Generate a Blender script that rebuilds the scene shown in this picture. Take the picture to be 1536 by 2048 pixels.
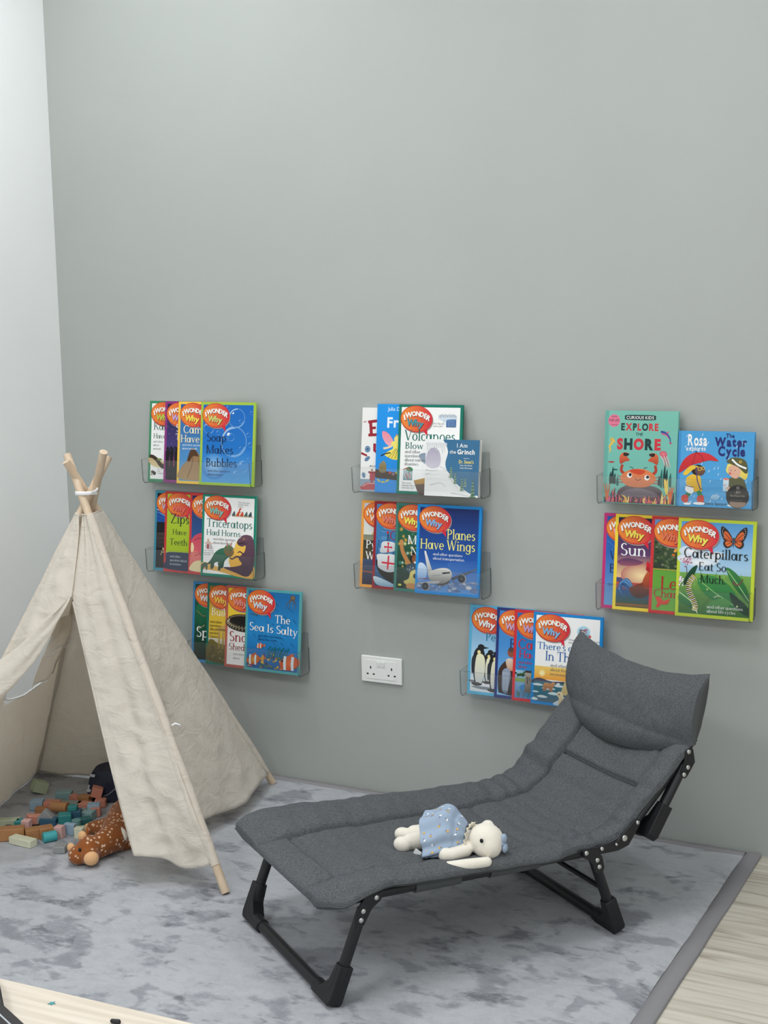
import bpy, bmesh, math, random
from mathutils import Vector, Matrix, noise
from mathutils.geometry import tessellate_polygon

for o in list(bpy.data.objects):
    bpy.data.objects.remove(o, do_unlink=True)
SC = bpy.context.scene
COL = SC.collection
PI = math.pi

# ------------------------------------------------------------------ camera
YAW, PITCH, ROLL = 0.48971, 0.13906, -0.018944
fw = Vector((-math.sin(YAW) * math.cos(PITCH), math.cos(YAW) * math.cos(PITCH), -math.sin(PITCH)))
rt = fw.cross(Vector((0, 0, 1))).normalized()
up = rt.cross(fw)
rt2 = rt * math.cos(ROLL) + up * math.sin(ROLL)
up2 = -rt * math.sin(ROLL) + up * math.cos(ROLL)
cam = bpy.data.cameras.new('camera')
cam_o = bpy.data.objects.new('camera', cam)
COL.objects.link(cam_o)
cam.sensor_fit = 'AUTO'
cam.sensor_width = 36.0
cam.lens = 2720.9 / 2048 * 36.0
cam.clip_start = 0.05
M = Matrix((rt2, up2, -fw)).transposed().to_4x4()
M.translation = Vector((0, -3.7504, 1.5237))
cam_o.matrix_world = M
SC.camera = cam_o

# ------------------------------------------------------------------ world, light, exposure
w = bpy.data.worlds.new('world')
SC.world = w
w.use_nodes = True
w.node_tree.nodes['Background'].inputs[0].default_value = (0.8, 0.9, 1.0, 1)
w.node_tree.nodes['Background'].inputs[1].default_value = 0.25
SC.view_settings.view_transform = 'Standard'
SC.view_settings.look = 'None'
SC.view_settings.gamma = 1.0
SC.view_settings.use_curve_mapping = False
SC.view_settings.exposure = 0.0
SC.cycles.transparent_max_bounces = 40


def area(name, loc, sx, sy, watts, col=(1, 1, 1), rot=(0, 0, 0)):
    l = bpy.data.lights.new(name, 'AREA')
    l.shape = 'RECTANGLE'
    l.size, l.size_y = sx, sy
    l.energy = watts
    l.color = col
    o = bpy.data.objects.new(name, l)
    o.location = loc
    o.rotation_euler = rot
    COL.objects.link(o)
    return o


# flush ceiling panels of the room (the light comes from above and from behind the camera)
COOL = (0.955, 0.985, 1.0)
area('ceiling_panel_lamp', (-1.6, -1.75, 3.16), 1.2, 0.6, 25, COOL)
area('ceiling_panel_lamp', (0.9, -1.75, 3.16), 1.2, 0.6, 14, COOL)
area('ceiling_panel_lamp', (-2.0, -4.2, 3.16), 1.2, 0.6, 45, COOL)
area('ceiling_panel_lamp', (0.6, -4.2, 3.16), 1.2, 0.6, 29, COOL)
# recessed downlights close to the grey wall
area('downlight_lamp', (-2.62, -0.80, 3.17), 0.16, 0.16, 13, COOL)
area('downlight_lamp', (-0.92, -0.80, 3.17), 0.16, 0.16, 5.6, COOL)
# unseen cool fill added on the right behind the camera; no window built
area('cool_side_fill', (2.9, -4.2, 1.7), 1.6, 1.6, 14, (0.88, 0.94, 1.0), (0, math.radians(90), 0))


# ------------------------------------------------------------------ helpers
def lin(c):
    c = c / 255.0
    return c / 12.92 if c <= 0.04045 else ((c + 0.055) / 1.055) ** 2.4


def rgb(r, g, b):
    return (lin(r), lin(g), lin(b), 1.0)


MATS = {}


def mat(name, col, rough=0.6, metal=0.0, bump=None, mix=None, sheen=0.0, spec=0.5, coat=0.0):
    """bump=(scale, strength, dist); mix=(col2, scale, detail, lo, hi, stretch)"""
    if name in MATS:
        return MATS[name]
    m = bpy.data.materials.new(name)
    m.use_nodes = True
    nt = m.node_tree
    b = nt.nodes['Principled BSDF']
    b.inputs['Base Color'].default_value = col
    b.inputs['Roughness'].default_value = rough
    b.inputs['Metallic'].default_value = metal
    b.inputs['Specular IOR Level'].default_value = spec
    b.inputs['Sheen Weight'].default_value = sheen
    b.inputs['Coat Weight'].default_value = coat
    tc = nt.nodes.new('ShaderNodeTexCoord')
    if mix:
        c2, sc, det, lo, hi, st = mix
        mp = nt.nodes.new('ShaderNodeMapping')
        mp.inputs['Scale'].default_value = st
        nt.links.new(tc.outputs['Object'], mp.inputs['Vector'])
        n = nt.nodes.new('ShaderNodeTexNoise')
        n.inputs['Scale'].default_value = sc
        n.inputs['Detail'].default_value = det
        nt.links.new(mp.outputs[0], n.inputs['Vector'])
        r = nt.nodes.new('ShaderNodeValToRGB')
        r.color_ramp.elements[0].position = lo
        r.color_ramp.elements[1].position = hi
        r.color_ramp.elements[0].color = col
        r.color_ramp.elements[1].color = c2
        nt.links.new(n.outputs['Fac'], r.inputs[0])
        nt.links.new(r.outputs[0], b.inputs['Base Color'])
    if bump:
        n2 = nt.nodes.new('ShaderNodeTexNoise')
        n2.inputs['Scale'].default_value = bump[0]
        n2.inputs['Detail'].default_value = 4
        nt.links.new(tc.outputs['Object'], n2.inputs['Vector'])
        bp = nt.nodes.new('ShaderNodeBump')
        bp.inputs['Strength'].default_value = bump[1]
        bp.inputs['Distance'].default_value = bump[2]
        nt.links.new(n2.outputs['Fac'], bp.inputs['Height'])
        nt.links.new(bp.outputs[0], b.inputs['Normal'])
    MATS[name] = m
    return m


class MB:
    """collects faces and builds ONE mesh object"""

    def __init__(self):
        self.v, self.f, self.mi, self.cols = [], [], [], None

    def add(self, vs, fs, mi=0):
        b = len(self.v)
        self.v += [tuple(p) for p in vs]
        for f in fs:
            self.f.append(tuple(b + i for i in f))
            self.mi.append(mi)

    def box(self, c, s, mi=0, rot=None):
        x, y, z = s[0] / 2, s[1] / 2, s[2] / 2
        vs = [Vector((a * x, b * y, d * z)) for a in (-1, 1) for b in (-1, 1) for d in (-1, 1)]
        if rot is not None:
            vs = [rot @ v for v in vs]
        vs = [v + Vector(c) for v in vs]
        self.add(vs, [(0, 1, 3, 2), (4, 6, 7, 5), (0, 4, 5, 1), (2, 3, 7, 6), (0, 2, 6, 4), (1, 5, 7, 3)], mi)

    def grid(self, fn, nu, nv, mi=0, skip=None):
        vs = [fn(i / nu, j / nv) for i in range(nu + 1) for j in range(nv + 1)]
        fs = []
        for i in range(nu):
            for j in range(nv):
                if skip and skip((i + .5) / nu, (j + .5) / nv):
                    continue
                a = i * (nv + 1) + j
                fs.append((a, a + nv + 1, a + nv + 2, a + 1))
        self.add(vs, fs, mi)

    def tube(self, path, r, n=12, mi=0, cap=True, flat=1.0, closed=False):
        path = [Vector(p) for p in path]
        rs = r if isinstance(r, (list, tuple)) else [r] * len(path)
        N = len(path)
        prev = None
        vs = []
        for i, p in enumerate(path):
            if closed:
                t = path[(i + 1) % N] - path[i - 1]
            else:
                t = path[min(i + 1, N - 1)] - path[max(i - 1, 0)]
            t.normalize()
            if prev is None:
                a = Vector((0, 0, 1)) if abs(t.z) < 0.9 else Vector((1, 0, 0))
                prev = t.cross(a).normalized()
            else:
                prev = (prev - t * prev.dot(t)).normalized()
            q = t.cross(prev)
            for k in range(n):
                an = 2 * PI * k / n
                vs.append(p + prev * math.cos(an) * rs[i] + q * math.sin(an) * rs[i] * flat)
        fs = []
        for i in range(N if closed else N - 1):
            for k in range(n):
                a = i * n + k
                b = i * n + (k + 1) % n
                c = ((i + 1) % N) * n + (k + 1) % n
                d = ((i + 1) % N) * n + k
                fs.append((a, b, c, d))
        if cap and not closed:
            fs.append(tuple(range(n - 1, -1, -1)))
            fs.append(tuple((N - 1) * n + k for k in range(n)))
        self.add(vs, fs, mi)

    def ell(self, c, r, rot=None, nu=20, nv=12, mi=0):
        vs, fs = [], []
        for j in range(nv + 1):
            th = PI * j / nv
            for i in range(nu):
                ph = 2 * PI * i / nu
                p = Vector((r[0] * math.sin(th) * math.cos(ph), r[1] * math.sin(th) * math.sin(ph), r[2] * math.cos(th)))
                if rot is not None:
                    p = rot @ p
                vs.append(p + Vector(c))
        for j in range(nv):
            for i in range(nu):
                a = j * nu + i
                b = j * nu + (i + 1) % nu
                fs.append((a, a + nu, b + nu, b))
        self.add(vs, fs, mi)

    def prism(self, poly, y0, y1, mi=0):
        """poly in (x,z), extruded along y"""
        n = len(poly)
        vs = [(p[0], y0, p[1]) for p in poly] + [(p[0], y1, p[1]) for p in poly]
        fs = [tuple(range(n)), tuple(range(2 * n - 1, n - 1, -1))]
        fs += [(i, i + n, (i + 1) % n + n, (i + 1) % n) for i in range(n)]
        self.add(vs, fs, mi)

    def build(self, name, mats, parent=None, smooth=False, bevel=0.0, seg=2, merge=False, thick=0.0, sub=0, auto=None):
        me = bpy.data.meshes.new(name)
        me.from_pydata(self.v, [], self.f)
        if not isinstance(mats, (list, tuple)):
            mats = [mats]
        for m in mats:
            me.materials.append(m)
        me.polygons.foreach_set('material_index', self.mi)
        bm = bmesh.new()
        bm.from_mesh(me)
        if merge:
            bmesh.ops.remove_doubles(bm, verts=bm.verts, dist=1e-5)
        bmesh.ops.recalc_face_normals(bm, faces=bm.faces)
        bm.to_mesh(me)
        bm.free()
        if smooth:
            me.shade_smooth()
            if auto is not None:
                me.set_sharp_from_angle(angle=math.radians(auto))
        o = bpy.data.objects.new(name, me)
        COL.objects.link(o)
        if parent is not None:
            o.parent = parent
        if thick:
            s = o.modifiers.new('thick', 'SOLIDIFY')
            s.thickness = thick
            s.offset = 0
        if bevel:
            b = o.modifiers.new('bevel', 'BEVEL')
            b.width = bevel
            b.segments = seg
            b.limit_method = 'ANGLE'
            b.angle_limit = math.radians(40)
            me.shade_smooth()
            me.set_sharp_from_angle(angle=math.radians(50))
        if sub:
            s = o.modifiers.new('sub', 'SUBSURF')
            s.levels = s.render_levels = sub
        return o


def tag(o, label=None, cat=None, group=None, kind=None):
    if label:
        o['label'] = label
    if cat:
        o['category'] = cat
    if group:
        o['group'] = group
    if kind:
        o['kind'] = kind
    return o


def empty(name, loc, label, cat, group=None, rot=(0, 0, 0)):
    o = bpy.data.objects.new(name, None)
    o.empty_display_size = 0.05
    o.location = loc
    o.rotation_euler = rot
    COL.objects.link(o)
    return tag(o, label, cat, group)


def realize(o):
    """apply the modifiers of o"""
    dg = bpy.context.evaluated_depsgraph_get()
    me = bpy.data.meshes.new_from_object(o.evaluated_get(dg))
    old = o.data
    o.modifiers.clear()
    o.data = me
    bpy.data.meshes.remove(old)
    me.name = o.name
    return o


def plush(name, mb, material, parent, voxel=0.0035, smooth_it=4):
    """overlapping soft volumes fused into one continuous skin"""
    o = mb.build(name, material, parent)
    r = o.modifiers.new('re', 'REMESH')
    r.mode = 'VOXEL'
    r.voxel_size = voxel
    s = o.modifiers.new('sm', 'SMOOTH')
    s.iterations = smooth_it
    s.factor = 0.6
    realize(o)
    o.data.materials.clear()
    o.data.materials.append(material)
    o.data.shade_smooth()
    return o


def capsule(mb, pts, rs, n=14):
    """chain of spheres and tapered tubes"""
    P = [Vector(p) for p in pts]
    path, rad = [], []
    for i in range(len(P) - 1):
        for k in range(6):
            f = k / 6
            path.append(P[i].lerp(P[i + 1], f))
            rad.append(rs[i] + (rs[i + 1] - rs[i]) * f)
    path.append(P[-1])
    rad.append(rs[-1])
    mb.tube(path, rad, n=n)
    for p, r in zip(P, rs):
        mb.ell(p, (r, r, r))


def catmull(pts, n=10):
    P = [Vector(p) for p in pts]
    P = [P[0] * 2 - P[1]] + P + [P[-1] * 2 - P[-2]]
    out = []
    for i in range(1, len(P) - 2):
        for k in range(n):
            t = k / n
            a, b, c, d = P[i - 1], P[i], P[i + 1], P[i + 2]
            out.append(0.5 * ((2 * b) + (c - a) * t + (2 * a - 5 * b + 4 * c - d) * t * t + (3 * b - a - 3 * c + d) * t ** 3))
    out.append(P[-2])
    return out


# ------------------------------------------------------------------ room shell
def wall_mat(name, c, bumpd=0.0006):
    return mat(name, c, rough=0.62, bump=(90, 0.25, bumpd), mix=(tuple(x * 0.965 for x in c[:3]) + (1,), 1.3, 3, 0.4, 0.6, (1, 1, 1)), spec=0.35)


GREY_WALL = wall_mat('grey_wall_paint', rgb(175, 179, 176))
WHITE_WALL = wall_mat('white_wall_paint', rgb(240, 242, 242), 0.001)
CEIL = mat('ceiling_paint', rgb(240, 240, 238), 0.8)


def struct(name, mb, m, **k):
    o = mb.build(name, m, **k)
    o['kind'] = 'structure'
    return o


XL, XR, YB, YF, ZC = -3.2845, 3.0, 0.0, -6.5, 3.2
b = MB(); b.box(((XL + XR) / 2, 0.05, ZC / 2), (XR - XL + 0.2, 0.1, ZC)); struct('wall_back', b, GREY_WALL)
b = MB(); b.box((XL - 0.05, (YF + YB) / 2, ZC / 2), (0.1, YB - YF, ZC)); struct('wall_left', b, WHITE_WALL)
b = MB(); b.box((XR + 0.05, (YF + YB) / 2, ZC / 2), (0.1, YB - YF, ZC)); struct('wall_right', b, WHITE_WALL)
b = MB(); b.box(((XL + XR) / 2, YF - 0.05, ZC / 2), (XR - XL + 0.2, 0.1, ZC)); struct('wall_front', b, WHITE_WALL)
b = MB(); b.box(((XL + XR) / 2, (YF + YB) / 2, ZC + 0.05), (XR - XL + 0.2, YB - YF + 0.2, 0.1)); struct('ceiling', b, CEIL)


def wood_floor():
    m = bpy.data.materials.new('pale_oak_vinyl')
    m.use_nodes = True
    nt = m.node_tree
    L = nt.links.new
    bs = nt.nodes['Principled BSDF']
    tc = nt.nodes.new('ShaderNodeTexCoord')
    mp = nt.nodes.new('ShaderNodeMapping')
    mp.inputs['Scale'].default_value = (1.6, 22, 1)
    L(tc.outputs['Object'], mp.inputs['Vector'])
    n1 = nt.nodes.new('ShaderNodeTexNoise')
    n1.inputs['Scale'].default_value = 1.3
    n1.inputs['Detail'].default_value = 7
    n1.inputs['Distortion'].default_value = 1.1
    L(mp.outputs[0], n1.inputs['Vector'])
    r = nt.nodes.new('ShaderNodeValToRGB')
    e = r.color_ramp.elements
    e[0].position, e[0].color = 0.33, rgb(170, 160, 145)
    e[1].position, e[1].color = 0.62, rgb(217, 210, 198)
    x = r.color_ramp.elements.new(0.47)
    x.color = rgb(204, 196, 182)
    L(n1.outputs['Fac'], r.inputs[0])
    br = nt.nodes.new('ShaderNodeTexBrick')
    br.inputs['Scale'].default_value = 1.0
    br.inputs['Brick Width'].default_value = 1.2
    br.inputs['Row Height'].default_value = 0.19
    br.inputs['Mortar Size'].default_value = 0.0012
    br.inputs['Color1'].default_value = (1, 1, 1, 1)
    br.inputs['Color2'].default_value = (0.93, 0.93, 0.93, 1)
    br.inputs['Mortar'].default_value = (0.72, 0.7, 0.66, 1)
    L(tc.outputs['Object'], br.inputs['Vector'])
    mx = nt.nodes.new('ShaderNodeMix')
    mx.data_type = 'RGBA'
    mx.blend_type = 'MULTIPLY'
    mx.inputs['Factor'].default_value = 1
    L(r.outputs[0], mx.inputs['A'])
    L(br.outputs['Color'], mx.inputs['B'])
    L(mx.outputs['Result'], bs.inputs['Base Color'])
    bs.inputs['Roughness'].default_value = 0.45
    bp = nt.nodes.new('ShaderNodeBump')
    bp.inputs['Strength'].default_value = 0.15
    bp.inputs['Distance'].default_value = 0.001
    L(n1.outputs['Fac'], bp.inputs['Height'])
    L(bp.outputs[0], bs.inputs['Normal'])
    return m


b = MB(); b.box(((XL + XR) / 2, (YF + YB) / 2, -0.05), (XR - XL + 0.2, YB - YF + 0.2, 0.1)); struct('floor', b, wood_floor())


# ------------------------------------------------------------------ rug
def rug_mat():
    m = bpy.data.materials.new('brushed_grey_plush')
    m.use_nodes = True
    nt = m.node_tree
    L = nt.links.new
    bs = nt.nodes['Principled BSDF']
    tc = nt.nodes.new('ShaderNodeTexCoord')

    def nz(scale, det, dist, st=(1, 1, 1), rz=0.0, rough=0.55):
        mp = nt.nodes.new('ShaderNodeMapping')
        mp.inputs['Scale'].default_value = st
        mp.inputs['Rotation'].default_value = (0, 0, rz)
        L(tc.outputs['Object'], mp.inputs['Vector'])
        n = nt.nodes.new('ShaderNodeTexNoise')
        n.inputs['Scale'].default_value = scale
        n.inputs['Detail'].default_value = det
        n.inputs['Distortion'].default_value = dist
        n.inputs['Roughness'].default_value = rough
        L(mp.outputs[0], n.inputs['Vector'])
        return n

    def ramp(n, a, bb):
        r = nt.nodes.new('ShaderNodeValToRGB')
        r.color_ramp.elements[0].position = a
        r.color_ramp.elements[1].position = bb
        L(n.outputs['Fac'], r.inputs[0])
        return r

    def math_(op, a, bsock):
        n = nt.nodes.new('ShaderNodeMath')
        n.operation = op
        L(a, n.inputs[0])
        if isinstance(bsock, float):
            n.inputs[1].default_value = bsock
        else:
            L(bsock, n.inputs[1])
        return n.outputs[0]

    def ramp2(sock, a, bb):
        r = nt.nodes.new('ShaderNodeMapRange')
        r.interpolation_type = 'SMOOTHSTEP'
        r.inputs['From Min'].default_value = a
        r.inputs['From Max'].default_value = bb
        L(sock, r.inputs['Value'])
        return r.outputs['Result']

    frz = nz(70, 3, 0.5, (0.8, 1.3, 1), 0.4)
    frm = nz(28, 3, 0.6, (0.8, 1.4, 1), -0.3)
    fz = math_('ADD', math_('MULTIPLY', frz.outputs['Fac'], 0.14), math_('MULTIPLY', frm.outputs['Fac'], 0.16))
    big = ramp2(math_('ADD', nz(5.6, 2, 0.5, (1.0, 1.3, 1), 0.35).outputs['Fac'], fz), 0.67, 0.80)
    mid = ramp2(math_('ADD', nz(11.5, 2, 0.6, (0.9, 1.35, 1), -0.4).outputs['Fac'], fz), 0.70, 0.84)
    soft = ramp2(nz(2.4, 2, 0.3).outputs['Fac'], 0.35, 0.65)
    fine = ramp2(nz(190, 3, 0.2).outputs['Fac'], 0.3, 0.7)
    f = math_('ADD', math_('MULTIPLY', big, 0.46), math_('MULTIPLY', mid, 0.40))
    f = math_('ADD', f, math_('MULTIPLY', ramp2(frm.outputs['Fac'], 0.35, 0.7), 0.14))
    f = math_('ADD', f, math_('MULTIPLY', soft, 0.12))
    f = math_('ADD', f, math_('MULTIPLY', fine, 0.10))
    r = nt.nodes.new('ShaderNodeValToRGB')
    e = r.color_ramp.elements
    e[0].position, e[0].color = 0.05, rgb(181, 183, 188)
    e[1].position, e[1].color = 0.95, rgb(116, 118, 124)
    x = e.new(0.45)
    x.color = rgb(154, 156, 163)
    L(f, r.inputs[0])
    L(r.outputs[0], bs.inputs['Base Color'])
    bs.inputs['Roughness'].default_value = 0.95
    bs.inputs['Specular IOR Level'].default_value = 0.15
    bs.inputs['Sheen Weight'].default_value = 0.15
    bp = nt.nodes.new('ShaderNodeBump')
    bp.inputs['Strength'].default_value = 0.5
    bp.inputs['Distance'].default_value = 0.002
    L(f, bp.inputs['Height'])
    L(bp.outputs[0], bs.inputs['Normal'])
    return m


RX0, RX1, RY0, RY1 = -3.275, -0.803, -2.9, -0.008
rug = empty('rug', ((RX0 + RX1) / 2, (RY0 + RY1) / 2, 0), 'large brushed grey plush rug with a plain dark grey border', 'rug')
rx, ry = (RX1 - RX0) / 2, (RY1 - RY0) / 2
BW = 0.046


def rug_field(u, v):
    x = -rx + (2 * rx - BW) * u
    y = -ry + (2 * ry - 0.026) * v
    e = min((1 - u) * 2 * rx, (1 - v) * 2 * ry)
    z = 0.012 + 0.0016 * noise.noise(Vector((x * 7, y * 7, 3))) - 0.006 * math.exp(-e / 0.006)
    wob = 0.0025 * noise.noise(Vector((y * 9, 1.7, 0))) if u > 0.99 else 0
    return Vector((x + wob, y, z))


b = MB(); b.grid(rug_field, 120, 130); b.build('plush_field', rug_mat(), rug, smooth=True)
BORD = mat('grey_binding_tape', rgb(140, 138, 142), 0.75, bump=(600, 0.2, 0.0004))
b = MB()
prof = [(0.0, 0.001), (0.001, 0.0065), (BW * .5, 0.0085), (BW - .003, 0.0085), (BW - .0005, 0.0055), (BW, 0.0)]


def border_right(u, v):
    i = min(int(v * 5 + 1e-6), 5)
    y = -ry + 2 * ry * u
    wob = 0.0022 * noise.noise(Vector((y * 5, 4.2, 0)))
    return Vector((rx - BW + prof[i][0] + wob, y, prof[i][1]))


def border_back(u, v):
    i = min(int(v * 5 + 1e-6), 5)
    x = -rx + (2 * rx - BW * 0.97) * u
    k = 0.026 / BW
    return Vector((x, ry - 0.026 + prof[i][0] * k, prof[i][1] + 0.0008))


b.grid(border_right, 120, 5)
b.grid(border_back, 80, 5)
bo = b.build('border', BORD, rug, smooth=True)
bo['label'] = 'plain grey binding tape border'
# ------------------------------------------------------------------ folding lounger
def heather():
    m = bpy.data.materials.new('heather_grey_cloth')
    m.use_nodes = True
    nt = m.node_tree
    L = nt.links.new
    bs = nt.nodes['Principled BSDF']
    tc = nt.nodes.new('ShaderNodeTexCoord')
    outs = []
    for st, sc in (((100, 1150, 700), 1.0), ((900, 180, 600), 1.0)):
        mp = nt.nodes.new('ShaderNodeMapping')
        mp.inputs['Scale'].default_value = st
        L(tc.outputs['Object'], mp.inputs['Vector'])
        n = nt.nodes.new('ShaderNodeTexNoise')
        n.inputs['Scale'].default_value = sc
        n.inputs['Detail'].default_value = 3
        L(mp.outputs[0], n.inputs['Vector'])
        outs.append(n)
    ad = nt.nodes.new('ShaderNodeMath')
    ad.operation = 'ADD'
    L(outs[0].outputs['Fac'], ad.inputs[0])
    L(outs[1].outputs['Fac'], ad.inputs[1])
    r = nt.nodes.new('ShaderNodeValToRGB')
    hv = nt.nodes.new('ShaderNodeMath')
    hv.operation = 'MULTIPLY'
    hv.inputs[1].default_value = 0.5
    L(ad.outputs[0], hv.inputs[0])
    e = r.color_ramp.elements
    e[0].position, e[0].color = 0.34, rgb(54, 56, 59)
    e[1].position, e[1].color = 0.66, rgb(110, 113, 117)
    L(hv.outputs[0], r.inputs[0])
    L(r.outputs[0], bs.inputs['Base Color'])
    bs.inputs['Roughness'].default_value = 0.85
    bs.inputs['Specular IOR Level'].default_value = 0.25
    bp = nt.nodes.new('ShaderNodeBump')
    bp.inputs['Strength'].default_value = 0.25
    bp.inputs['Distance'].default_value = 0.0008
    L(hv.outputs[0], bp.inputs['Height'])
    L(bp.outputs[0], bs.inputs['Normal'])
    return m


HEATHER = heather()
LINING = mat('charcoal_lining', rgb(72, 75, 77), 0.6, bump=(300, 0.2, 0.0005))
THREAD = mat('seam_shadow_thread', rgb(40, 42, 44), 0.8)
BLACK = mat('black_powder_coat', rgb(17, 19, 25), 0.45)
BLACKP = mat('black_plastic', rgb(16, 18, 24), 0.55)
CHROME = mat('rivet_steel', rgb(205, 206, 205), 0.28, metal=1.0)

lounger = empty('folding_lounger', (-1.668, -1.1485, 0.0125), 'grey padded folding lounger with black metal legs on the rug', 'lounger',
                rot=(0, 0, math.atan2(.8146, .58)))
# local frame: x towards the head, y away from the camera (t = -y), z up
PROF = catmull([(-0.035, 0, 0.243), (-0.01, 0, 0.249), (0.06, 0, 0.262), (0.16, 0, 0.264), (0.35, 0, 0.252), (0.58, 0, 0.238), (0.72, 0, 0.237),
                (0.79, 0, 0.256), (0.85, 0, 0.310), (0.92, 0, 0.378), (0.985, 0, 0.440), (1.005, 0, 0.462)], 14)
ARC = [0.0]
for i in range(1, len(PROF)):
    ARC.append(ARC[-1] + (PROF[i] - PROF[i - 1]).length)
LT = ARC[-1]


def prof_at(l):
    l = max(0.0, min(LT, l))
    lo, hi = 0, len(ARC) - 1
    while hi - lo > 1:
        k = (lo + hi) // 2
        if ARC[k] <= l:
            lo = k
        else:
            hi = k
    f = (l - ARC[lo]) / (ARC[hi] - ARC[lo])
    p = PROF[lo].lerp(PROF[hi], f)
    d = (PROF[min(hi + 1, len(PROF) - 1)] - PROF[max(lo - 1, 0)]).normalized()
    return p, Vector((-d.z, 0, d.x))


L_FOOT, L_MID, L_BACK = 0.085, 0.62, 0.955


def g(x, s):
    return math.exp(-(x / s) ** 2)


def seam_far(l):
    f = min(1, max(0, (l - L_FOOT) / 0.6))
    return -(0.10 + 0.045 * f)


def puff(l, t):
    """height of the quilted cover above the middle plane, t in metres (near side positive)"""
    w = 0.275
    h = 0.010
    sf, sn = seam_far(l), 0.185
    inside = sf < t < sn
    if inside and l > L_FOOT:
        if l < L_MID:
            a, b_ = (l - L_FOOT), (L_MID - l)
        elif l < L_BACK:
            a, b_ = (l - L_MID), (L_BACK - l)
        else:
            a, b_ = (l - L_BACK), 0.08
        d = min(a, b_, t - sf, sn - t)
        h += 0.007 * (1 - math.exp(-d / 0.03)) - 0.009 * g((t - 0.02), 0.12)
    elif t <= sf:
        d = min(t - (-w), sf - t)
        h += 0.020 * (1 - math.exp(-max(d, 0) / 0.028))
    elif t >= sn:
        d = min(w - t, t - sn)
        h += 0.012 * (1 - math.exp(-max(d, 0) / 0.022))
    else:
        h += 0.008 * (1 - math.exp(-max(min(l, L_FOOT - l), 0) / 0.02))
    fade = 1.0 if L_FOOT - .02 < l else math.exp(-((L_FOOT - .02 - l) / .02) ** 2)
    h -= 0.014 * g(t - sf, 0.0045) * fade * (1 if l < 1.12 else 0.4)
    h -= 0.005 * g(t - sn, 0.006) * fade
    if sf < t < sn:
        h -= 0.005 * g(l - L_FOOT, 0.006) + 0.004 * g(l - L_MID, 0.007) + 0.013 * g(l - L_BACK, 0.005)
    # creases of the soft filling
    n = noise.noise(Vector((l * 14, t * 7, 2.0))) * 0.0035 + noise.noise(Vector((l * 34, t * 16, 7.0))) * 0.0016
    bol = 1.0 if (t < sf or t > sn) else 0.45
    bend = 0.6 + 1.6 * g(l - 0.86, 0.16)
    n += bol * bend * 0.0065 * noise.noise(Vector((l * 30, t * 3, 11.0)))
    n += 0.006 * noise.noise(Vector((l * 34 + t * 20, t * 30, 4.0))) * g(l - 0.74, 0.07) * g(t - 0.16, 0.09)
    # gather lines across the upper back
    if l > L_BACK:
        n += 0.0022 * math.sin(t * 120 + 2 * noise.noise(Vector((l * 9, t * 9, 0)))) * (l - L_BACK) / 0.2
    return h + n


def pad_edge(l, side):
    e = 0.272 + 0.006 * noise.noise(Vector((l * 9, side * 3.0, 5))) + 0.004 * noise.noise(Vector((l * 24, side, 9)))
    if l < 0.07:  # rounded foot corners
        e -= 0.035 * (1 - l / 0.07) ** 2
    if side > 0 and l < 0.22:
        e += 0.010 * g(l - 0.09, 0.05)
    if side > 0:  # drawn in where the brackets sit
        e -= 0.024 * (1 / (1 + math.exp(-(l - 0.66) / 0.02))) * (1 - 0.55 / (1 + math.exp(-(l - 0.95) / 0.03)))
    return e


def sag(l, t):
    """the cloth hangs between the rails and droops over them at the outer edge"""
    a = abs(t) / 0.26
    s = -0.016 * (1 - min(a, 1) ** 2)
    if l < 0.30:
        s *= l / 0.30
    if t > 0.22 and l < 0.16:
        s -= 0.012 * (t - 0.22) / 0.05 * (1 - l / 0.16)
    if t < -0.2 and l < 0.2:
        s += 0.020 * (-t - 0.2) / 0.07 * (1 - l / 0.2)
    return s


def pad_pt(l, t, h):
    p, n = prof_at(l)
    q = p + n * (h + sag(l, t))
    return Vector((q.x, -t, q.z))


NL, NT = 300, 190


def pad_top(u, v):
    l = u * LT
    k = v * 2 - 1
    side = 1 if k > 0 else -1
    e = pad_edge(l, side)
    a = abs(k)
    if a < 0.9:
        t = side * a / 0.9 * e
        h = puff(l, t)
        m = max(0, (a - 0.80) / 0.1)
        h = h * (1 - 0.45 * m * m)
    else:
        f = (a - 0.9) / 0.1
        t = side * (e + 0.004 * math.sin(f * PI / 2))
        h = puff(l, side * e) * 0.55 * (1 - f) - 0.004 * f
    if l < 0.007:
        h = h * math.sqrt(max(l, 0) / 0.007)
    return pad_pt(l, t, h)


def pad_low(u, v):
    l = u * LT
    k = v * 2 - 1
    side = 1 if k > 0 else -1
    e = pad_edge(l, side)
    a = abs(k)
    if a < 0.8:
        return pad_pt(l, side * a / 0.8 * (e - 0.008), -0.012 if l > 0.006 else -0.012 * l / 0.006)
    f = (a - 0.8) / 0.2
    drop = -0.011 * (1 - f) - 0.003
    return pad_pt(l, side * (e - 0.006 + 0.009 * f), drop if l > 0.006 else drop * l / 0.006)


b = MB(); b.grid(pad_top, NL, NT); o = b.build('quilted_pad', HEATHER, lounger, smooth=True)
b = MB(); b.grid(pad_low, 200, 40); o = b.build('pad_lining', LINING, lounger, smooth=True)
o['label'] = 'smooth charcoal lining of the pad'
# stitched seams in the cover grooves; the dark thread also paints groove shade
b = MB()
for fn in (lambda f: (L_FOOT + f * (L_BACK - L_FOOT), seam_far(L_FOOT + f * (L_BACK - L_FOOT))),
           lambda f: (L_BACK, seam_far(L_BACK) + f * (0.185 - seam_far(L_BACK)))):
    path = []
    for k in range(70):
        l, t = fn(k / 69)
        path.append(pad_pt(l, t, puff(l, t) + 0.0010))
    b.tube(path, 0.0019, n=6)
o = b.build('seam_stitching', THREAD, lounger, smooth=True)
o['label'] = 'stitched seams of the pad with groove shade painted dark'
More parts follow.
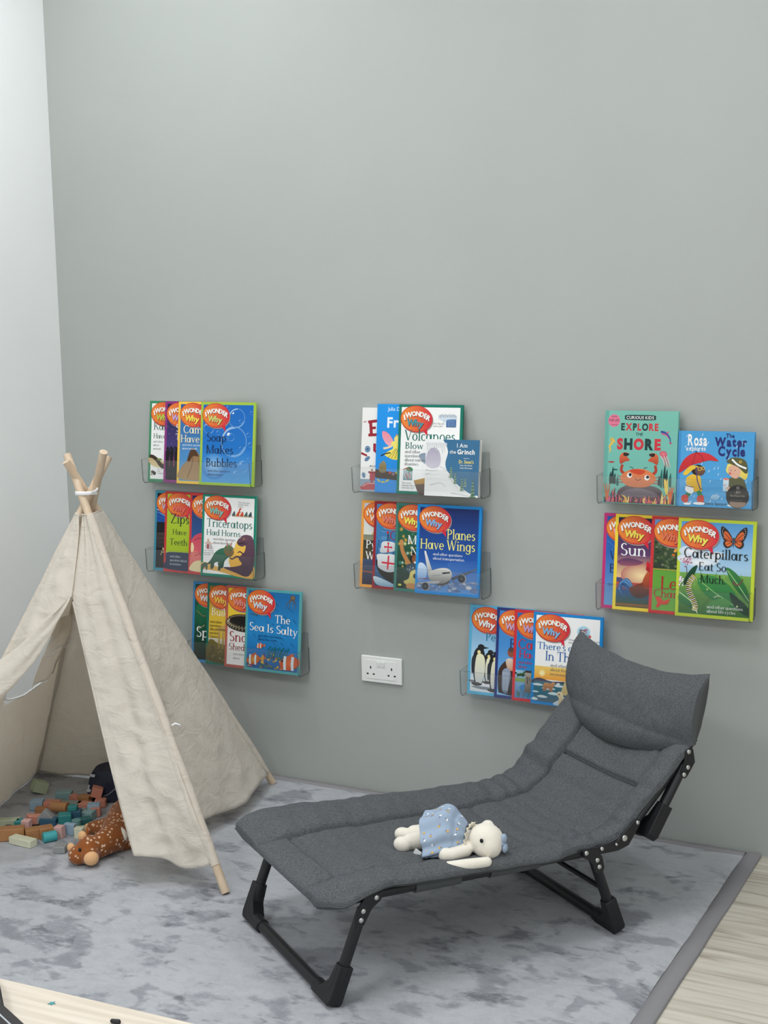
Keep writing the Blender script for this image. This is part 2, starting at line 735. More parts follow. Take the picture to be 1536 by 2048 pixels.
# piping round the pad edge
b = MB()
for side in (1, -1):
    b.tube([pad_pt(LT * k / 110, side * (pad_edge(LT * k / 110, side) + .004), -0.004 if k > 3 else 0) for k in range(111)], 0.0016, n=6)
b.build('edge_piping', LINING, lounger, smooth=True)

# head pillow: a fat cushion standing on the upper end of the back
PB, PT_ = Vector((0.992, 0, 0.452)), Vector((1.035, 0, 0.628))


def pillow(sign):
    def fn(u, v):
        k = u * 2 - 1
        t = k * 0.277
        a = min(1.0, abs(k))
        belly = (1 - a ** 2.0)
        lo = -0.50 * belly ** 0.8 * (1 - 0.10 * k) * (1 if sign > 0 else 0.25)
        top = 1.0 - 0.19 * (1 - a ** 2.4) + 0.02 * noise.noise(Vector((k * 4, 3, 1)))
        s = lo + (top - lo) * v
        p = PB.lerp(PT_, s) if s > 0 else PB + (Vector((-0.047, 0, -0.047)) * (-s / 0.42)) * 1.05
        nrm = Vector((-0.97, 0, 0.24))
        edge = min(v, 1 - v) * 2
        d = (1 - (1 - edge) ** 2.6) * (1 - a ** 4 * 0.55)
        th = (0.056 if sign > 0 else 0.022) * d
        th += sign * 0.0045 * noise.noise(Vector((k * 5, v * 4, 8))) * d
        th += 0.002 * noise.noise(Vector((k * 14, v * 9, 3))) * d
        q = p + nrm * th * sign
        return Vector((q.x, -t, q.z))
    return fn


b = MB(); b.grid(pillow(1), 90, 50); b.build('head_pillow', HEATHER, lounger, smooth=True)
b = MB(); b.grid(pillow(-1), 60, 30)
# side gussets of charcoal cloth
for uu in (0.0, 1.0):
    fa, fb = pillow(1), pillow(-1)
    b.grid(lambda q, v: fa(uu, v).lerp(fb(uu, v), q) + Vector((0, -0.004 * (uu * 2 - 1) * math.sin(PI * q), 0)), 6, 30)
o = b.build('pillow_back', LINING, lounger, smooth=True)
o['label'] = 'charcoal back cloth of the head pillow'

# ---- metal frame
RT = 0.246  # rails


def rail(side):
    pts = [(0.05, -side * RT, 0.238), (0.12, -side * RT, 0.2385), (0.4, -side * RT, 0.231), (0.66, -side * RT, 0.224), (0.75, -side * RT, 0.222)]
    return pts


for side in (1, -1):
    b = MB()
    b.tube(rail(side), 0.0128, n=14)
    b.build('side_rail', BLACK, lounger, smooth=True, auto=50)
    b = MB()
    b.tube([(0.80, -side * RT, 0.238), (0.985, -side * RT, 0.418)], 0.0105, n=14)
    b.build('back_rail', BLACK, lounger, smooth=True, auto=50)
    # fabric sleeves sewn round the rail
    b = MB()
    for s0, s1 in ((0.212, 0.33), (0.41, 0.545)):
        pth = []
        for k in range(9):
            s = s0 + (s1 - s0) * k / 8
            z = 0.2385 - (s - 0.12) * 0.0270
            pth.append((s, -side * RT, z - 0.001))
        b.tube(pth, 0.0160, n=14, cap=True)
    b.build('fabric_sleeve', LINING, lounger, smooth=True, auto=50)
# cross bars at foot and head
b = MB()
b.tube([(0.05, RT, 0.236), (0.038, RT - .015, 0.236), (0.036, 0, 0.236), (0.038, -RT + .015, 0.236), (0.05, -RT, 0.236)], 0.0105, n=12)
b.build('foot_rail', BLACK, lounger, smooth=True, auto=50)
b = MB()
b.tube([(0.985, RT, 0.418), (0.99, 0, 0.424), (0.985, -RT, 0.418)], 0.0105, n=12)
b.build('head_rail', BLACK, lounger, smooth=True, auto=50)


def rivet(mb, s, side, z, off=0.0238, r=0.0062):
    c = Vector((s, -side * (RT + off), z))
    mb.ell(c, (r, 0.0028, r), nu=14, nv=8)


def flat_plate(pts, side, th=0.005, off=0.0205):
    mb = MB()
    y = -side * (RT + off)
    mb.prism(pts, y - th / 2, y + th / 2)
    return mb


# hinge brackets with rivets: foot legs, rear legs, elbow and head end
def round_poly(path, r):
    """outline of a stroked path (s,z) with half width r"""
    P = [Vector((p[0], p[1])) for p in path]
    Lft, Rgt = [], []
    for i, p in enumerate(P):
        d = (P[min(i + 1, len(P) - 1)] - P[max(i - 1, 0)]).normalized()
        nn = Vector((-d.y, d.x))
        rr = r[i] if isinstance(r, (list, tuple)) else r
        Lft.append(p + nn * rr)
        Rgt.append(p - nn * rr)
    d1 = (P[-1] - P[-2]).normalized()
    d0 = (P[0] - P[1]).normalized()
    r0 = r[0] if isinstance(r, (list, tuple)) else r
    r1 = r[-1] if isinstance(r, (list, tuple)) else r
    out = Lft + [P[-1] + d1 * r1 * .6 + Vector((-d1.y, d1.x)) * r1 * .6, P[-1] + d1 * r1 * .6 - Vector((-d1.y, d1.x)) * r1 * .6] + Rgt[::-1]
    out += [P[0] + d0 * r0 * .6 - Vector((d0.y, -d0.x)) * r0 * .6 * -1, P[0] + d0 * r0 * .6 + Vector((d0.y, -d0.x)) * r0 * .6]
    return [(q.x, q.y) for q in out]


for side in (1, -1):
    f = flat_plate(round_poly([(0.062, 0.185), (0.075, 0.214), (0.088, 0.231), (0.112, 0.239)], [0.0135, 0.0165, 0.017, 0.011]), side)
    pl = f.build('foot_bracket', BLACK, lounger, bevel=0.001)
    for s, z in ((0.106, 0.239), (0.073, 0.214), (0.067, 0.194)):
        b = MB(); rivet(b, s, side, z)
        b.build('rivet', CHROME, pl, smooth=True)['label'] = 'steel rivet'
    f = flat_plate(round_poly([(0.668, 0.229), (0.69, 0.222), (0.705, 0.205), (0.713, 0.180)], [0.011, 0.016, 0.0165, 0.0135]), side)
    pl = f.build('rear_bracket', BLACK, lounger, bevel=0.001)
    for s, z in ((0.672, 0.230), (0.704, 0.206), (0.710, 0.188)):
        b = MB(); rivet(b, s, side, z)
        b.build('rivet', CHROME, pl, smooth=True)['label'] = 'steel rivet'
    f = flat_plate(round_poly([(0.70, 0.226), (0.77, 0.2265), (0.792, 0.236), (0.83, 0.276)], [0.010, 0.0125, 0.018, 0.0105]), side, off=0.0135)
    pl = f.build('elbow_bracket', BLACK, lounger, bevel=0.001)
    for s, z, r in ((0.722, 0.229, .0056), (0.79, 0.243, .0085), (0.829, 0.276, .0056), (0.765, 0.232, .004)):
        b = MB(); rivet(b, s, side, z, 0.0172, r)
        b.build('rivet', CHROME, pl, smooth=True)['label'] = 'steel rivet'
    f = flat_plate(round_poly([(0.983, 0.436), (0.985, 0.408), (0.966, 0.376)], [0.012, 0.0165, 0.012]), side)
    pl = f.build('head_bracket', BLACK, lounger, bevel=0.001)
    for s, z in ((0.980, 0.434), (0.978, 0.394), (0.966, 0.377)):
        b = MB(); rivet(b, s, side, z)
        b.build('rivet', CHROME, pl, smooth=True)['label'] = 'steel rivet'


def leg_frame(name, foot, top, z_bar, cross=None):
    """U shaped leg: two tubes, a bar along the ground and two moulded corner feet. foot/top in (s,z)"""
    LR = RT + 0.008
    rad = 0.0146
    f = Vector((foot[0], 0, foot[1]))
    t = Vector((top[0], 0, top[1]))
    d = (t - f).normalized()
    for side in (1, -1):
        y = -side * LR
        b = MB()
        b.tube([Vector((0, y, 0)) + f + d * 0.045, Vector((0, y, 0)) + t], rad, n=16, flat=0.86)
        b.build(name, BLACK, lounger, smooth=True, auto=50)
    b = MB()
    b.tube([Vector((0, LR - .03, 0)) + f + d * 0.0005, Vector((0, -LR + .03, 0)) + f + d * 0.0005], rad * 0.95, n=16)
    b.build(name + '_ground_bar' if False else 'ground_bar', BLACK, lounger, smooth=True, auto=50)
    for side in (1, -1):
        b = MB()
        cs = []
        for k in range(9):  # swept bend from leg to bar
            a = k / 8 * PI / 2
            c = Vector((0, -side * (LR - 0.045 + 0.045 * math.cos(a)), 0)) + f + d * (0.045 - 0.045 * math.sin(a))
            cs.append(c)
        path = [Vector((0, -side * LR, 0)) + f + d * 0.082] + cs + [Vector((0, -side * (LR - 0.085), 0)) + f]
        b.tube(path, 0.0178, n=16)
        # solid outer corner
        q = []
        yy = [(LR + 0.0165, 0.082), (LR + 0.0170, 0.0), (LR + 0.008, -0.0125), (LR - 0.080, -0.0125), (LR - 0.050, 0.010), (LR - 0.018, 0.040), (LR - 0.008, 0.082)]
        perp = Vector((d.z, 0, -d.x))
        n = len(yy)
        vs = []
        for sgn in (-1, 1):
            for a, h in yy:
                vs.append(Vector((0, -side * a, 0)) + f + d * h + perp * sgn * 0.0168)
        fs = [tuple(range(n)), tuple(range(2 * n - 1, n - 1, -1))] + [(i, i + n, (i + 1) % n + n, (i + 1) % n) for i in range(n)]
        b.add(vs, fs)
        plush('corner_foot', b, BLACKP, lounger, voxel=0.002, smooth_it=1)
    if cross:
        c = f + d * cross
        b = MB()
        b.tube([Vector((c.x, LR, c.z)), Vector((c.x, -LR, c.z))], 0.0065, n=12)
        b.build('cross_bar', BLACK, lounger, smooth=True, auto=50)


leg_frame('leg', (0.0, 0.0160), (0.078, 0.212), 0.0)
leg_frame('leg', (0.772, 0.0160), (0.703, 0.205), 0.0, cross=0.112)
leg_frame('folded_leg', (0.872, 0.236), (0.972, 0.392), 0.0)
# ------------------------------------------------------------------ plush doll on the lounger
PLUSH = mat('cream_plush', rgb(238, 231, 218), 0.95, bump=(420, 0.6, 0.0012), sheen=0.4, spec=0.1)


def dress_mat():
    return mat('pale_blue_muslin', rgb(158, 175, 197), 0.85, bump=(700, 0.25, 0.0005), spec=0.15)


DRESS = dress_mat()
LACE = mat('cream_lace', rgb(240, 232, 214), 0.9, bump=(900, 0.6, 0.0008), spec=0.1)
EYE = mat('black_glass_eye', rgb(12, 12, 13), 0.15)
MUST = mat('mustard_print', rgb(214, 170, 88), 0.85)
WHT = mat('white_print', rgb(240, 242, 244), 0.85)
NAVYP = mat('navy_print', rgb(52, 62, 88), 0.85)

doll = empty('plush_doll', (-1.33, -0.945, 0.252), 'cream plush doll in a pale blue printed dress lying on the grey lounger', 'plush toy')
DX, DY, DZ = -1.33, -0.945, 0.252


def D(x, y, z):
    return Vector((x - DX, y - DY, z - DZ))


b = MB()
b.ell(D(-1.247, -0.930, 0.306), (0.043, 0.040, 0.040), nu=28, nv=18)
b.ell(D(-1.238, -0.940, 0.298), (0.034, 0.033, 0.033))          # cheek / muzzle
b.ell(D(-1.250, -0.912, 0.338), (0.014, 0.014, 0.010))          # ear stub on top of the head
capsule(b, [D(-1.30, -0.930, 0.298), D(-1.36, -0.920, 0.296)], [0.026, 0.040])   # trunk
capsule(b, [D(-1.40, -0.915, 0.292), D(-1.44, -0.922, 0.287)], [0.025, 0.021])  # far leg
b.ell(D(-1.468, -0.930, 0.284), (0.022, 0.017, 0.017))
capsule(b, [D(-1.40, -0.945, 0.288), D(-1.428, -0.962, 0.284)], [0.024, 0.022])
b.ell(D(-1.442, -0.981, 0.281), (0.024, 0.018, 0.019))
capsule(b, [D(-1.292, -0.950, 0.292), D(-1.284, -0.968, 0.288), D(-1.304, -1.000, 0.286), D(-1.316, -1.008, 0.286)], [0.018, 0.0165, 0.0165, 0.0175])
capsule(b, [D(-1.222, -0.982, 0.276), D(-1.262, -1.020, 0.275), D(-1.292, -1.042, 0.274)], [0.0120, 0.0140, 0.0130])
plush('body', b, PLUSH, doll, voxel=0.003, smooth_it=3)
b = MB(); b.ell(D(-1.2385, -0.9745, 0.3215), (0.0046, 0.0035, 0.0054)); b.build('eye', EYE, doll, smooth=True)['label'] = 'small black eye'
b = MB(); b.ell(D(-1.236, -0.889, 0.3215), (0.0046, 0.0035, 0.0054)); b.build('eye', EYE, doll, smooth=True)['label'] = 'small black eye'

# the dress: gathered bell from neck to hem, flattened where it lies on the pad
N0, N1 = Vector((-1.293, -0.934, 0.304)), Vector((-1.402, -0.955, 0.302))


def dress_fn(u, v, off=0.0):
    a = u * 2 * PI
    axis = N0.lerp(N1, v)
    e1 = Vector((0.15, -0.98, -0.05)).normalized()
    e2 = Vector((0.0, -0.05, 1.0))
    ry = 0.026 + 0.060 * (1 - math.exp(-v * 2.6))
    rz = 0.026 + 0.026 * (1 - math.exp(-v * 4)) - 0.004 * v
    c, s = math.cos(a), math.sin(a)
    if s > 0:
        rz += 0.030 * math.exp(-((v - 0.42) / 0.34) ** 2) * s
    fold = 0.0054 * math.sin(a * 11 + 1.3 * math.sin(a * 2)) * (0.5 + .6 * v) + 0.004 * noise.noise(Vector((c * 2, s * 2, v * 3)))
    fold *= (1 if v < .25 else 0.9)
    pinch = -0.005 * math.exp(-((v - 0.22) / 0.05) ** 2)
    far = 0.022 * max(0, -c) * math.sin(min(v, .75) / .75 * PI)
    p = axis + e1 * (ry + fold + pinch + far + off) * c + e2 * (rz + fold * .7 + pinch + off) * s
    if s < 0:
        p.z = max(p.z, 0.2655 - 0.0035 * v + 0.004 * (1 + math.sin(a * 11)) * .5)
    # hem droops on the near side
    if c > 0:
        p.z -= 0.018 * v * c ** 2 * (1 if s > 0 else 0)
        p.x += 0.028 * v * c ** 2
    else:
        p.x -= 0.010 * v * c * c * 0
    return p


b = MB(); b.grid(lambda u, v: dress_fn(u, v) - Vector((DX, DY, DZ)), 120, 40)
dress = b.build('dress', DRESS, doll, smooth=True, thick=0.0012)
dress['label'] = 'pale blue dress with mustard and white bird print'
b = MB()
rnd = random.Random(4)
cnt = 0
for iv in range(5):
    for iu in range(22):
        u = ((iu + 0.5 * (iv % 2) + rnd.uniform(-.15, .15)) / 22) % 1.0
        v = 0.16 + iv * 0.185 + rnd.uniform(-.03, .03)
        if v > 0.97:
            continue
        p = dress_fn(u, v)
        du = (dress_fn((u + .006) % 1, v) - p)
        dv = (dress_fn(u, min(v + .02, 1)) - p)
        if du.length < 1e-6 or dv.length < 1e-6:
            continue
        du.normalize(); dv.normalize()
        nn = dv.cross(du).normalized()
        cen = (N0.lerp(N1, v))
        if nn.dot(p - cen) < 0:
            nn = -nn
        base = p + nn * 0.0012 - Vector((DX, DY, DZ))
        ang = rnd.uniform(0, 2 * PI)
        if (iu * 7 + iv * 3) % 5 == 0:
            continue
        ca, sa = math.cos(ang), math.sin(ang)
        ex, ey = du * ca + dv * sa, dv * ca - du * sa
        k = 0.0036
        mi = (0 if (iu + iv) % 2 else 1)
        n = 8
        vs = [base + (ex * math.cos(2 * PI * i / n) * k * 1.0 + ey * math.sin(2 * PI * i / n) * k * (.6 if mi else .8)) for i in range(n)]
        b.add(vs, [tuple(range(n))], mi)
        st = [base + nn * .0003 + ex * (k * .3) + ey * (k * .5), base + nn * .0003 + ex * (k * .6) + ey * (k * .5),
              base + nn * .0003 + ex * (k * .9) + ey * (k * 1.6), base + nn * .0003 + ex * (k * .65) + ey * (k * 1.65)]
        b.add(st, [(0, 1, 2, 3)], 2)
o = b.build('bird_print', [MUST, WHT, NAVYP], dress)
# lace collar: ruffled ring round the neck
b = MB()


def ruff(u, v):
    a = u * 2 * PI
    c, s = math.cos(a), math.sin(a)
    r = 0.026 + 0.012 * v + 0.0015 * math.sin(a * 16)
    x = -1.287 + 0.004 * math.sin(a * 16 + 0.6) * v + 0.004 * v
    return D(x, -0.934 - c * r * 1.02, max(0.302 + s * r * 1.1, 0.268))


b.grid(ruff, 120, 5)
b.build('lace_collar', LACE, doll, smooth=True, thick=0.001)
b = MB()
for k, (dx, dz) in enumerate(((0.0, 0.012), (0.002, -0.010))):
    b.ell(D(-1.203 + dx, -0.925, 0.303 + dz), (0.007, 0.010, 0.012), nu=14, nv=10)
b.ell(D(-1.206, -0.930, 0.304), (0.006, 0.007, 0.006), nu=12, nv=8)
b.build('bow', DRESS, doll, smooth=True)['label'] = 'pale blue bow at the back of the head'
b = MB(); b.box(D(-1.392, -1.002, 0.276), (0.018, 0.004, 0.012), rot=Matrix.Rotation(.5, 3, 'Y')); b.build('care_label', WHT, doll)['label'] = 'white care label'

# ------------------------------------------------------------------ play tent
def canvas():
    m = bpy.data.materials.new('natural_cotton_canvas')
    m.use_nodes = True
    nt = m.node_tree
    L = nt.links.new
    bs = nt.nodes['Principled BSDF']
    tc = nt.nodes.new('ShaderNodeTexCoord')
    n = nt.nodes.new('ShaderNodeTexNoise')
    n.inputs['Scale'].default_value = 900
    n.inputs['Detail'].default_value = 2
    L(tc.outputs['Object'], n.inputs['Vector'])
    n2 = nt.nodes.new('ShaderNodeTexNoise')
    n2.inputs['Scale'].default_value = 26
    n2.inputs['Detail'].default_value = 6
    n2.inputs['Distortion'].default_value = 0.7
    L(tc.outputs['Object'], n2.inputs['Vector'])
    r = nt.nodes.new('ShaderNodeValToRGB')
    r.color_ramp.elements[0].position, r.color_ramp.elements[0].color = 0.3, rgb(235, 229, 219)
    r.color_ramp.elements[1].position, r.color_ramp.elements[1].color = 0.7, rgb(247, 243, 236)
    L(n.outputs['Fac'], r.inputs[0])
    L(r.outputs[0], bs.inputs['Base Color'])
    bs.inputs['Roughness'].default_value = 0.95
    bs.inputs['Specular IOR Level'].default_value = 0.1
    b1 = nt.nodes.new('ShaderNodeBump')
    b1.inputs['Strength'].default_value = 0.55
    b1.inputs['Distance'].default_value = 0.008
    L(n2.outputs['Fac'], b1.inputs['Height'])
    mpc = nt.nodes.new('ShaderNodeMapping')
    mpc.inputs['Scale'].default_value = (1, 1, 1.9)
    L(tc.outputs['Object'], mpc.inputs['Vector'])
    n3 = nt.nodes.new('ShaderNodeTexNoise')
    n3.inputs['Scale'].default_value = 13
    n3.inputs['Detail'].default_value = 3
    n3.inputs['Distortion'].default_value = 0.9
    L(mpc.outputs[0], n3.inputs['Vector'])
    sb = nt.nodes.new('ShaderNodeMath')
    sb.operation = 'SUBTRACT'
    L(n3.outputs['Fac'], sb.inputs[0])
    sb.inputs[1].default_value = 0.5
    ab = nt.nodes.new('ShaderNodeMath')
    ab.operation = 'ABSOLUTE'
    L(sb.outputs[0], ab.inputs[0])
    b0 = nt.nodes.new('ShaderNodeBump')
    b0.inputs['Strength'].default_value = 0.34
    b0.inputs['Distance'].default_value = 0.022
    L(ab.outputs[0], b0.inputs['Height'])
    L(b0.outputs[0], b1.inputs['Normal'])
    b2 = nt.nodes.new('ShaderNodeBump')
    b2.inputs['Strength'].default_value = 0.3
    b2.inputs['Distance'].default_value = 0.0005
    L(n.outputs['Fac'], b2.inputs['Height'])
    L(b1.outputs[0], b2.inputs['Normal'])
    L(b2.outputs[0], bs.inputs['Normal'])
    tr = nt.nodes.new('ShaderNodeBsdfTranslucent')
    tr.inputs['Color'].default_value = rgb(247, 240, 229)
    mx = nt.nodes.new('ShaderNodeMixShader')
    mx.inputs[0].default_value = 0.46
    out = nt.nodes['Material Output']
    L(bs.outputs[0], mx.inputs[1])
    L(tr.outputs[0], mx.inputs[2])
    L(mx.outputs[0], out.inputs[0])
    return m


CANVAS = canvas()
POLE = mat('bare_pine_pole', rgb(218, 197, 172), 0.55, mix=(rgb(200, 174, 146), 5, 4, 0.35, 0.7, (8, 8, 1)))
CORD = mat('white_cotton_tape', rgb(243, 243, 243), 0.8)

TO = Vector((-2.62, -0.65, 0.0))
tent = empty('play_tent', TO, 'natural canvas teepee play tent with wooden poles in the left corner', 'tent')
T_ = Vector((-2.638, -0.660, 1.037))
FT = {'FR': Vector((-2.024, -0.895, 0.014)), 'BR': Vector((-2.387, -0.094, 0.014)), 'BL': Vector((-3.195, -0.335, 0.014)), 'FL': Vector((-2.945, -1.17, 0.014))}
TIE = {'FR': T_ + Vector((0.0, -0.019, 0)), 'BL': T_ + Vector((0.012, 0.012, 0.0)), 'BR': T_ + Vector((0.006, 0.013, 0)), 'FL': T_ + Vector((-0.004, -0.004, 0))}
TOP = {'FR': 0.115, 'BR': 0.100, 'BL': 0.130, 'FL': 0.108}
TIE['BR'] = T_ + Vector((-0.012, 0.018, 0)); TIE['FL'] = T_ + Vector((0.010, 0.004, 0)); TIE['BL'] = T_ + Vector((0.016, 0.020, 0))


def pole_pt(k, z):
    f, t = FT[k], TIE[k]
    return f + (t - f) * ((z - f.z) / (t.z - f.z))


for k in ('FR', 'BR', 'BL', 'FL'):
    e = pole_pt(k, TIE[k].z + TOP[k])
    b = MB()
    path = [FT[k] - TO] + [FT[k].lerp(e, i / 6) - TO for i in range(1, 6)] + [e - TO]
    b.tube(path, 0.0118, n=18)
    b.build('pole', POLE, tent, smooth=True, auto=40)
# white tape wound round the crossing
b = MB()
for k, (dz, tilt) in enumerate(((-0.004, 0.004), (0.003, -0.004), (0.0, 0.002))):
    b.tube([T_ + Vector((0.001 + 0.029 * math.cos(a * 2 * PI / 24), 0.003 + 0.034 * math.sin(a * 2 * PI / 24), dz + 0.006 + tilt * math.cos(a * 2 * PI / 24 + 1))) - TO for a in range(24)], 0.0032, n=8, closed=True, flat=1.4)
b.tube([T_ + Vector((0.028, -0.01, 0.008)) - TO, T_ + Vector((0.045, -0.004, 0.016)) - TO, T_ + Vector((0.047, -0.004, 0.022)) - TO], 0.0032, n=8)
b.build('tie_tape', CORD, tent, smooth=True)['label'] = 'white tape tying the poles'

ZCOL = 0.985


def fold_noise(p, amp=1.0):
    return amp * (0.016 * noise.noise(p * 3.1) + 0.009 * noise.noise(Vector((p.x * 9, p.y * 9, p.z * 5)) + Vector((3, 1, 2))) + 0.0045 * noise.noise(Vector((p.x * 17, p.y * 17, p.z * 26))) - 0.020 * abs(noise.noise(Vector((p.x * 6 + p.z * 2.5, p.y * 6, p.z * 3.2)))) - 0.009 * abs(noise.noise(Vector((p.x * 15, p.y * 15 + p.z * 9, p.z * 7)))) + 0.006)


def panel_fn(ka, kb, za, zb, sagx=0.0, hem=None, amp=1.0, seed=0.0, vert=0.0, out=0.0125, tuck=None):
    """canvas between two poles from the collar to hem heights za and zb; sag>0 sinks inwards"""
    cen = Vector((-2.65, -0.64, 0.3))

    def fn(u, v):
        a0, a1 = pole_pt(ka, ZCOL), pole_pt(ka, za)
        b0, b1 = pole_pt(kb, ZCOL), pole_pt(kb, zb)
        pa, pb = a0.lerp(a1, v), b0.lerp(b1, v)
        p = pa.lerp(pb, u)
        n = (pb - pa).cross(Vector((0, 0, 1))).normalized()
        if n.dot(p - cen) < 0:
            n = -n
        prof = math.sin(PI * u)
        w = v ** 1.1
        d = out - sagx * prof * w
        d += prof ** 0.5 * fold_noise(p + Vector((seed, 0, 0)), amp) * (0.3 + 0.7 * v)
        d += vert * prof * math.sin(u * 15 + seed) * (1 - 0.6 * v) * 0.006
        q = p + n * d
        if hem:
            q.z += hem(u) * v ** 3
        if tuck:
            q += n * tuck(u, v)
        return q - TO
    return fn


# canvas sleeves the poles run in
for k, zh in (('FR', 0.080), ('BR', 0.058), ('BL', 0.030), ('FL', 0.058)):
    b = MB()
    pth, rr = [], []
    for i in range(41):
        zz = zh + (ZCOL - 0.003 - zh) * i / 40
        q = pole_pt(k, zz)
        pth.append(q - TO + Vector((0.0025 * noise.noise(q * 9), 0.0025 * noise.noise(q * 9 + Vector((5, 5, 5))), 0)))
        rr.append(0.0138 + 0.0012 * noise.noise(q * 14))
    b.tube(pth, rr, n=16, cap=False)
    b.build('pole_sleeve', CANVAS, tent, smooth=True)

# right side panel (between the near right and the far right pole)
b = MB()
b.grid(panel_fn('FR', 'BR', 0.085, 0.060, 0.012, lambda u: -0.012 * math.sin(PI * u) + 0.006 * math.sin(u * 17), 1.0, 3.0,
                tuck=lambda u, v: -0.15 * math.exp(-((u - 0.30) / 0.26) ** 2) * v ** 2.2 * min(1, u / 0.1)), 70, 90)
b.build('right_panel', CANVAS, tent, smooth=True, thick=0.0015)
# rear panel
b = MB(); b.grid(panel_fn('BR', 'BL', 0.040, 0.016, 0.05, lambda u: -0.006 * math.sin(PI * u) + 0.004 * math.sin(u * 19), 0.9, 7.0, out=-0.004), 70, 80)
b.build('rear_panel', CANVAS, tent, smooth=True, thick=0.0015)
# left panel with the window opening; window in panel coordinates
lp = panel_fn('BL', 'FL', 0.0135, 0.0135, 0.030, lambda u: 0.002 * math.sin(PI * u), 0.9, 11.0, out=-0.004)
# near the hem the cloth bows inwards
WU0, WU1, WV0, WV1 = 0.12, 0.78, 0.40, 0.585


def in_window(u, v):
    if not (WU0 < u < WU1 and WV0 < v < WV1):
        return False
    x = (u - (WU0 + WU1) / 2) / ((WU1 - WU0) / 2)
    y = (v - WV0) / (WV1 - WV0)
    return not (y > 0.72 and abs(x) > math.sqrt(max(0, 1 - ((y - 0.72) / 0.28) ** 2)) * 0.25 + 0.75)


b = MB(); b.grid(lp, 120, 140, skip=in_window)
lpo = b.build('left_panel', CANVAS, tent, smooth=True, thick=0.0015)
b = MB()
ring = []
for k in range(14):
    ring.append(lp(WU0 + (WU1 - WU0) * k / 14, WV0))
for k in range(10):
    ring.append(lp(WU1, WV0 + (WV1 - WV0) * 0.8 * k / 10))
for k in range(15):
    an = k / 14 * PI
    ring.append(lp((WU0 + WU1) / 2 + (WU1 - WU0) / 2 * math.cos(an), WV0 + (WV1 - WV0) * (0.8 + 0.2 * math.sin(an))))
for k in range(1, 10):
    ring.append(lp(WU0, WV0 + (WV1 - WV0) * 0.8 * (1 - k / 10)))
b.tube(ring, 0.0032, n=8, closed=True)
b.build('window_trim', CORD, lpo, smooth=True)['label'] = 'white piping round the window'
# rolled window blind and its tapes, inside the tent
b = MB()


def blind(u, v):
    uu = 0.11 + 0.36 * u
    p = lp(uu, WV0 - 0.05 + 0.22 * v)
    inw = Vector((0.62, 0.30, 0)) * (0.020 + 0.010 * math.sin(v * 5))
    return p + inw + Vector((0.008 * math.sin(u * 9 + v * 4), 0, 0))


b.grid(blind, 14, 24)
b.build('window_blind', CANVAS, lpo, smooth=True, thick=0.0015)['label'] = 'loose canvas window blind'
b = MB()
for vv in (0.455,):
    pth = [lp(0.10 + 0.46 * k / 10, vv + 0.01 * math.sin(k)) + Vector((0.62, 0.30, 0)) * 0.046 for k in range(11)]
    b.tube(pth, 0.0036, n=6, flat=0.5)
b.build('blind_tape', CORD, lpo, smooth=True)['label'] = 'white tape of the window blind'

# front: the right half hangs from collar to hem, the left half is drawn aside and rolled
SL = Vector((-2.596, -0.790, 0.763))   # top of the slit
CT = (pole_pt('FR', ZCOL) + pole_pt('FL', ZCOL)) / 2 + Vector((0.004, -0.012, 0))
CB = Vector((-2.277, -0.955, 0.100))


def slit_edge(v):
    zs = ZCOL + (0.100 - ZCOL) * v
    if zs > SL.z:
        f = (ZCOL - zs) / (ZCOL - SL.z)
        return CT.lerp(SL, f)
    f = (SL.z - zs) / (SL.z - 0.100)
    p = SL.lerp(CB, f)
    # the flap swings open: bows to the left half way down
    p.x -= 0.018 * math.sin(PI * f) * (0.6 + 0.5 * f)
    p.y += 0.01 * math.sin(PI * f)
    p.z = zs
    return p


def front_right(u, v):
    pa = slit_edge(v)
    z1 = ZCOL + (0.078 - ZCOL) * v
    pb = pole_pt('FR', z1)
    p = pa.lerp(pb, u)
    n = (pb - pa).cross(Vector((0, 0, 1))).normalized()
    if n.y > 0:
        n = -n
    d = 0.0125 * (u ** 0.5)
    prof = math.sin(PI * min(1, u * 0.98 + 0.02))
    d += fold_noise(p + Vector((21, 0, 0)), 1.1) * (0.25 + v) * (0.35 + 0.65 * prof)
    d += 0.007 * math.sin(u * 6.5 + v * 2.0) * (1 - u) * v + 0.0035 * math.sin(u * 17 + v * 5) * prof
    q = p + n * d
    q.z += (0.010 * math.sin(u * 7.5) - 0.012 * math.sin(PI * u)) * v ** 4
    return q - TO


b = MB(); b.grid(front_right, 60, 110)
fro = b.build('front_flap', CANVAS, tent, smooth=True, thick=0.0015)
KP = pole_pt('FL', 0.470) + Vector((0.02, -0.02, 0))


def front_left(u, v):
    pa = pole_pt('FL', ZCOL + (0.470 - ZCOL) * v)
    z1 = ZCOL + (SL.z - ZCOL) * v
    pb = CT.lerp(SL, v)
    p = pa.lerp(pb, u)
    n = (pb - pa).cross(Vector((0, 0, 1))).normalized()
    if n.y > 0:
        n = -n
    prof = math.sin(PI * u)
    d = 0.0125 + 0.012 * prof * v + prof ** .6 * fold_noise(p + Vector((31, 0, 0)), 1.2) * (0.3 + v)
    d += 0.006 * math.sin(u * 16 - v * 6) * prof * v
    q = p + n * d
    q.z += 0.02 * math.sin(PI * u) * v ** 2
    q.x -= 0.012 * (1 - u) * math.sin(PI * v)
    return q - TO


b = MB(); b.grid(front_left, 60, 60)
b.build('front_upper_panel', CANVAS, tent, smooth=True, thick=0.0015)
# the drawn-aside flap: a loose twisted roll from the slit to the near left pole
b = MB()
KE = Vector((-2.90, -1.065, 0.42))


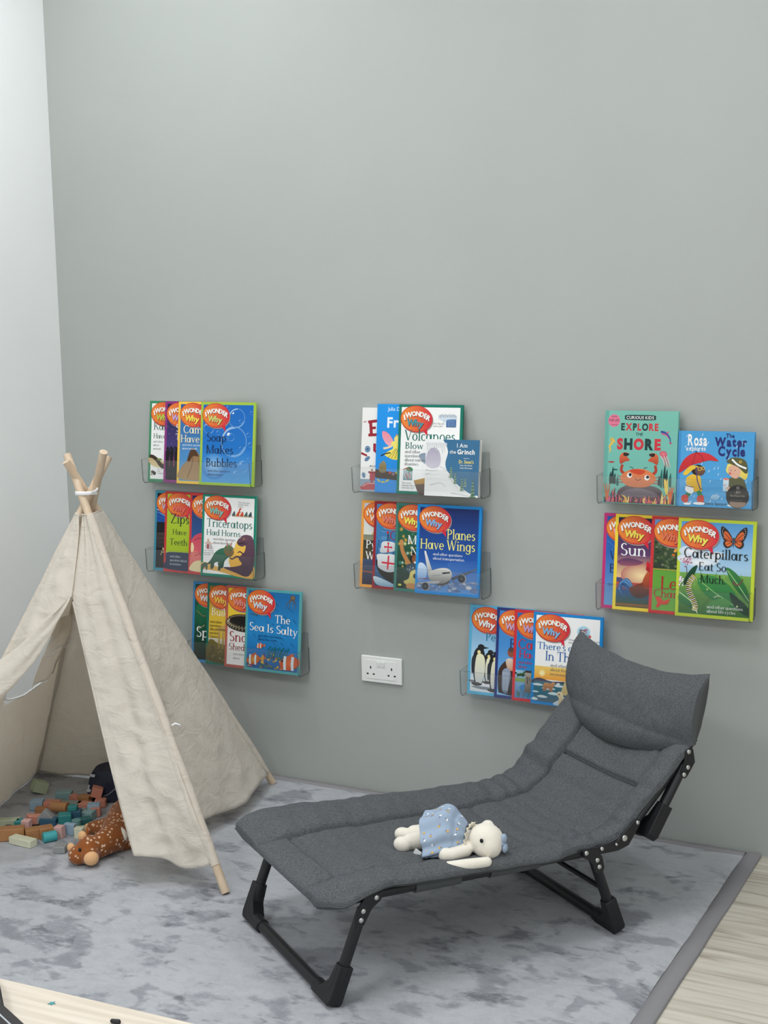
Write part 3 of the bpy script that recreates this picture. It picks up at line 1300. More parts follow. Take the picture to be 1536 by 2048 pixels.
def roll(u, v):
    a = u * 2 * PI
    c = SL.lerp(KE, v) + Vector((0.0, -0.014, -0.026 * min(1, v * 3)))
    ax = (KE - SL).normalized()
    e1 = Vector((0, -1, 0.12)); e1 = (e1 - ax * e1.dot(ax)).normalized()
    e2 = ax.cross(e1)
    if e2.z > 0:
        e2 = -e2
    r = 0.003 + 0.042 * min(1, v * 2.0) ** 0.8
    r2 = 0.003 + 0.020 * min(1, v * 1.8)
    tw = 0.003 * math.sin(3 * a + v * 9) + 0.0025 * math.sin(5 * a - v * 13)
    cc = c + e2 * r * 0.62
    p = cc + e2 * math.cos(a) * (r + tw) + e1 * math.sin(a) * (r2 + tw)
    return p + e1 * 0.004 * noise.noise(p * 16) - TO


b.grid(roll, 48, 60)
b.build('drawn_flap', CANVAS, tent, smooth=True, merge=True)['label'] = 'door flap drawn aside and rolled'
# hems: narrow folded bands at the collar and along the slit edge and pole sleeve
b = MB()
b.tube([slit_edge(0.27 + 0.73 * k / 40) - TO + Vector((0, -0.003, 0)) for k in range(41)], 0.0034, n=8)
b.tube([front_right(0.955, 0.02 + 0.98 * k / 50) + Vector((0.0, -0.0015, 0)) for k in range(51)], 0.0018, n=6)
for nm, fn in (('a', front_right), ('b', front_left)):
    b.tube([fn(k / 16, 0.0) + Vector((0, -0.002, -0.001)) for k in range(17)], 0.0026, n=6)
rp = panel_fn('FR', 'BR', 0.085, 0.060, 0.012, None, 1.0, 3.0)
b.tube([rp(k / 16, 0.0) for k in range(17)], 0.0026, n=6)
b.tube([rp(0.97, k / 40) + Vector((0.0015, 0, 0)) for k in range(41)], 0.0018, n=6)
b.build('seam_hem', CANVAS, tent, smooth=True)
b = MB()
c = rp(0.0, 0.625)
b.tube([c + Vector((0.010, -0.005, 0.004)), c + Vector((0.016, 0.005, 0.008)), c + Vector((0.028, 0.010, 0.004)), c + Vector((0.024, 0.012, -0.006))], 0.0035, n=8, flat=0.6)
b.build('white_loop', CORD, tent, smooth=True)['label'] = 'small white tape loop'

# ------------------------------------------------------------------ toy blocks on the rug inside the tent
RZ = 0.0128
BC = {
    'brown': rgb(171, 122, 78), 'sage': rgb(170, 178, 152), 'cream': rgb(216, 217, 192), 'teal': rgb(48, 132, 132), 'pink': rgb(219, 176, 172),
    'salmon': rgb(206, 138, 118), 'turquoise': rgb(70, 172, 178), 'grey': rgb(150, 152, 152), 'navy': rgb(52, 92, 116), 'lightblue': rgb(152, 178, 198),
    'tealgrey': rgb(106, 148, 148), 'darkteal': rgb(50, 104, 104), 'plank': rgb(140, 143, 138), 'green': rgb(88, 150, 74), 'palegreen': rgb(178, 192, 160), 'ltteal': rgb(136, 170, 172)}


def bm_(c):
    return mat('painted_wood_' + c, BC[c], 0.5, bump=(260, 0.08, 0.0004))


def shape_box(s):
    m = MB(); m.box((0, 0, s[2] / 2), s); return m


def shape_cyl(r, l, lying=True):
    m = MB()
    if lying:
        m.tube([(-l / 2, 0, r), (l / 2, 0, r)], r, n=28)
    else:
        m.tube([(0, 0, 0), (0, 0, l)], r, n=28)
    return m


def shape_tri_arch(w, h, d):
    m = MB()
    r = w * 0.24
    arc = [(r * math.cos(PI * k / 10), r * 0.9 * math.sin(PI * k / 10)) for k in range(11)]
    m.prism([(-w / 2, 0), (-r, 0)] + arc[::-1][1:-1] + [(r, 0), (w / 2, 0), (0.03 * w, h), (-0.03 * w, h)], -d / 2, d / 2)
    return m


def shape_arch(w, h, d):
    m = MB()
    r = w * 0.27
    arc = [(r * math.cos(PI * k / 10), r * math.sin(PI * k / 10)) for k in range(11)]
    m.prism([(-w / 2, 0), (-r, 0)] + arc[::-1][1:-1] + [(r, 0), (w / 2, 0), (w / 2, h), (-w / 2, h)], -d / 2, d / 2)
    return m


def shape_half(r, d):
    m = MB()
    m.prism([(r * math.cos(PI * k / 14), r * math.sin(PI * k / 14)) for k in range(15)], -d / 2, d / 2)
    return m


def shape_trap(w0, w1, h, d):
    m = MB()
    m.prism([(-w0 / 2, 0), (w0 / 2, 0), (w1 / 2, h), (-w1 / 2, h)], -d / 2, d / 2)
    return m


def shape_tri(w, h, d):
    m = MB()
    m.prism([(-w / 2, 0), (w / 2, 0), (w / 2 - 0.002, h), (w / 2 - 0.004, h)], -d / 2, d / 2)
    return m


BLOCKS = [
    # mesh, colour, x, y, z lift, yaw deg, label, (pitch, roll)
    (shape_box((.082, .036, .036)), 'brown', -2.833, -0.846, 0, 38, 'long brown block at the far left of the toy blocks', 0),
    (shape_arch(.062, .030, .030), 'sage', -2.899, -0.779, 0, 30, 'sage green arch block behind the long brown block', 0),
    (shape_box((.086, .030, .022)), 'cream', -2.768, -0.864, 0, -2, 'long pale green block lying nearest the front left of the pile', 0),
    (shape_box((.032, .032, .030)), 'teal', -2.859, -0.774, 0, 24, 'dark teal block beside the small pink block', 0),
    (shape_box((.026, .024, .034)), 'pink', -2.837, -0.773, 0, 16, 'small upright pink block between teal and brown blocks', 0),
    (shape_box((.042, .034, .031)), 'brown', -2.777, -0.814, 0, 52, 'brown cube in front of the grey arch block', 0),
    (shape_box((.042, .036, .034)), 'brown', -2.745, -0.790, 0, 52, 'brown cube touching the turquoise cylinder', 0),
    (shape_tri_arch(.084, .044, .026), 'grey', -2.815, -0.711, 0.006, 22, 'grey triangular roof block with an arch cut-out', 0),
    (shape_box((.060, .030, .026)), 'salmon', -2.845, -0.724, 0.002, 62, 'pale salmon block leaning behind the grey roof block', 12),
    (shape_cyl(.0155, .040), 'turquoise', -2.712, -0.811, 0, 58, 'bright turquoise cylinder lying on its side', 0),
    (shape_trap(.030, .024, .036, .024), 'pink', -2.708, -0.772, 0, 12, 'pink tapered block standing behind the turquoise cylinder', 0),
    (shape_box((.036, .030, .020)), 'grey', -2.629, -0.859, 0, 22, 'flat grey block alone in front of the pile', 0),
    (shape_box((.052, .030, .026)), 'navy', -2.801, -0.713, 0, 20, 'dark blue block under the grey roof block', 0),
    (shape_box((.039, .039, .036)), 'teal', -2.762, -0.686, 0, 40, 'green teal cube in the middle of the pile', 0),
    (shape_trap(.030, .036, .034, .018), 'lightblue', -2.695, -0.739, 0, 8, 'light blue tapered block standing in front of the grey teal cylinder', 0),
    (shape_cyl(.014, .030, False), 'tealgrey', -2.707, -0.698, 0, 0, 'grey teal cylinder standing upright', 0),
    (shape_box((.034, .034, .036)), 'navy', -2.755, -0.645, 0, 34, 'dark blue cube behind the teal cube', 0),
    (shape_box((.028, .026, .014)), 'teal', -2.761, -0.649, 0.0365, 30, 'small teal slab lying on the dark blue cube', 0),
    (shape_box((.046, .030, .022)), 'darkteal', -2.710, -0.662, 0, 52, 'dark green block in the pile beside the spotted plush', 0),
    (shape_cyl(.0165, .056), 'brown', -2.833, -0.627, 0.010, 10, 'brown cylinder lying across the pile', 0),
    (shape_box((.048, .034, .030)), 'salmon', -2.887, -0.602, 0, 20, 'salmon red block behind the brown cylinder', 0),
    (shape_box((.040, .034, .030)), 'lightblue', -2.937, -0.615, 0, 28, 'light blue cube apart at the left of the pile', 0),
    (shape_box((.036, .026, .018)), 'brown', -2.903, -0.635, 0, 30, 'thin brown block between the blue cube and the brown cylinder', 0),
    (shape_box((.076, .026, .024)), 'plank', -2.843, -0.568, 0, 14, 'long grey plank block at the back of the pile', 0),
    (shape_arch(.052, .036, .030), 'ltteal', -2.903, -0.527, 0, 24, 'pale teal arch block at the back of the pile', 0),
    (shape_half(.022, .022), 'salmon', -2.872, -0.520, 0.006, 12, 'half round salmon block at the back of the pile', 0),
    (shape_box((.036, .030, .030)), 'brown', -2.825, -0.517, 0, 12, 'brown block just behind the grey plank', 0),
    (shape_box((.034, .032, .032)), 'salmon', -2.800, -0.495, 0.018, 36, 'salmon cube resting against the navy bag', 16),
    (shape_box((.044, .030, .024)), 'salmon', -2.797, -0.555, 0, 20, 'salmon block low between the grey blocks', 0),
    (shape_box((.038, .034, .036)), 'lightblue', -2.739, -0.578, 0, 36, 'light blue cube beside the back of the spotted plush', 0),
    (shape_tri(.050, .030, .022), 'plank', -2.767, -0.601, 0.002, -40, 'grey wedge block behind the teal slab', 0),
    (shape_box((.036, .034, .026)), 'ltteal', -2.730, -0.613, 0, 12, 'pale teal block in front of the light blue cube', 0),
    (shape_box((.030, .026, .030)), 'salmon', -2.727, -0.583, 0, 30, 'small salmon block touching the spotted plush', 0),
    (shape_box((.028, .018, .034)), 'cream', -2.648, -0.753, 0, 10, 'small cream block behind the ears of the spotted plush', 0),
    (shape_box((.034, .030, .024)), 'salmon', -2.768, -0.511, 0, 30, 'salmon block lying under the navy bag edge', 0),
    (shape_box((.034, .028, .016)), 'palegreen', -2.679, -0.713, 0, 40, 'thin sage block beside the upright grey teal cylinder', 0),
    (shape_box((.046, .040, .036)), 'palegreen', -3.036, -0.504, 0, 58, 'large pale green block beside the left tent wall', 22),
    (shape_box((.036, .030, .036)), 'green', -3.209, -0.315, 0, 20, 'bright green block under the rear tent hem', 0),
]
for mb, c, x, y, zl, yaw, lab, tip in BLOCKS:
    o = mb.build('toy_block', bm_(c), None, bevel=0.0016, seg=2)
    o.location = (x, y, RZ + zl)
    o.rotation_euler = (0, math.radians(tip), math.radians(yaw))
    if tip:
        o.location.z += abs(math.sin(math.radians(tip))) * 0.016
    tag(o, lab, 'toy block', 'toy blocks inside the tent')

# ------------------------------------------------------------------ spotted plush animal
def spotted():
    m = bpy.data.materials.new('spotted_brown_plush')
    m.use_nodes = True
    nt = m.node_tree
    L = nt.links.new
    bs = nt.nodes['Principled BSDF']
    tc = nt.nodes.new('ShaderNodeTexCoord')
    nz = nt.nodes.new('ShaderNodeTexNoise')
    nz.inputs['Scale'].default_value = 60
    L(tc.outputs['Object'], nz.inputs['Vector'])
    mxv = nt.nodes.new('ShaderNodeVectorMath')
    mxv.operation = 'MULTIPLY_ADD'
    L(nz.outputs['Color'], mxv.inputs[0])
    mxv.inputs[1].default_value = (0.008, 0.008, 0.008)
    L(tc.outputs['Object'], mxv.inputs[2])
    v = nt.nodes.new('ShaderNodeTexVoronoi')
    v.inputs['Scale'].default_value = 80
    v.inputs['Randomness'].default_value = 0.85
    L(mxv.outputs[0], v.inputs['Vector'])
    r = nt.nodes.new('ShaderNodeValToRGB')
    e = r.color_ramp.elements
    e[0].position, e[0].color = 0.22, rgb(226, 196, 170)
    e[1].position, e[1].color = 0.37, rgb(146, 84, 40)
    L(v.outputs['Distance'], r.inputs[0])
    L(r.outputs[0], bs.inputs['Base Color'])
    bs.inputs['Roughness'].default_value = 0.9
    bs.inputs['Sheen Weight'].default_value = 0.2
    bs.inputs['Specular IOR Level'].default_value = 0.15
    n2 = nt.nodes.new('ShaderNodeTexNoise')
    n2.inputs['Scale'].default_value = 420
    n2.inputs['Detail'].default_value = 3
    L(tc.outputs['Object'], n2.inputs['Vector'])
    bp = nt.nodes.new('ShaderNodeBump')
    bp.inputs['Strength'].default_value = 0.7
    bp.inputs['Distance'].default_value = 0.002
    L(n2.outputs['Fac'], bp.inputs['Height'])
    L(bp.outputs[0], bs.inputs['Normal'])
    return m


SPOT = spotted()
TAN = mat('tan_plush', rgb(226, 178, 130), 0.92, bump=(420, 0.5, 0.0012), sheen=0.3, spec=0.1)
fawn = empty('plush_animal', (-2.514, -0.7715, RZ), 'brown white-spotted plush animal lying on the rug at the tent opening', 'plush toy')


def A(x, y, z):
    return Vector((x + 2.53, y + 0.78, z - RZ))


b = MB()
b.ell(A(-2.520, -0.885, 0.050), (0.038, 0.044, 0.038), nu=24, nv=16)
b.ell(A(-2.497, -0.912, 0.042), (0.027, 0.026, 0.026))
b.ell(A(-2.535, -0.915, 0.040), (0.030, 0.030, 0.028))
capsule(b, [A(-2.510, -0.860, 0.050), A(-2.505, -0.800, 0.055), A(-2.530, -0.735, 0.060), A(-2.575, -0.655, 0.060), A(-2.615, -0.590, 0.055)], [0.034, 0.042, 0.052, 0.052, 0.042])
capsule(b, [A(-2.500, -0.770, 0.040), A(-2.470, -0.730, 0.036), A(-2.425, -0.690, 0.034), A(-2.39, -0.66, 0.034)], [0.034, 0.030, 0.026, 0.024])
capsule(b, [A(-2.560, -0.640, 0.065), A(-2.520, -0.610, 0.075), A(-2.49, -0.58, 0.08)], [0.040, 0.034, 0.028])
capsule(b, [A(-2.575, -0.700, 0.045), A(-2.625, -0.705, 0.034), A(-2.655, -0.712, 0.030)], [0.036, 0.026, 0.020])
plush('body', b, SPOT, fawn, voxel=0.004, smooth_it=3)
b = MB(); b.ell(A(-2.484, -0.922, 0.041), (0.0215, 0.017, 0.0205), rot=Matrix.Rotation(0.6, 3, 'Z')); b.build('muzzle', TAN, fawn, smooth=True)['label'] = 'tan muzzle'
b = MB(); b.ell(A(-2.545, -0.885, 0.083), (0.014, 0.010, 0.016), rot=Matrix.Rotation(0.4, 3, 'Y')); b.build('ear', TAN, fawn, smooth=True)['label'] = 'tan ear'
b = MB(); b.ell(A(-2.563, -0.914, 0.056), (0.013, 0.010, 0.014)); b.build('ear', TAN, fawn, smooth=True)['label'] = 'tan ear'
b = MB()
capsule(b, [A(-2.537, -0.878, 0.078), A(-2.534, -0.872, 0.100)], [0.008, 0.0055], n=10)
b.build('horn', SPOT, fawn, smooth=True)
b = MB(); b.ell(A(-2.519, -0.928, 0.062), (0.0052, 0.004, 0.006)); b.build('eye', EYE, fawn, smooth=True)['label'] = 'black eye'
b = MB(); b.ell(A(-2.474, -0.792, 0.068), (0.012, 0.012, 0.020), rot=Matrix.Rotation(-.5, 3, 'Y')); b.build('chest_patch', PLUSH, fawn, smooth=True)['label'] = 'white fur patch'
b = MB(); b.ell(A(-2.668, -0.716, 0.028), (0.014, 0.013, 0.015)); b.build('hoof', TAN, fawn, smooth=True)['label'] = 'tan hoof'

# ------------------------------------------------------------------ navy bag behind the flap
NAVY = mat('navy_nylon', rgb(20, 28, 52), 0.6, bump=(180, 0.3, 0.0015))
GREYP = mat('grey_print', rgb(186, 190, 196), 0.7)
bag = empty('cloth_bag', (-2.735, -0.405, RZ), 'navy cloth bag with pale prints behind the toy blocks', 'bag', rot=(0, 0, math.radians(24)))


def bag_fn(u, v):
    a = u * 2 * PI
    c, s = math.cos(a), math.sin(a)
    ex = lambda q: math.copysign(abs(q) ** 0.42, q)
    k = 1.0 - 0.13 * v ** 3
    x = 0.130 * ex(c) * k
    y = 0.050 * ex(s) * (1 - 0.35 * v)
    z = 0.106 * v * (1 + 0.10 * math.sin(a + 1) * v)
    d = 0.006 * noise.noise(Vector((x * 22, y * 22, z * 22)))
    return Vector((x + d, y + d, max(z + 0.4 * d, 0.0)))


b = MB(); b.grid(bag_fn, 60, 24)
top = [bag_fn(k / 60, 1.0) for k in range(60)]
b.add(top, [tuple(range(60))])
b.build('body', NAVY, bag, smooth=True)


def on_bag(pu, pv, w, h):
    p = bag_fn(pu, pv)
    du = (bag_fn(pu + .004, pv) - bag_fn(pu - .004, pv)).normalized()
    dv = (bag_fn(pu, min(1, pv + .02)) - bag_fn(pu, pv - .02)).normalized()
    n = du.cross(dv).normalized()
    if n.dot(p - Vector((0, 0, .06))) < 0:
        n = -n
    p = p + n * 0.0022
    return [p - du * w / 2 - dv * h / 2, p + du * w / 2 - dv * h / 2, p + du * w / 2 + dv * h / 2, p - du * w / 2 + dv * h / 2]


for grp in (((0.580, 0.42, .007, .022), (0.588, 0.34, .018, .006)), ((0.605, 0.36, .008, .008),), ((0.60, 0.86, .022, .009),)):
    b = MB()
    for (pu, pv, w_, h_) in grp:
        b.add(on_bag(pu, pv, w_, h_), [(0, 1, 2, 3)])
    b.build('printed_mark', GREYP, bag, thick=0.0006)['label'] = 'pale printed mark'
b = MB()
b.tube(catmull([(-0.075, -0.050, 0.02), (-0.055, -0.056, 0.03), (-0.03, -0.060, 0.05), (-0.012, -0.054, 0.058)], 6), 0.0009, n=6)
b.build('loose_thread', GREYP, bag, smooth=True)['label'] = 'loose pale thread'

# ------------------------------------------------------------------ low table in the front left corner
def table_wood():
    m = bpy.data.materials.new('pale_ash_laminate')
    m.use_nodes = True
    nt = m.node_tree
    L = nt.links.new
    bs = nt.nodes['Principled BSDF']
    tc = nt.nodes.new('ShaderNodeTexCoord')
    mp = nt.nodes.new('ShaderNodeMapping')
    mp.inputs['Scale'].default_value = (2.0, 60, 1)
    L(tc.outputs['Object'], mp.inputs['Vector'])
    n = nt.nodes.new('ShaderNodeTexNoise')
    n.inputs['Scale'].default_value = 1.6
    n.inputs['Detail'].default_value = 5
    n.inputs['Distortion'].default_value = 0.4
    L(mp.outputs[0], n.inputs['Vector'])
    r = nt.nodes.new('ShaderNodeValToRGB')
    r.color_ramp.elements[0].position, r.color_ramp.elements[0].color = 0.32, rgb(206, 193, 176)
    r.color_ramp.elements[1].position, r.color_ramp.elements[1].color = 0.68, rgb(228, 217, 203)
    L(n.outputs['Fac'], r.inputs[0])
    L(r.outputs[0], bs.inputs['Base Color'])
    bs.inputs['Roughness'].default_value = 0.4
    return m


TW = table_wood()
table = empty('low_table', (-1.62, -2.585, 0), 'pale wood low table at the front left corner', 'table', rot=(0, 0, 0.055))
b = MB(); b.box((0, 0, 0.487), (1.3, 0.68, 0.026)); b.build('tabletop', TW, table, bevel=0.004, seg=3)
for sx in (-1, 1):
    for sy in (-1, 1):
        b = MB(); b.tube([(sx * 0.58, sy * 0.27, 0.0), (sx * 0.56, sy * 0.25, 0.474)], [0.016, 0.022], n=16); b.build('leg', POLE, table, smooth=True, auto=40)
CASEM = mat('black_leatherette', rgb(32, 28, 30), 0.55, bump=(300, 0.2, 0.0006))
case = empty('black_case', (-1.545, -2.43, 0.501), 'black case with a pale stitched seam lying on the pale table', 'case')
b = MB()
cp = [(-0.10, 0.24), (0.073, 0.147), (0.128, 0.098), (0.198, 0.068), (0.30, 0.030), (0.30, -0.13), (-0.10, -0.13)]
n = len(cp)
b.add([(x, y, 0.0) for x, y in cp] + [(x, y, 0.020) for x, y in cp],
      [tuple(range(n)), tuple(range(n, 2 * n))] + [(i, (i + 1) % n, (i + 1) % n + n, i + n) for i in range(n)])
b.build('body', CASEM, case, bevel=0.003)
b = MB()
b.tube([(0.110, 0.090, 0.0205), (0.148, 0.070, 0.0207), (0.176, 0.058, 0.0207), (0.25, 0.030, 0.0205)], 0.0014, n=6)
b.build('seam', GREYP, case, smooth=True)['label'] = 'pale stitched seam'
b = MB()
st = []
for k in range(10):
    r_ = 0.0066 if k % 2 == 0 else 0.0028
    st.append((r_ * math.cos(k * PI / 5 + .2), r_ * math.sin(k * PI / 5 + .2)))
b.add([(x, y, 0) for x, y in st] + [(x, y, 0.0008) for x, y in st], [tuple(range(10)), tuple(range(10, 20))] + [(i, (i + 1) % 10, (i + 1) % 10 + 10, i + 10) for i in range(10)])
o = b.build('star_confetti', mat('teal_foil', rgb(60, 150, 160), 0.35), None)
o.location = (-1.382, -2.268, 0.5003)
tag(o, 'tiny teal star lying on the pale wood table', 'confetti')
b = MB()
capsule(b, [(-0.004, 0, 0.004), (0.006, 0.0015, 0.004)], [0.0032, 0.004], n=10)
o = b.build('black_bead', BLACKP, None, smooth=True)
o.location = (-1.256, -2.274, 0.4998)
tag(o, 'tiny black bead on the pale table at the picture bottom', 'bead')
# ------------------------------------------------------------------ double wall socket
SOCK = mat('white_urea_plastic', rgb(238, 239, 238), 0.3)
DARK = mat('dark_slot', rgb(14, 14, 15), 0.7)
sock = empty('wall_socket', (-2.0145, -0.001, 0.4175), 'white double wall socket with two switches on the grey wall', 'socket')
b = MB(); b.box((0, -0.0045, 0), (0.146, 0.009, 0.086)); b.build('plate', SOCK, sock, bevel=0.0025, seg=3)
b = MB(); b.box((0, -0.0095, 0), (0.110, 0.0016, 0.062)); b.build('inset_face', SOCK, sock, bevel=0.0006)
for x in (-0.0085, 0.0085):
    b = MB(); b.box((x, -0.0115, 0.0185), (0.0115, 0.004, 0.0175), rot=Matrix.Rotation(0.14, 3, 'X')); b.build('switch', SOCK, sock, bevel=0.0009)
for x in (-0.038, 0.038):
    b = MB()
    b.box((x, -0.0102, 0.006), (0.0042, 0.0008, 0.0085))
    for dx in (-0.0111, 0.0111):
        b.box((x + dx, -0.0102, -0.0155), (0.0068, 0.0008, 0.0048))
    b.build('pin_slots', DARK, sock)


# ------------------------------------------------------------------ clear acrylic book ledges
def acrylic(name, tint, gl, dens):
    m = bpy.data.materials.new(name)
    m.use_nodes = True
    nt = m.node_tree
    L = nt.links.new
    nt.nodes.remove(nt.nodes['Principled BSDF'])
    tr = nt.nodes.new('ShaderNodeBsdfTransparent')
    tr.inputs['Color'].default_value = tint
    gs = nt.nodes.new('ShaderNodeBsdfGlossy')
    gs.inputs['Roughness'].default_value = 0.03
    df = nt.nodes.new('ShaderNodeBsdfDiffuse')
    df.inputs['Color'].default_value = dens
    lw = nt.nodes.new('ShaderNodeLayerWeight')
    lw.inputs['Blend'].default_value = 0.5
    pw = nt.nodes.new('ShaderNodeMath')
    pw.operation = 'POWER'
    pw.inputs[1].default_value = 5.0
    L(lw.outputs['Facing'], pw.inputs[0])
    fr = nt.nodes.new('ShaderNodeMath')
    fr.operation = 'MULTIPLY_ADD'
    fr.inputs[1].default_value = 0.45
    fr.inputs[2].default_value = 0.035
    L(pw.outputs[0], fr.inputs[0])
    m1 = nt.nodes.new('ShaderNodeMixShader')
    m2 = nt.nodes.new('ShaderNodeMixShader')
    m2.inputs[0].default_value = gl
    L(fr.outputs[0], m1.inputs[0])
    L(tr.outputs[0], m1.inputs[1])
    L(gs.outputs[0], m1.inputs[2])
    L(m1.outputs[0], m2.inputs[1])
    L(df.outputs[0], m2.inputs[2])
    L(m2.outputs[0], nt.nodes['Material Output'].inputs[0])
    return m


ACR = acrylic('clear_acrylic', (0.985, 0.99, 0.99, 1), 0.02, rgb(190, 196, 196))
ACE = acrylic('acrylic_cut_edge', (0.5, 0.53, 0.53, 1), 0.30, rgb(120, 126, 126))
SW, SD, LIP, BACK, TH = 0.440, 0.071, 0.082, 0.135, 0.0026


def ledge_mesh():
    mb = MB()
    r = 0.012
    # profile (y,z): back plate top -> bend -> floor -> bend -> lip top, y negative towards the room
    prof = [(-0.0015, BACK), (-0.0015, r)]
    for k in range(1, 6):
        a = k / 6 * PI / 2
        prof.append((-0.0015 - r * (1 - math.cos(a)), r - r * math.sin(a)))
    prof.append((-0.0015 - r, 0))
    prof.append((-SD + r, 0))
    for k in range(1, 6):
        a = k / 6 * PI / 2
        prof.append((-SD + r - r * math.sin(a), r - r * math.cos(a)))
    prof.append((-SD, r))
    prof.append((-SD - 0.004, LIP))
    n = len(prof)
    inner = []
    for i, p in enumerate(prof):
        a, c = Vector(prof[max(i - 1, 0)]), Vector(prof[min(i + 1, n - 1)])
        d = (c - a).normalized()
        nn = Vector((d.y, -d.x))
        q = Vector(p) + nn * TH
        inner.append((q.x, q.y))
    for s in (1,):
        pts = []
        for x in (-SW / 2 + 0.0027, SW / 2 - 0.0027):
            for p in prof:
                pts.append((x, p[0], p[1]))
            for p in inner:
                pts.append((x, p[0], p[1]))
        fs, mi = [], []
        m = 2 * n
        for i in range(n - 1):
            mb_ = [(i, i + 1, m + i + 1, m + i), (n + i, m + n + i, m + n + i + 1, n + i + 1)]
            fs += mb_
            mi += [0, 0]
            fs += [(i, n + i, n + i + 1, i + 1), (m + i, m + i + 1, m + n + i + 1, m + n + i)]
            mi += [1, 1]
        fs += [(0, m, m + n, n), (n - 1, 2 * n - 1, m + 2 * n - 1, m + n - 1)]
        mi += [1, 1]
        base = len(mb.v)
        mb.v += pts
        for f, k in zip(fs, mi):
            mb.f.append(tuple(base + q for q in f))
            mb.mi.append(k)
    # triangular end cheeks
    for x in (-SW / 2 + 0.0013, SW / 2 - 0.0013):
        c = [(-0.0012, 0.010), (-0.012, 0.0), (-SD + 0.012, 0.0), (-SD, 0.010), (-SD - 0.0036, LIP), (-0.0012, LIP + 0.004)]
        k = len(c)
        vs = [(x - 0.0012, p[0], p[1]) for p in c] + [(x + 0.0012, p[0], p[1]) for p in c]
        base = len(mb.v)
        mb.v += vs
        fs = [(tuple(range(k)), 0), (tuple(range(2 * k - 1, k - 1, -1)), 0)] + [((i, i + k, (i + 1) % k + k, (i + 1) % k), 1) for i in range(k)]
        for f, q in fs:
            mb.f.append(tuple(base + t for t in f))
            mb.mi.append(q)
    return mb


LEDGES = {
    'L1': (-2.670, 0.9935, 'clear acrylic ledge holding the soap bubbles book, top of the left column'),
    'L2': (-2.670, 0.6855, 'clear acrylic ledge holding the dinosaur book, middle of the left column'),
    'L3': (-2.507, 0.3775, 'clear acrylic ledge holding the sea book, lowest of the left column'),
    'M1': (-1.852, 0.9940, 'clear acrylic ledge holding the volcano book, upper of the middle column'),
    'M2': (-1.852, 0.6880, 'clear acrylic ledge holding the airliner book, lower of the middle column'),
    'R1': (-1.053, 0.9970, 'clear acrylic ledge holding the crab book and the rain book, upper right'),
    'R2': (-1.055, 0.6865, 'clear acrylic ledge holding the caterpillar book, lower of the right column'),
    'LOW': (-1.488, 0.3815, 'clear acrylic ledge holding the penguin book, partly behind the grey lounger'),
}
lm = None
for k, (x, z, lab) in LEDGES.items():
    if lm is None:
        o = ledge_mesh().build('book_ledge', [ACR, ACE], None)
        lm = o
    else:
        o = lm.copy()
        COL.objects.link(o)
    o.location = (x, -0.0008, z)
    tag(o, lab, 'book ledge', 'clear acrylic book ledges')

# ------------------------------------------------------------------ lettering
STEM, THIN = 0.096, 0.044


def _st(x, y0, y1, bot=1, top=1):
    o = [[(x - STEM / 2, y0), (x + STEM / 2, y0), (x + STEM / 2, y1), (x - STEM / 2, y1)]]
    if bot:
        o.append([(x - 0.105, y0), (x + 0.105, y0), (x + 0.105, y0 + 0.028), (x - 0.105, y0 + 0.028)])
    if top == 1:
        o.append([(x - 0.105, y1 - 0.028), (x + 0.105, y1 - 0.028), (x + 0.105, y1), (x - 0.105, y1)])
    if top == 2:
        o.append([(x - 0.11, y1 - 0.055), (x - STEM / 2, y1 - 0.06), (x - STEM / 2, y1)])
    return o


def _dg(x0, y0, x1, y1, w):
    return [[(x0 - w / 2, y0), (x0 + w / 2, y0), (x1 + w / 2, y1), (x1 - w / 2, y1)]]


def _br(x0, x1, y, t=THIN):
    return [[(x0, y - t / 2), (x1, y - t / 2), (x1, y + t / 2), (x0, y + t / 2)]]


def _ar(cx, cy, rx, ry, a0=0, a1=360, tk=STEM, tn=THIN, n=None):
    n = n or max(5, int(abs(a1 - a0) / 24))
    o = []
    for i in range(n):
        q = []
        for a, k in ((a0 + (a1 - a0) * i / n, 0), (a0 + (a1 - a0) * (i + 1) / n, 0), (a0 + (a1 - a0) * (i + 1) / n, 1), (a0 + (a1 - a0) * i / n, 1)):
            r = math.radians(a)
            q.append((cx + (rx - k * tk) * math.cos(r), cy + (ry - k * tn) * math.sin(r)))
        o.append(q)
    return o


def _sf(x, y, w=0.17):
    return [[(x - w / 2, y), (x + w / 2, y), (x + w / 2, y + 0.028), (x - w / 2, y + 0.028)]]


def _dot(x, y, r=0.055):
    return [[(x + r * math.cos(k * PI / 4), y + r * math.sin(k * PI / 4)) for k in range(8)]]


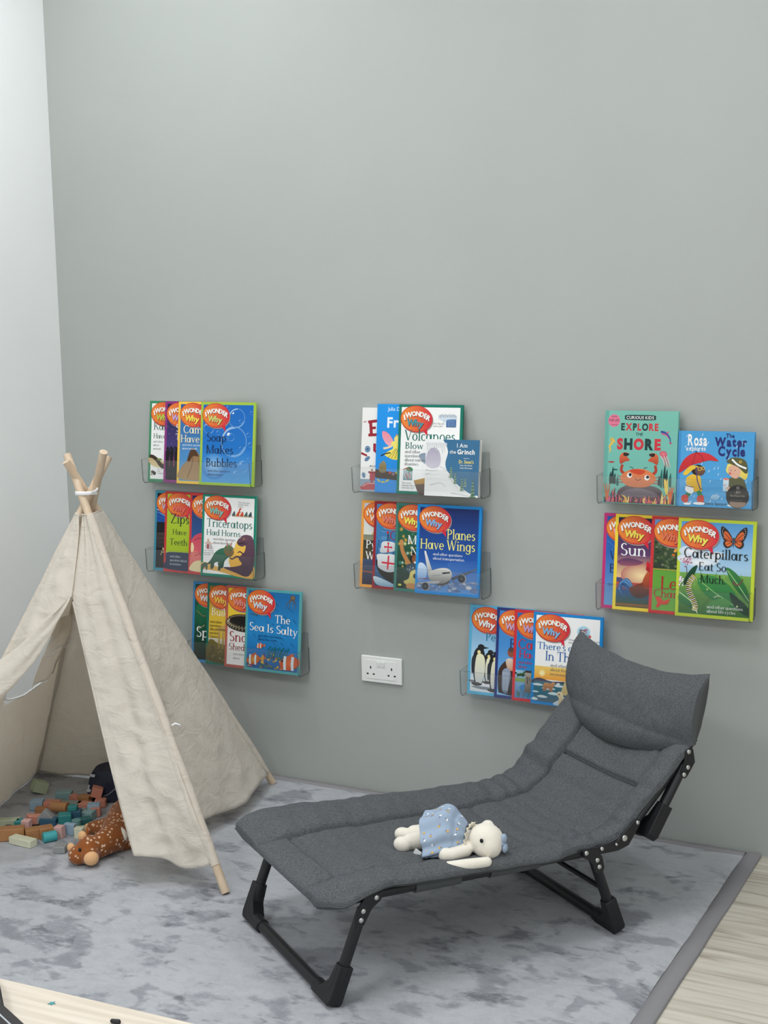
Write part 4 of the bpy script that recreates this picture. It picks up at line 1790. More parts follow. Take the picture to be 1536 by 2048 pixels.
XH = 0.44
GL = {
    ' ': ([], 0.22),
    'a': (_ar(.215, .22, .20, .235) + _st(.425, .0, .455, 0, 0) + _br(.42, .54, .014, .028), .54),
    'b': (_st(.10, 0, .72, 0, 2) + _ar(.27, .22, .21, .235), .50),
    'c': (_ar(.23, .22, .21, .235, 45, 315), .42),
    'd': (_ar(.23, .22, .21, .235) + _st(.40, 0, .72, 0, 2) + _br(.40, .50, .014, .028), .51),
    'e': (_ar(.23, .22, .21, .235, 0, 318) + _br(.06, .43, .24), .46),
    'f': (_st(.14, 0, .56, 1, 0) + _ar(.27, .56, .175, .17, 40, 180) + _br(.03, .30, .425), .33),
    'g': (_ar(.23, .22, .21, .235) + _st(.40, -.06, XH, 0, 0) + _ar(.23, -.06, .214, .16, 195, 360), .49),
    'h': (_st(.11, 0, .72, 1, 2) + _ar(.27, .25, .205, .205, 0, 160) + _st(.43, 0, .26, 1, 0), .55),
    'i': (_st(.12, 0, XH, 1, 2) + _dot(.12, .60), .24),
    'k': (_st(.11, 0, .72, 1, 2) + _dg(.14, .19, .40, .44, .05) + _dg(.47, 0, .23, .27, .10) + _sf(.46, 0) + _sf(.39, .412), .54),
    'l': (_st(.12, 0, .72, 1, 2), .24),
    'm': (_st(.11, 0, XH, 1, 2) + _ar(.255, .25, .19, .205, 0, 160) + _st(.40, 0, .26, 1, 0) + _ar(.545, .25, .19, .205, 0, 160) + _st(.69, 0, .26, 1, 0), .81),
    'n': (_st(.11, 0, XH, 1, 2) + _ar(.27, .25, .205, .205, 0, 160) + _st(.43, 0, .26, 1, 0), .55),
    'o': (_ar(.24, .22, .22, .235), .48),
    'p': (_st(.11, -.21, XH, 1, 2) + _ar(.28, .22, .21, .235), .51),
    'q': (_ar(.23, .22, .21, .235) + _st(.40, -.21, XH, 1, 0), .51),
    'r': (_st(.11, 0, XH, 1, 2) + _ar(.25, .26, .17, .19, 50, 160), .38),
    's': (_ar(.19, .325, .145, .13, 30, 270) + _ar(.19, .115, .155, .13, 90, -150), .37),
    't': (_st(.13, .04, .58, 0, 0) + _ar(.22, .07, .135, .085, 180, 320) + _br(.02, .28, .425), .31),
    'u': (_st(.11, .18, XH, 0, 2) + _ar(.26, .19, .195, .20, 180, 345) + _st(.43, 0, XH, 0, 2) + _br(.43, .53, .014, .028), .55),
    'v': (_dg(.24, 0, .08, .44, .09) + _dg(.24, 0, .40, .44, .04) + _sf(.08, .412) + _sf(.40, .412, .13), .48),
    'w': (_dg(.21, 0, .08, .44, .09) + _dg(.21, 0, .36, .44, .04) + _dg(.50, 0, .36, .44, .09) + _dg(.50, 0, .63, .44, .04) + _sf(.08, .412) + _sf(.63, .412, .13), .71),
    'y': (_dg(.24, 0, .08, .44, .09) + _dg(.15, -.20, .40, .44, .045) + _sf(.08, .412) + _sf(.40, .412, .13) + _dot(.12, -.18, .05), .48),
    "'": (_dg(.05, .55, .08, .70, .06), .14),
    '.': (_dot(.08, .05), .18),
    '?': (_ar(.18, .54, .15, .16, 180, -80) + _st(.18, .20, .40, 0, 0) + _dot(.18, .05), .36),
    'A': (_dg(.07, 0, .30, .70, .04) + _dg(.56, 0, .33, .70, .095) + _br(.16, .46, .25) + _sf(.07, 0) + _sf(.56, 0, .2), .65),
    'B': (_st(.12, 0, .70) + _ar(.17, .53, .27, .17, -90, 90) + _ar(.17, .19, .32, .19, -90, 90), .53),
    'C': (_ar(.36, .35, .33, .36, 42, 318), .65),
    'E': (_st(.12, 0, .70) + _br(.1, .47, .017) + _br(.1, .45, .683) + _br(.1, .37, .36) + _dg(.46, .0, .48, .15, .025) + _dg(.44, .70, .44, .56, .025), .52),
    'G': (_ar(.36, .35, .33, .36, 42, 330) + _st(.60, .02, .30, 0, 1), .71),
    'H': (_st(.12, 0, .70) + _st(.58, 0, .70) + _br(.12, .58, .36), .70),
    'I': (_st(.13, 0, .70), .26),
    'K': (_st(.12, 0, .70) + _dg(.16, .30, .50, .70, .045) + _dg(.56, 0, .26, .42, .10) + _sf(.56, 0) + _sf(.49, .672), .64),
    'L': (_st(.12, 0, .70) + _br(.1, .48, .017) + _dg(.47, .0, .49, .16, .025), .51),
    'M': (_st(.10, 0, .70, 1, 0) + _dg(.40, 0, .11, .70, .09) + _dg(.40, 0, .68, .70, .04) + _st(.70, 0, .70, 1, 1) + _sf(.08, .672), .83),
    'N': (_dg(.11, 0, .11, .70, .04) + _dg(.58, 0, .11, .70, .10) + _dg(.59, 0, .59, .70, .04) + _sf(.11, 0) + _sf(.59, .672) + _sf(.08, .672), .70),
    'P': (_st(.12, 0, .70) + _ar(.17, .50, .32, .20, -90, 90), .52),
    'R': (_st(.12, 0, .70) + _ar(.17, .51, .30, .19, -90, 90) + _dg(.54, 0, .28, .34, .10) + _sf(.56, 0), .62),
    'S': (_ar(.25, .525, .195, .19, 35, 270) + _ar(.25, .175, .215, .185, 90, -150), .48),
    'T': (_st(.30, 0, .70, 1, 0) + _br(.03, .57, .683) + _dg(.03, .70, .05, .55, .025) + _dg(.57, .70, .55, .55, .025), .60),
    'V': (_dg(.32, 0, .08, .70, .10) + _dg(.32, 0, .56, .70, .045) + _sf(.08, .672) + _sf(.56, .672), .63),
    'W': (_dg(.28, 0, .08, .70, .10) + _dg(.28, 0, .46, .70, .045) + _dg(.64, 0, .44, .70, .10) + _dg(.64, 0, .82, .70, .045) + _sf(.08, .672) + _sf(.82, .672), .90),
    'Z': (_br(.06, .52, .683) + _br(.04, .54, .017) + _dg(.09, .02, .47, .68, .10) + _dg(.06, .70, .06, .56, .025) + _dg(.53, 0, .55, .15, .025), .58),
}

SANS = {}


def sans_glyph(ch, bold):
    key = (ch, bold)
    if key in SANS:
        return SANS[key]
    cu = bpy.data.curves.new('glyph', 'FONT')
    cu.body = ch
    cu.size = 1.0
    cu.offset = bold
    cu.resolution_u = 3
    ob = bpy.data.objects.new('glyph', cu)
    COL.objects.link(ob)
    dg = bpy.context.evaluated_depsgraph_get()
    me = bpy.data.meshes.new_from_object(ob.evaluated_get(dg))
    vs = [(v.co.x, v.co.y) for v in me.vertices]
    fs = [tuple(p.vertices) for p in me.polygons]
    bpy.data.objects.remove(ob, do_unlink=True)
    bpy.data.curves.remove(cu)
    bpy.data.meshes.remove(me)
    if vs:
        x0, x1 = min(v[0] for v in vs), max(v[0] for v in vs)
    else:
        x0, x1 = 0, 0.25
    SANS[key] = ([(v[0] - x0, v[1]) for v in vs], fs, x1 - x0)
    return SANS[key]


PRINT = bpy.data.materials.new('printed_cover')
PRINT.use_nodes = True
_nt = PRINT.node_tree
_a = _nt.nodes.new('ShaderNodeAttribute')
_a.attribute_name = 'Col'
_nt.links.new(_a.outputs['Color'], _nt.nodes['Principled BSDF'].inputs['Base Color'])
_nt.nodes['Principled BSDF'].inputs['Roughness'].default_value = 0.42
_nt.nodes['Principled BSDF'].inputs['Specular IOR Level'].default_value = 0.3
PAGE = mat('white_page_block', rgb(236, 234, 228), 0.8, mix=(rgb(214, 212, 206), 3, 2, 0.4, 0.6, (1, 900, 1)))


class Cover:
    """printed cover: x to the right 0..1, y down 0..H, both in cover widths"""
    STEP = 0.000004

    def __init__(self, w, h):
        self.w, self.h, self.H = w, h, h / w
        self.v, self.f, self.c, self.lay = [], [], [], 0

    def _add(self, pts, faces, cols, k=0):
        b = len(self.v)
        d = -(self.lay * 2 + 2 + k) * self.STEP
        for (x, y), c in zip(pts, cols):
            self.v.append(((min(max(x, 0.0), 1.0) - 0.5) * self.w, d, self.h - min(max(y, 0.0), self.H) * self.w))
            self.c.append(c)
        for f in faces:
            self.f.append(tuple(b + i for i in f))

    def up(self, n=1):
        self.lay += n

    def poly(self, pts, c, c2=None, axis=1):
        self.up()
        if c2 is None:
            cols = [c] * len(pts)
        else:
            lo, hi = min(p[axis] for p in pts), max(p[axis] for p in pts)
            cols = [tuple(c[i] + (c2[i] - c[i]) * ((p[axis] - lo) / max(hi - lo, 1e-6)) for i in range(4)) for p in pts]
        if len(pts) <= 4:
            self._add(pts, [tuple(range(len(pts)))], cols)
        else:
            tri = tessellate_polygon([[Vector((p[0], p[1], 0)) for p in pts]])
            self._add(pts, [tuple(t) for t in tri], cols)

    def rect(self, x0, y0, x1, y1, c, c2=None, mid=None):
        if mid is None:
            self.poly([(x0, y0), (x1, y0), (x1, y1), (x0, y1)], c, c2)
        else:
            f, cm = mid
            ym = y0 + (y1 - y0) * f
            self.poly([(x0, y0), (x1, y0), (x1, ym), (x0, ym)], c, cm)
            self.poly([(x0, ym), (x1, ym), (x1, y1), (x0, y1)], cm, c2)

    def ell(self, cx, cy, rx, ry, c, c2=None, rot=0.0, n=20, axis=None):
        """c2: rim colour, or with axis a linear blend along that axis"""
        self.up()
        ca, sa = math.cos(rot), math.sin(rot)
        pts = [(cx, cy)] + [(cx + rx * math.cos(2 * PI * k / n) * ca - ry * math.sin(2 * PI * k / n) * sa, cy + rx * math.cos(2 * PI * k / n) * sa + ry * math.sin(2 * PI * k / n) * ca) for k in range(n)]
        if c2 is None:
            cols = [c] * (n + 1)
        elif axis is None:
            cols = [c] + [c2] * n
        else:
            lo, hi = min(p[axis] for p in pts), max(p[axis] for p in pts)
            cols = [tuple(c[i] + (c2[i] - c[i]) * ((p[axis] - lo) / (hi - lo)) for i in range(4)) for p in pts]
        self._add(pts, [(0, 1 + k, 1 + (k + 1) % n) for k in range(n)], cols)

    def ring(self, cx, cy, r, wd, c, a0=0, a1=360, n=24, ry=None, c2=None):
        self.up()
        ry = ry or r
        pts, fs, cols = [], [], []
        for k in range(n + 1):
            a = math.radians(a0 + (a1 - a0) * k / n)
            pts += [(cx + r * math.cos(a), cy + ry * math.sin(a)), (cx + (r - wd) * math.cos(a), cy + (ry - wd) * math.sin(a))]
            cols += [c, c2 or c]
        for k in range(n):
            fs.append((2 * k, 2 * k + 1, 2 * k + 3, 2 * k + 2))
        self._add(pts, fs, cols)

    def line(self, pts, wd, c, w1=None):
        self.up()
        P = [Vector(p) for p in pts]
        N = len(P)
        vs, fs = [], []
        for i, p in enumerate(P):
            d = (P[min(i + 1, N - 1)] - P[max(i - 1, 0)])
            d = d.normalized() if d.length else Vector((1, 0))
            n = Vector((-d.y, d.x))
            hw = (wd + ((w1 if w1 is not None else wd) - wd) * i / (N - 1)) / 2
            vs += [(p.x + n.x * hw, p.y + n.y * hw), (p.x - n.x * hw, p.y - n.y * hw)]
        for i in range(N - 1):
            fs.append((2 * i, 2 * i + 1, 2 * i + 3, 2 * i + 2))
        self._add(vs, fs, [c] * len(vs))

    def curve(self, pts, wd, c, w1=None, n=8):
        self.line([(p.x, p.y) for p in catmull([(q[0], q[1], 0) for q in pts], n)], wd, c, w1)

    def blob(self, pts, c, c2=None, n=5, axis=1):
        """smooth closed outline through pts"""
        P = [Vector((p[0], p[1], 0)) for p in pts]
        m = len(P)
        out = []
        for i in range(m):
            a, b_, cc, d = P[i - 1], P[i], P[(i + 1) % m], P[(i + 2) % m]
            for k in range(n):
                t = k / n
                q = 0.5 * ((2 * b_) + (cc - a) * t + (2 * a - 5 * b_ + 4 * cc - d) * t * t + (3 * b_ - a - 3 * cc + d) * t ** 3)
                out.append((q.x, q.y))
        self.poly(out, c, c2, axis)

    def serif(self, s, x, y, cap, c, width=None, slope=0.0, shadow=None):
        """baseline start (x,y), cap height in cover widths; width squeezes the line to fit"""
        k = cap / 0.70
        tot = sum(GL[ch][1] for ch in s) * k
        kx = k * (width / tot if width else 1.0)
        if shadow:
            self.serif(s, x + 0.006, y + 0.006, cap, shadow, width or tot, slope)
        self.up()
        cx = x
        for ch in s:
            g, adv = GL[ch]
            for i, p in enumerate(g):
                pts = [(cx + q[0] * kx, y + slope * (cx - x) - q[1] * k) for q in p]
                self._add(pts, [tuple(range(len(pts)))], [c] * len(pts), (i % 12) * 0.15)
            cx += adv * kx
        return cx

    def sans(self, s, x, y, cap, cols, width=None, bold=0.02, gap=0.09, slope=0.0, slant=0.0):
        """cols: one colour or a list per letter"""
        k = cap / 0.73
        adv = []
        for ch in s:
            adv.append((0.28 if ch == ' ' else sans_glyph(ch, bold)[2] + gap) * k)
        kx = (width / (sum(adv) - gap * k)) if width else 1.0
        self.up()
        cx = x
        for i, ch in enumerate(s):
            if ch != ' ':
                vs, fs, wd = sans_glyph(ch, bold)
                c = cols[i % len(cols)] if isinstance(cols, list) else cols
                pts = [(cx + (v[0] * k + slant * v[1] * k) * kx, y + slope * (cx - x) - v[1] * k) for v in vs]
                self._add(pts, fs, [c] * len(pts))
            cx += adv[i] * kx
        return cx

    def glyph_at(self, ch, cx, cy, hgt, ang, c, sx=1.0, bold=0.035):
        vs, fs, wd = sans_glyph(ch, bold)
        k = hgt / 0.73
        ca, sa = math.cos(ang), math.sin(ang)
        pts = []
        for v in vs:
            a, b_ = (v[0] - wd / 2) * k * sx, -(v[1] - 0.36) * k
            pts.append((cx + a * ca - b_ * sa, cy + a * sa + b_ * ca))
        self._add(pts, fs, [c] * len(pts))

    def build(self, name, parent, y=0.0, label=None, thick=0.0):
        """front sheet with its print, as one mesh"""
        me = bpy.data.meshes.new(name)
        vs = [(a, b_ + y, z) for a, b_, z in self.v]
        me.from_pydata(vs, [], self.f)
        me.materials.append(PRINT)
        at = me.color_attributes.new('Col', 'FLOAT_COLOR', 'POINT')
        at.data.foreach_set('color', [q for c in self.c for q in c])
        bm = bmesh.new()
        bm.from_mesh(me)
        for f in bm.faces:
            f.normal_update()
        flip = [f for f in bm.faces if f.normal.y > 0]
        bmesh.ops.reverse_faces(bm, faces=flip)
        bm.to_mesh(me)
        bm.free()
        o = bpy.data.objects.new(name, me)
        COL.objects.link(o)
        o.parent = parent
        if label:
            o['label'] = label
        return o


WHITE = rgb(246, 246, 245)
INK = rgb(26, 30, 40)
DGREY = rgb(84, 88, 92)
LOGO_A, LOGO_B, LOGO_R = rgb(240, 140, 52), rgb(214, 40, 62), rgb(196, 58, 34)


def logo(cv, why, x=0.28, y=0.205):
    """speech bubble lettering of the series"""
    cv.ell(x + 0.012, y + 0.014, 0.255, 0.190, rgb(150, 140, 136), None, 0.10, 36)
    cv.poly([(x + 0.075, y + 0.13), (x + 0.185, y + 0.245), (x + 0.17, y + 0.10)], LOGO_B)
    cv.ell(x, y, 0.253, 0.188, LOGO_R, LOGO_B, 0.10, 40, axis=0)
    cv.ell(x, y - 0.003, 0.241, 0.176, LOGO_A, LOGO_B, 0.10, 40, axis=0)
    L = [('I', -.188, -.020, .074, -.26, 1.25), ('W', -.122, -.058, .074, -.16, 1.0), ('O', -.040, -.074, .066, -.05, .9), ('N', .024, -.076, .068, .05, .95),
         ('D', .086, -.064, .068, .16, .95), ('E', .140, -.044, .068, .24, .95), ('R', .190, -.016, .074, .34, .95)]
    cv.up(2)
    for ch, dx, dy, h, a, sx in L:
        cv.glyph_at(ch, x + dx + .007, y + dy + .008, h * 1.04, a, rgb(120, 40, 24), sx, 0.045)
    cv.up(2)
    for ch, dx, dy, h, a, sx in L:
        cv.glyph_at(ch, x + dx, y + dy, h, a, rgb(252, 250, 246), sx, 0.04)
    W = [('W', -.082, .048, .092, .10, .95), ('h', .008, .052, .092, .13, 1.05), ('y', .078, .066, .092, .16, 1.1)]
    cv.up(2)
    for ch, dx, dy, h, a, sx in W:
        cv.glyph_at(ch, x + dx + .007, y + dy + .008, h * 1.04, a, rgb(140, 30, 36), sx, 0.055)
    cv.up(2)
    for ch, dx, dy, h, a, sx in W:
        cv.glyph_at(ch, x + dx, y + dy, h, a, why, sx, 0.045)
    cv.up()


BWID, BHGT, BTH = 0.2165, 0.2750, 0.0068


def iww(border, c0, c1=None, mid=None, w=BWID, h=BHGT):
    cv = Cover(w, h)
    cv.rect(0, 0, 1, cv.H, border)
    cv.rect(0.042, 0.040, 0.958, cv.H - 0.042, c0, c1, mid)
    return cv


def small(cv, lines, x, y, c, cap=0.034, lead=0.055, width=None):
    for i, t in enumerate(lines):
        cv.serif(t, x, y + i * lead, cap, c)


def place_book(key, cv, x, ytop, zlift, order, label, thick=BTH, name='picture_book', tilt=6.6, cat='book', pages_inset=0.0025, hard=False, zoff=0.0, roll=0.0):
    """order 0 = rearmost book of its ledge"""
    lx, lz, _ = LEDGES[key]
    o = empty(name, (x + cv.w / 2, ytop, lz + 0.0032 + zoff), label, cat, 'books on the acrylic ledges', rot=(math.radians(-tilt), math.radians(roll), 0))
    cv.build('front_cover', o, y=-thick / 2)
    t = 0.0022 if hard else 0.0006
    b = MB()
    b.box((0, -thick / 2 + t / 2, cv.h / 2), (cv.w, t, cv.h))
    b.box((0, thick / 2 - t / 2, cv.h / 2), (cv.w, t, cv.h))
    b.box((-cv.w / 2 + t / 2, 0, cv.h / 2), (t, thick - 2 * t, cv.h))
    bc = cv.c[0]
    m = mat('cover_board_%d_%d_%d' % tuple(int(q * 99) for q in bc[:3]), bc, 0.45)
    b.build('binding', m, o)
    b = MB()
    ins = pages_inset
    b.box((t / 2 - ins / 2, 0, cv.h / 2), (cv.w - t - ins, thick - 2 * t, cv.h - 2 * ins * (1 if hard else 0.2)))
    b.build('page_block', PAGE, o)
    return o
# ------------------------------------------------------------------ the books, ledge by ledge (rear to front)
YF_ = -0.0585
DY_ = 0.0074


def yb(order, n):
    return YF_ + DY_ * (n - 1 - order)


QQ = 'and other questions'
rnd = random.Random(11)

# ---- top left ledge
cv = iww(rgb(58, 140, 98), WHITE)
cv.blob([(.0, .90), (.2, .93), (.5, .98), (.9, .95), (.95, 1.02), (.5, 1.06), (.1, 1.03)], rgb(206, 176, 120), rgb(226, 206, 160))
cv.curve([(.02, .87), (.09, .88), (.17, .93), (.24, 1.0), (.32, 1.02), (.5, .9), (.6, .8)], .05, rgb(62, 44, 32), .09)
cv.ell(.22, .92, .05, .018, rgb(120, 140, 70))
cv.ell(.09, 1.12, .035, .025, rgb(90, 80, 70)); cv.ell(.125, 1.14, .03, .03, rgb(40, 38, 38)); cv.ell(.07, 1.16, .03, .015, rgb(190, 176, 150))
small(cv, ['How do', 'baby', 'kangaroos'], .18, 1.08, DGREY, .022, .032)
logo(cv, rgb(190, 204, 80))
cv.serif('Kan', .085, .455, .118, rgb(36, 84, 72))
cv.serif('Have', .085, .590, .080, rgb(36, 84, 72))
small(cv, ['and other', 'about', 'animals'], .085, .655, DGREY, .034, .056)
place_book('L1', cv, -2.893, yb(0, 4), 0, 0, 'green-bordered white book with a brown tail picture, first of the top left ledge')

cv = iww(rgb(142, 52, 128), rgb(24, 28, 66), rgb(196, 60, 54), (.62, rgb(70, 58, 120)))
cv.rect(.042, 1.02, .958, cv.H - .042, rgb(30, 24, 34))
for k in range(26):
    cv.ell(rnd.uniform(.06, .94), rnd.uniform(.3, .75), .004, .004, rgb(226, 226, 240), n=6)
cv.ell(.26, .58, .05, .035, rgb(96, 92, 160), rgb(52, 50, 104), .6)
for x, s, a in ((.07, 1.0, 0), (.15, .95, .04), (.24, 1.02, -.02)):
    cv.ell(x, .74, .024, .030, rgb(16, 14, 20), n=10)
    cv.blob([(x - .035, .78), (x + .035, .78), (x + .03, .92), (x + .035, 1.1), (x - .03, 1.1), (x - .035, .92)], rgb(16, 14, 20))
    cv.line([(x + .02, .80), (x + .065, .70)], .022, rgb(16, 14, 20))
logo(cv, rgb(196, 170, 224))
cv.serif('Stars', .215, .47, .115, WHITE); cv.serif('Twinkle', .215, .60, .10, WHITE)
place_book('L1', cv, -2.822, yb(1, 4), 0, 1, 'purple-bordered book with dark figures against a night sky')

cv = iww(rgb(250, 204, 78), rgb(24, 88, 160), rgb(92, 160, 214))
cv.blob([(.05, 1.20), (.08, 1.02), (.18, .92), (.28, .74), (.40, .80), (.52, .98), (.68, 1.08), (.72, 1.20)], rgb(146, 112, 78), rgb(176, 146, 106))
cv.blob([(.19, .90), (.26, .73), (.33, .73), (.40, .84), (.30, .84), (.24, .92)], rgb(84, 56, 34))
cv.line([(.30, .84), (.28, 1.0), (.20, 1.18)], .012, rgb(112, 82, 54)); cv.line([(.40, .9), (.50, 1.15)], .012, rgb(120, 90, 60))
logo(cv, rgb(250, 226, 90))
cv.serif('Camels', .10, .49, .125, rgb(250, 240, 206), shadow=rgb(16, 50, 100)); cv.serif('Have', .055, .63, .115, rgb(250, 240, 206), shadow=rgb(16, 50, 100))
small(cv, [QQ, 'about animals'], .09, .685, rgb(226, 236, 246), .034, .055)
place_book('L1', cv, -2.761, yb(2, 4), 0, 2, 'yellow-bordered blue book with a camel hump picture')

cv = iww(rgb(166, 200, 66), rgb(20, 104, 190), rgb(86, 166, 226), (.55, rgb(24, 116, 200)))
cv.ell(.27, .98, .23, .20, rgb(150, 200, 240), rgb(52, 136, 210), n=28)
PB_ = rgb(190, 216, 240)
for x, y, r in ((.62, .60, .235), (.66, .24, .150), (.155, .395, .095), (.80, .97, .09), (.68, 1.095, .063), (.57, .53, .06), (.73, .29, .03), (.33, .47, .035), (.41, .40, .03), (.29, .39, .02), (.50, .09, .035), (.88, .49, .035), (.75, .70, .032), (.9, .86, .03), (.58, 1.19, .015), (.70, 1.19, .022), (.92, .64, .04), (.93, .16, .03), (.51, .56, .025)):
    cv.ring(x, y, r, r * .10, rgb(120, 170, 220), c2=rgb(44, 112, 190), n=28)
    cv.ring(x, y, r * .97, r * .13, PB_, 195, 275, 12, c2=rgb(100, 156, 214))
    cv.ring(x, y, r * .94, r * .10, rgb(150, 190, 230), 20, 100, 12, c2=rgb(90, 150, 210))
    cv.ell(x - r * .45, y - r * .5, r * .13, r * .08, rgb(236, 246, 252), rot=-.7, n=10)
logo(cv, rgb(206, 214, 120))
for t, y in (('Soap', .60), ('Makes', .785), ('Bubbles', .985)):
    cv.serif(t, .115, y, .128, rgb(18, 40, 78))
small(cv, [QQ, 'about science'], .155, 1.065, rgb(36, 64, 108), .036, .056)
place_book('L1', cv, -2.663, yb(3, 4), 0, 3, 'lime-bordered blue book with soap bubbles, front of the top left ledge')

# ---- middle left ledge
cv = iww(rgb(58, 140, 164), rgb(12, 14, 22), rgb(20, 22, 30))
cv.rect(.042, .25, .5, .50, rgb(14, 40, 92), rgb(20, 84, 170))
for y0, y1, c in ((.30, .40, rgb(190, 216, 244)), (.34, .44, rgb(80, 140, 214)), (.40, .47, rgb(40, 100, 190))):
    cv.line([(.045, y0), (.30, y1)], .014, c, .02)
cv.rect(.042, .54, .5, .66, rgb(16, 18, 24))
for k in range(12):
    cv.line([(.05, .68 + k * .02), (.30, .66 + k * .022 + rnd.uniform(-.01, .01))], .006, rgb(100 + rnd.randint(-30, 40), 92, 84))
logo(cv, rgb(190, 176, 206))
cv.serif('A', .13, 1.02, .115, rgb(236, 218, 160))
place_book('L2', cv, -2.886, yb(0, 4), 0, 0, 'blue-bordered black book with a blue light streak, first of the middle left ledge')

cv = iww(rgb(200, 56, 56), rgb(176, 200, 48), rgb(166, 192, 44))
cv.blob([(.042, .98), (.2, .955), (.55, .955), (.8, .98), (.9, 1.05), (.9, 1.228), (.042, 1.228), (.042, 1.1)], rgb(40, 52, 82))
cv.rect(.042, 1.08, .9, cv.H - .042, rgb(40, 52, 82))
logo(cv, rgb(232, 112, 96))
cv.serif('Zips', .11, .50, .150, rgb(30, 52, 40)); cv.serif('Have', .155, .68, .088, rgb(30, 52, 40)); cv.serif('Teeth', .105, .845, .102, rgb(30, 52, 40))
small(cv, ['and other', 'questions about', 'inventions'], .12, 1.04, rgb(206, 212, 220), .036, .060)
place_book('L2', cv, -2.837, yb(1, 4), 0, 1, 'red-bordered lime green book about zips on the middle left ledge')

cv = iww(rgb(208, 60, 60), rgb(18, 40, 92), rgb(60, 110, 176))
cv.blob([(.04, .78), (.12, .66), (.26, .62), (.4, .70), (.46, .90), (.42, 1.05), (.2, 1.08), (.1, 1.0)], rgb(206, 70, 92), rgb(226, 110, 120))
cv.blob([(.042, .95), (.14, .90), (.24, 1.0), (.2, 1.14), (.042, 1.18)], rgb(230, 120, 116))
cv.blob([(.042, .80), (.07, .78), (.10, .85), (.08, .92), (.042, .92)], rgb(246, 226, 176))
cv.blob([(.06, 1.12), (.2, 1.05), (.5, 1.1), (.6, 1.22), (.06, 1.22)], rgb(238, 220, 172))
cv.curve([(.10, .74), (.2, .70), (.3, .73)], .012, rgb(160, 40, 60)); cv.curve([(.12, .98), (.2, .95), (.28, 1.0)], .010, rgb(160, 40, 60))
logo(cv, rgb(240, 150, 130))
place_book('L2', cv, -2.728, yb(2, 4), 0, 2, 'red-bordered dark blue book with a pink shape, third of the middle left ledge')

cv = iww(rgb(22, 134, 112), WHITE)
cv.blob([(.60, .86), (.66, .70), (.78, .66), (.86, .86), (.82, 1.12), (.6, 1.14), (.52, 1.0)], rgb(246, 202, 92), rgb(236, 176, 70))
cv.blob([(.0, 1.08), (.1, 1.06), (.4, 1.13), (.8, 1.12), (.97, 1.06), (.99, 1.25), (.7, 1.245), (.35, 1.19), (.1, 1.17), (.03, 1.15)], rgb(236, 188, 100), rgb(222, 166, 78))
# upright purple dinosaur
PU, PUD = rgb(108, 74, 92), rgb(70, 50, 72)
cv.blob([(.70, .70), (.74, .62), (.84, .595), (.94, .63), (.985, .78), (.99, 1.0), (.94, 1.17), (.84, 1.235), (.66, 1.19), (.42, 1.12), (.60, 1.10), (.76, 1.05), (.70, .96), (.80, .86), (.82, .76), (.76, .78), (.70, .76)], PU, PUD)
cv.blob([(.66, .72), (.70, .655), (.80, .63), (.86, .68), (.84, .745), (.76, .745), (.70, .765)], rgb(122, 84, 96), PUD)
cv.line([(.69, .735), (.80, .715)], .008, rgb(40, 26, 34)); cv.ell(.785, .665, .010, .009, rgb(236, 190, 80), n=8)
cv.curve([(.74, .95), (.66, .94), (.58, .98), (.535, .96)], .03, PUD, .018); cv.curve([(.80, .90), (.72, .86), (.68, .88)], .024, PUD, .012)
cv.curve([(.84, 1.05), (.86, 1.16), (.80, 1.22)], .05, PUD, .03)
for k in range(7):
    cv.line([(.90 + .008 * math.sin(k), .70 + k * .06), (.975, .69 + k * .064)], .010, rgb(86, 58, 80))
# horned green dinosaur
GR, GRD = rgb(58, 118, 92), rgb(30, 72, 60)
cv.blob([(.10, 1.10), (.18, 1.02), (.26, .90), (.36, .835), (.46, .82), (.56, .87), (.58, .93), (.50, .97), (.44, 1.03), (.42, 1.12), (.36, 1.13), (.34, 1.05), (.26, 1.06), (.24, 1.14), (.18, 1.13), (.18, 1.08)], GR, GRD)
cv.blob([(.42, .85), (.46, .78), (.54, .77), (.60, .82), (.605, .90), (.54, .94), (.47, .93)], rgb(74, 126, 92), rgb(140, 96, 66))
for a, b_ in (((.49, .80), (.475, .70)), ((.54, .79), (.585, .69)), ((.59, .86), (.615, .80))):
    cv.line([a, b_], .026, rgb(190, 120, 84), .004)
cv.ell(.545, .85, .009, .008, rgb(20, 20, 20), n=8)
cv.curve([(.34, 1.05), (.35, 1.10), (.345, 1.17)], .05, GRD, .045); cv.curve([(.20, 1.06), (.21, 1.11), (.20, 1.16)], .04, GRD, .036)
cv.blob([(.0, 1.12), (.05, 1.07), (.11, 1.07), (.13, 1.13), (.11, 1.19), (.08, 1.13), (.04, 1.19), (.02, 1.16)], rgb(70, 96, 80))
# small dinosaurs top right and a caveman
for k in range(5):
    x = .58 + k * .075
    cv.blob([(x - .03, .315), (x - .01, .275), (x + .02, .24), (x + .035, .29), (x + .03, .315)], (rgb(80, 100, 100), rgb(206, 84, 48), rgb(206, 84, 48), rgb(80, 110, 100), rgb(60, 80, 84))[k])
cv.curve([(.70, .27), (.69, .22), (.72, .20)], .025, rgb(206, 84, 48))
cv.line([(.56, .322), (.95, .322)], .010, rgb(190, 160, 120))
small(cv, ['Which dinosaurs', 'used the safety', 'rockets'], .66, .118, DGREY, .022, .032)
cv.blob([(.08, .84), (.10, .74), (.14, .72), (.20, .80), (.21, .85)], rgb(196, 190, 190)); cv.rect(.11, .78, .14, .85, rgb(176, 60, 70)); cv.ell(.125, .71, .018, .022, rgb(226, 180, 150), n=10)
cv.line([(.06, .76), (.21, .765)], .014, rgb(226, 180, 150))
small(cv, ['How long did', 'dinosaurs rule', 'the earth'], .06, .885, DGREY, .022, .032)
logo(cv, rgb(120, 190, 176))
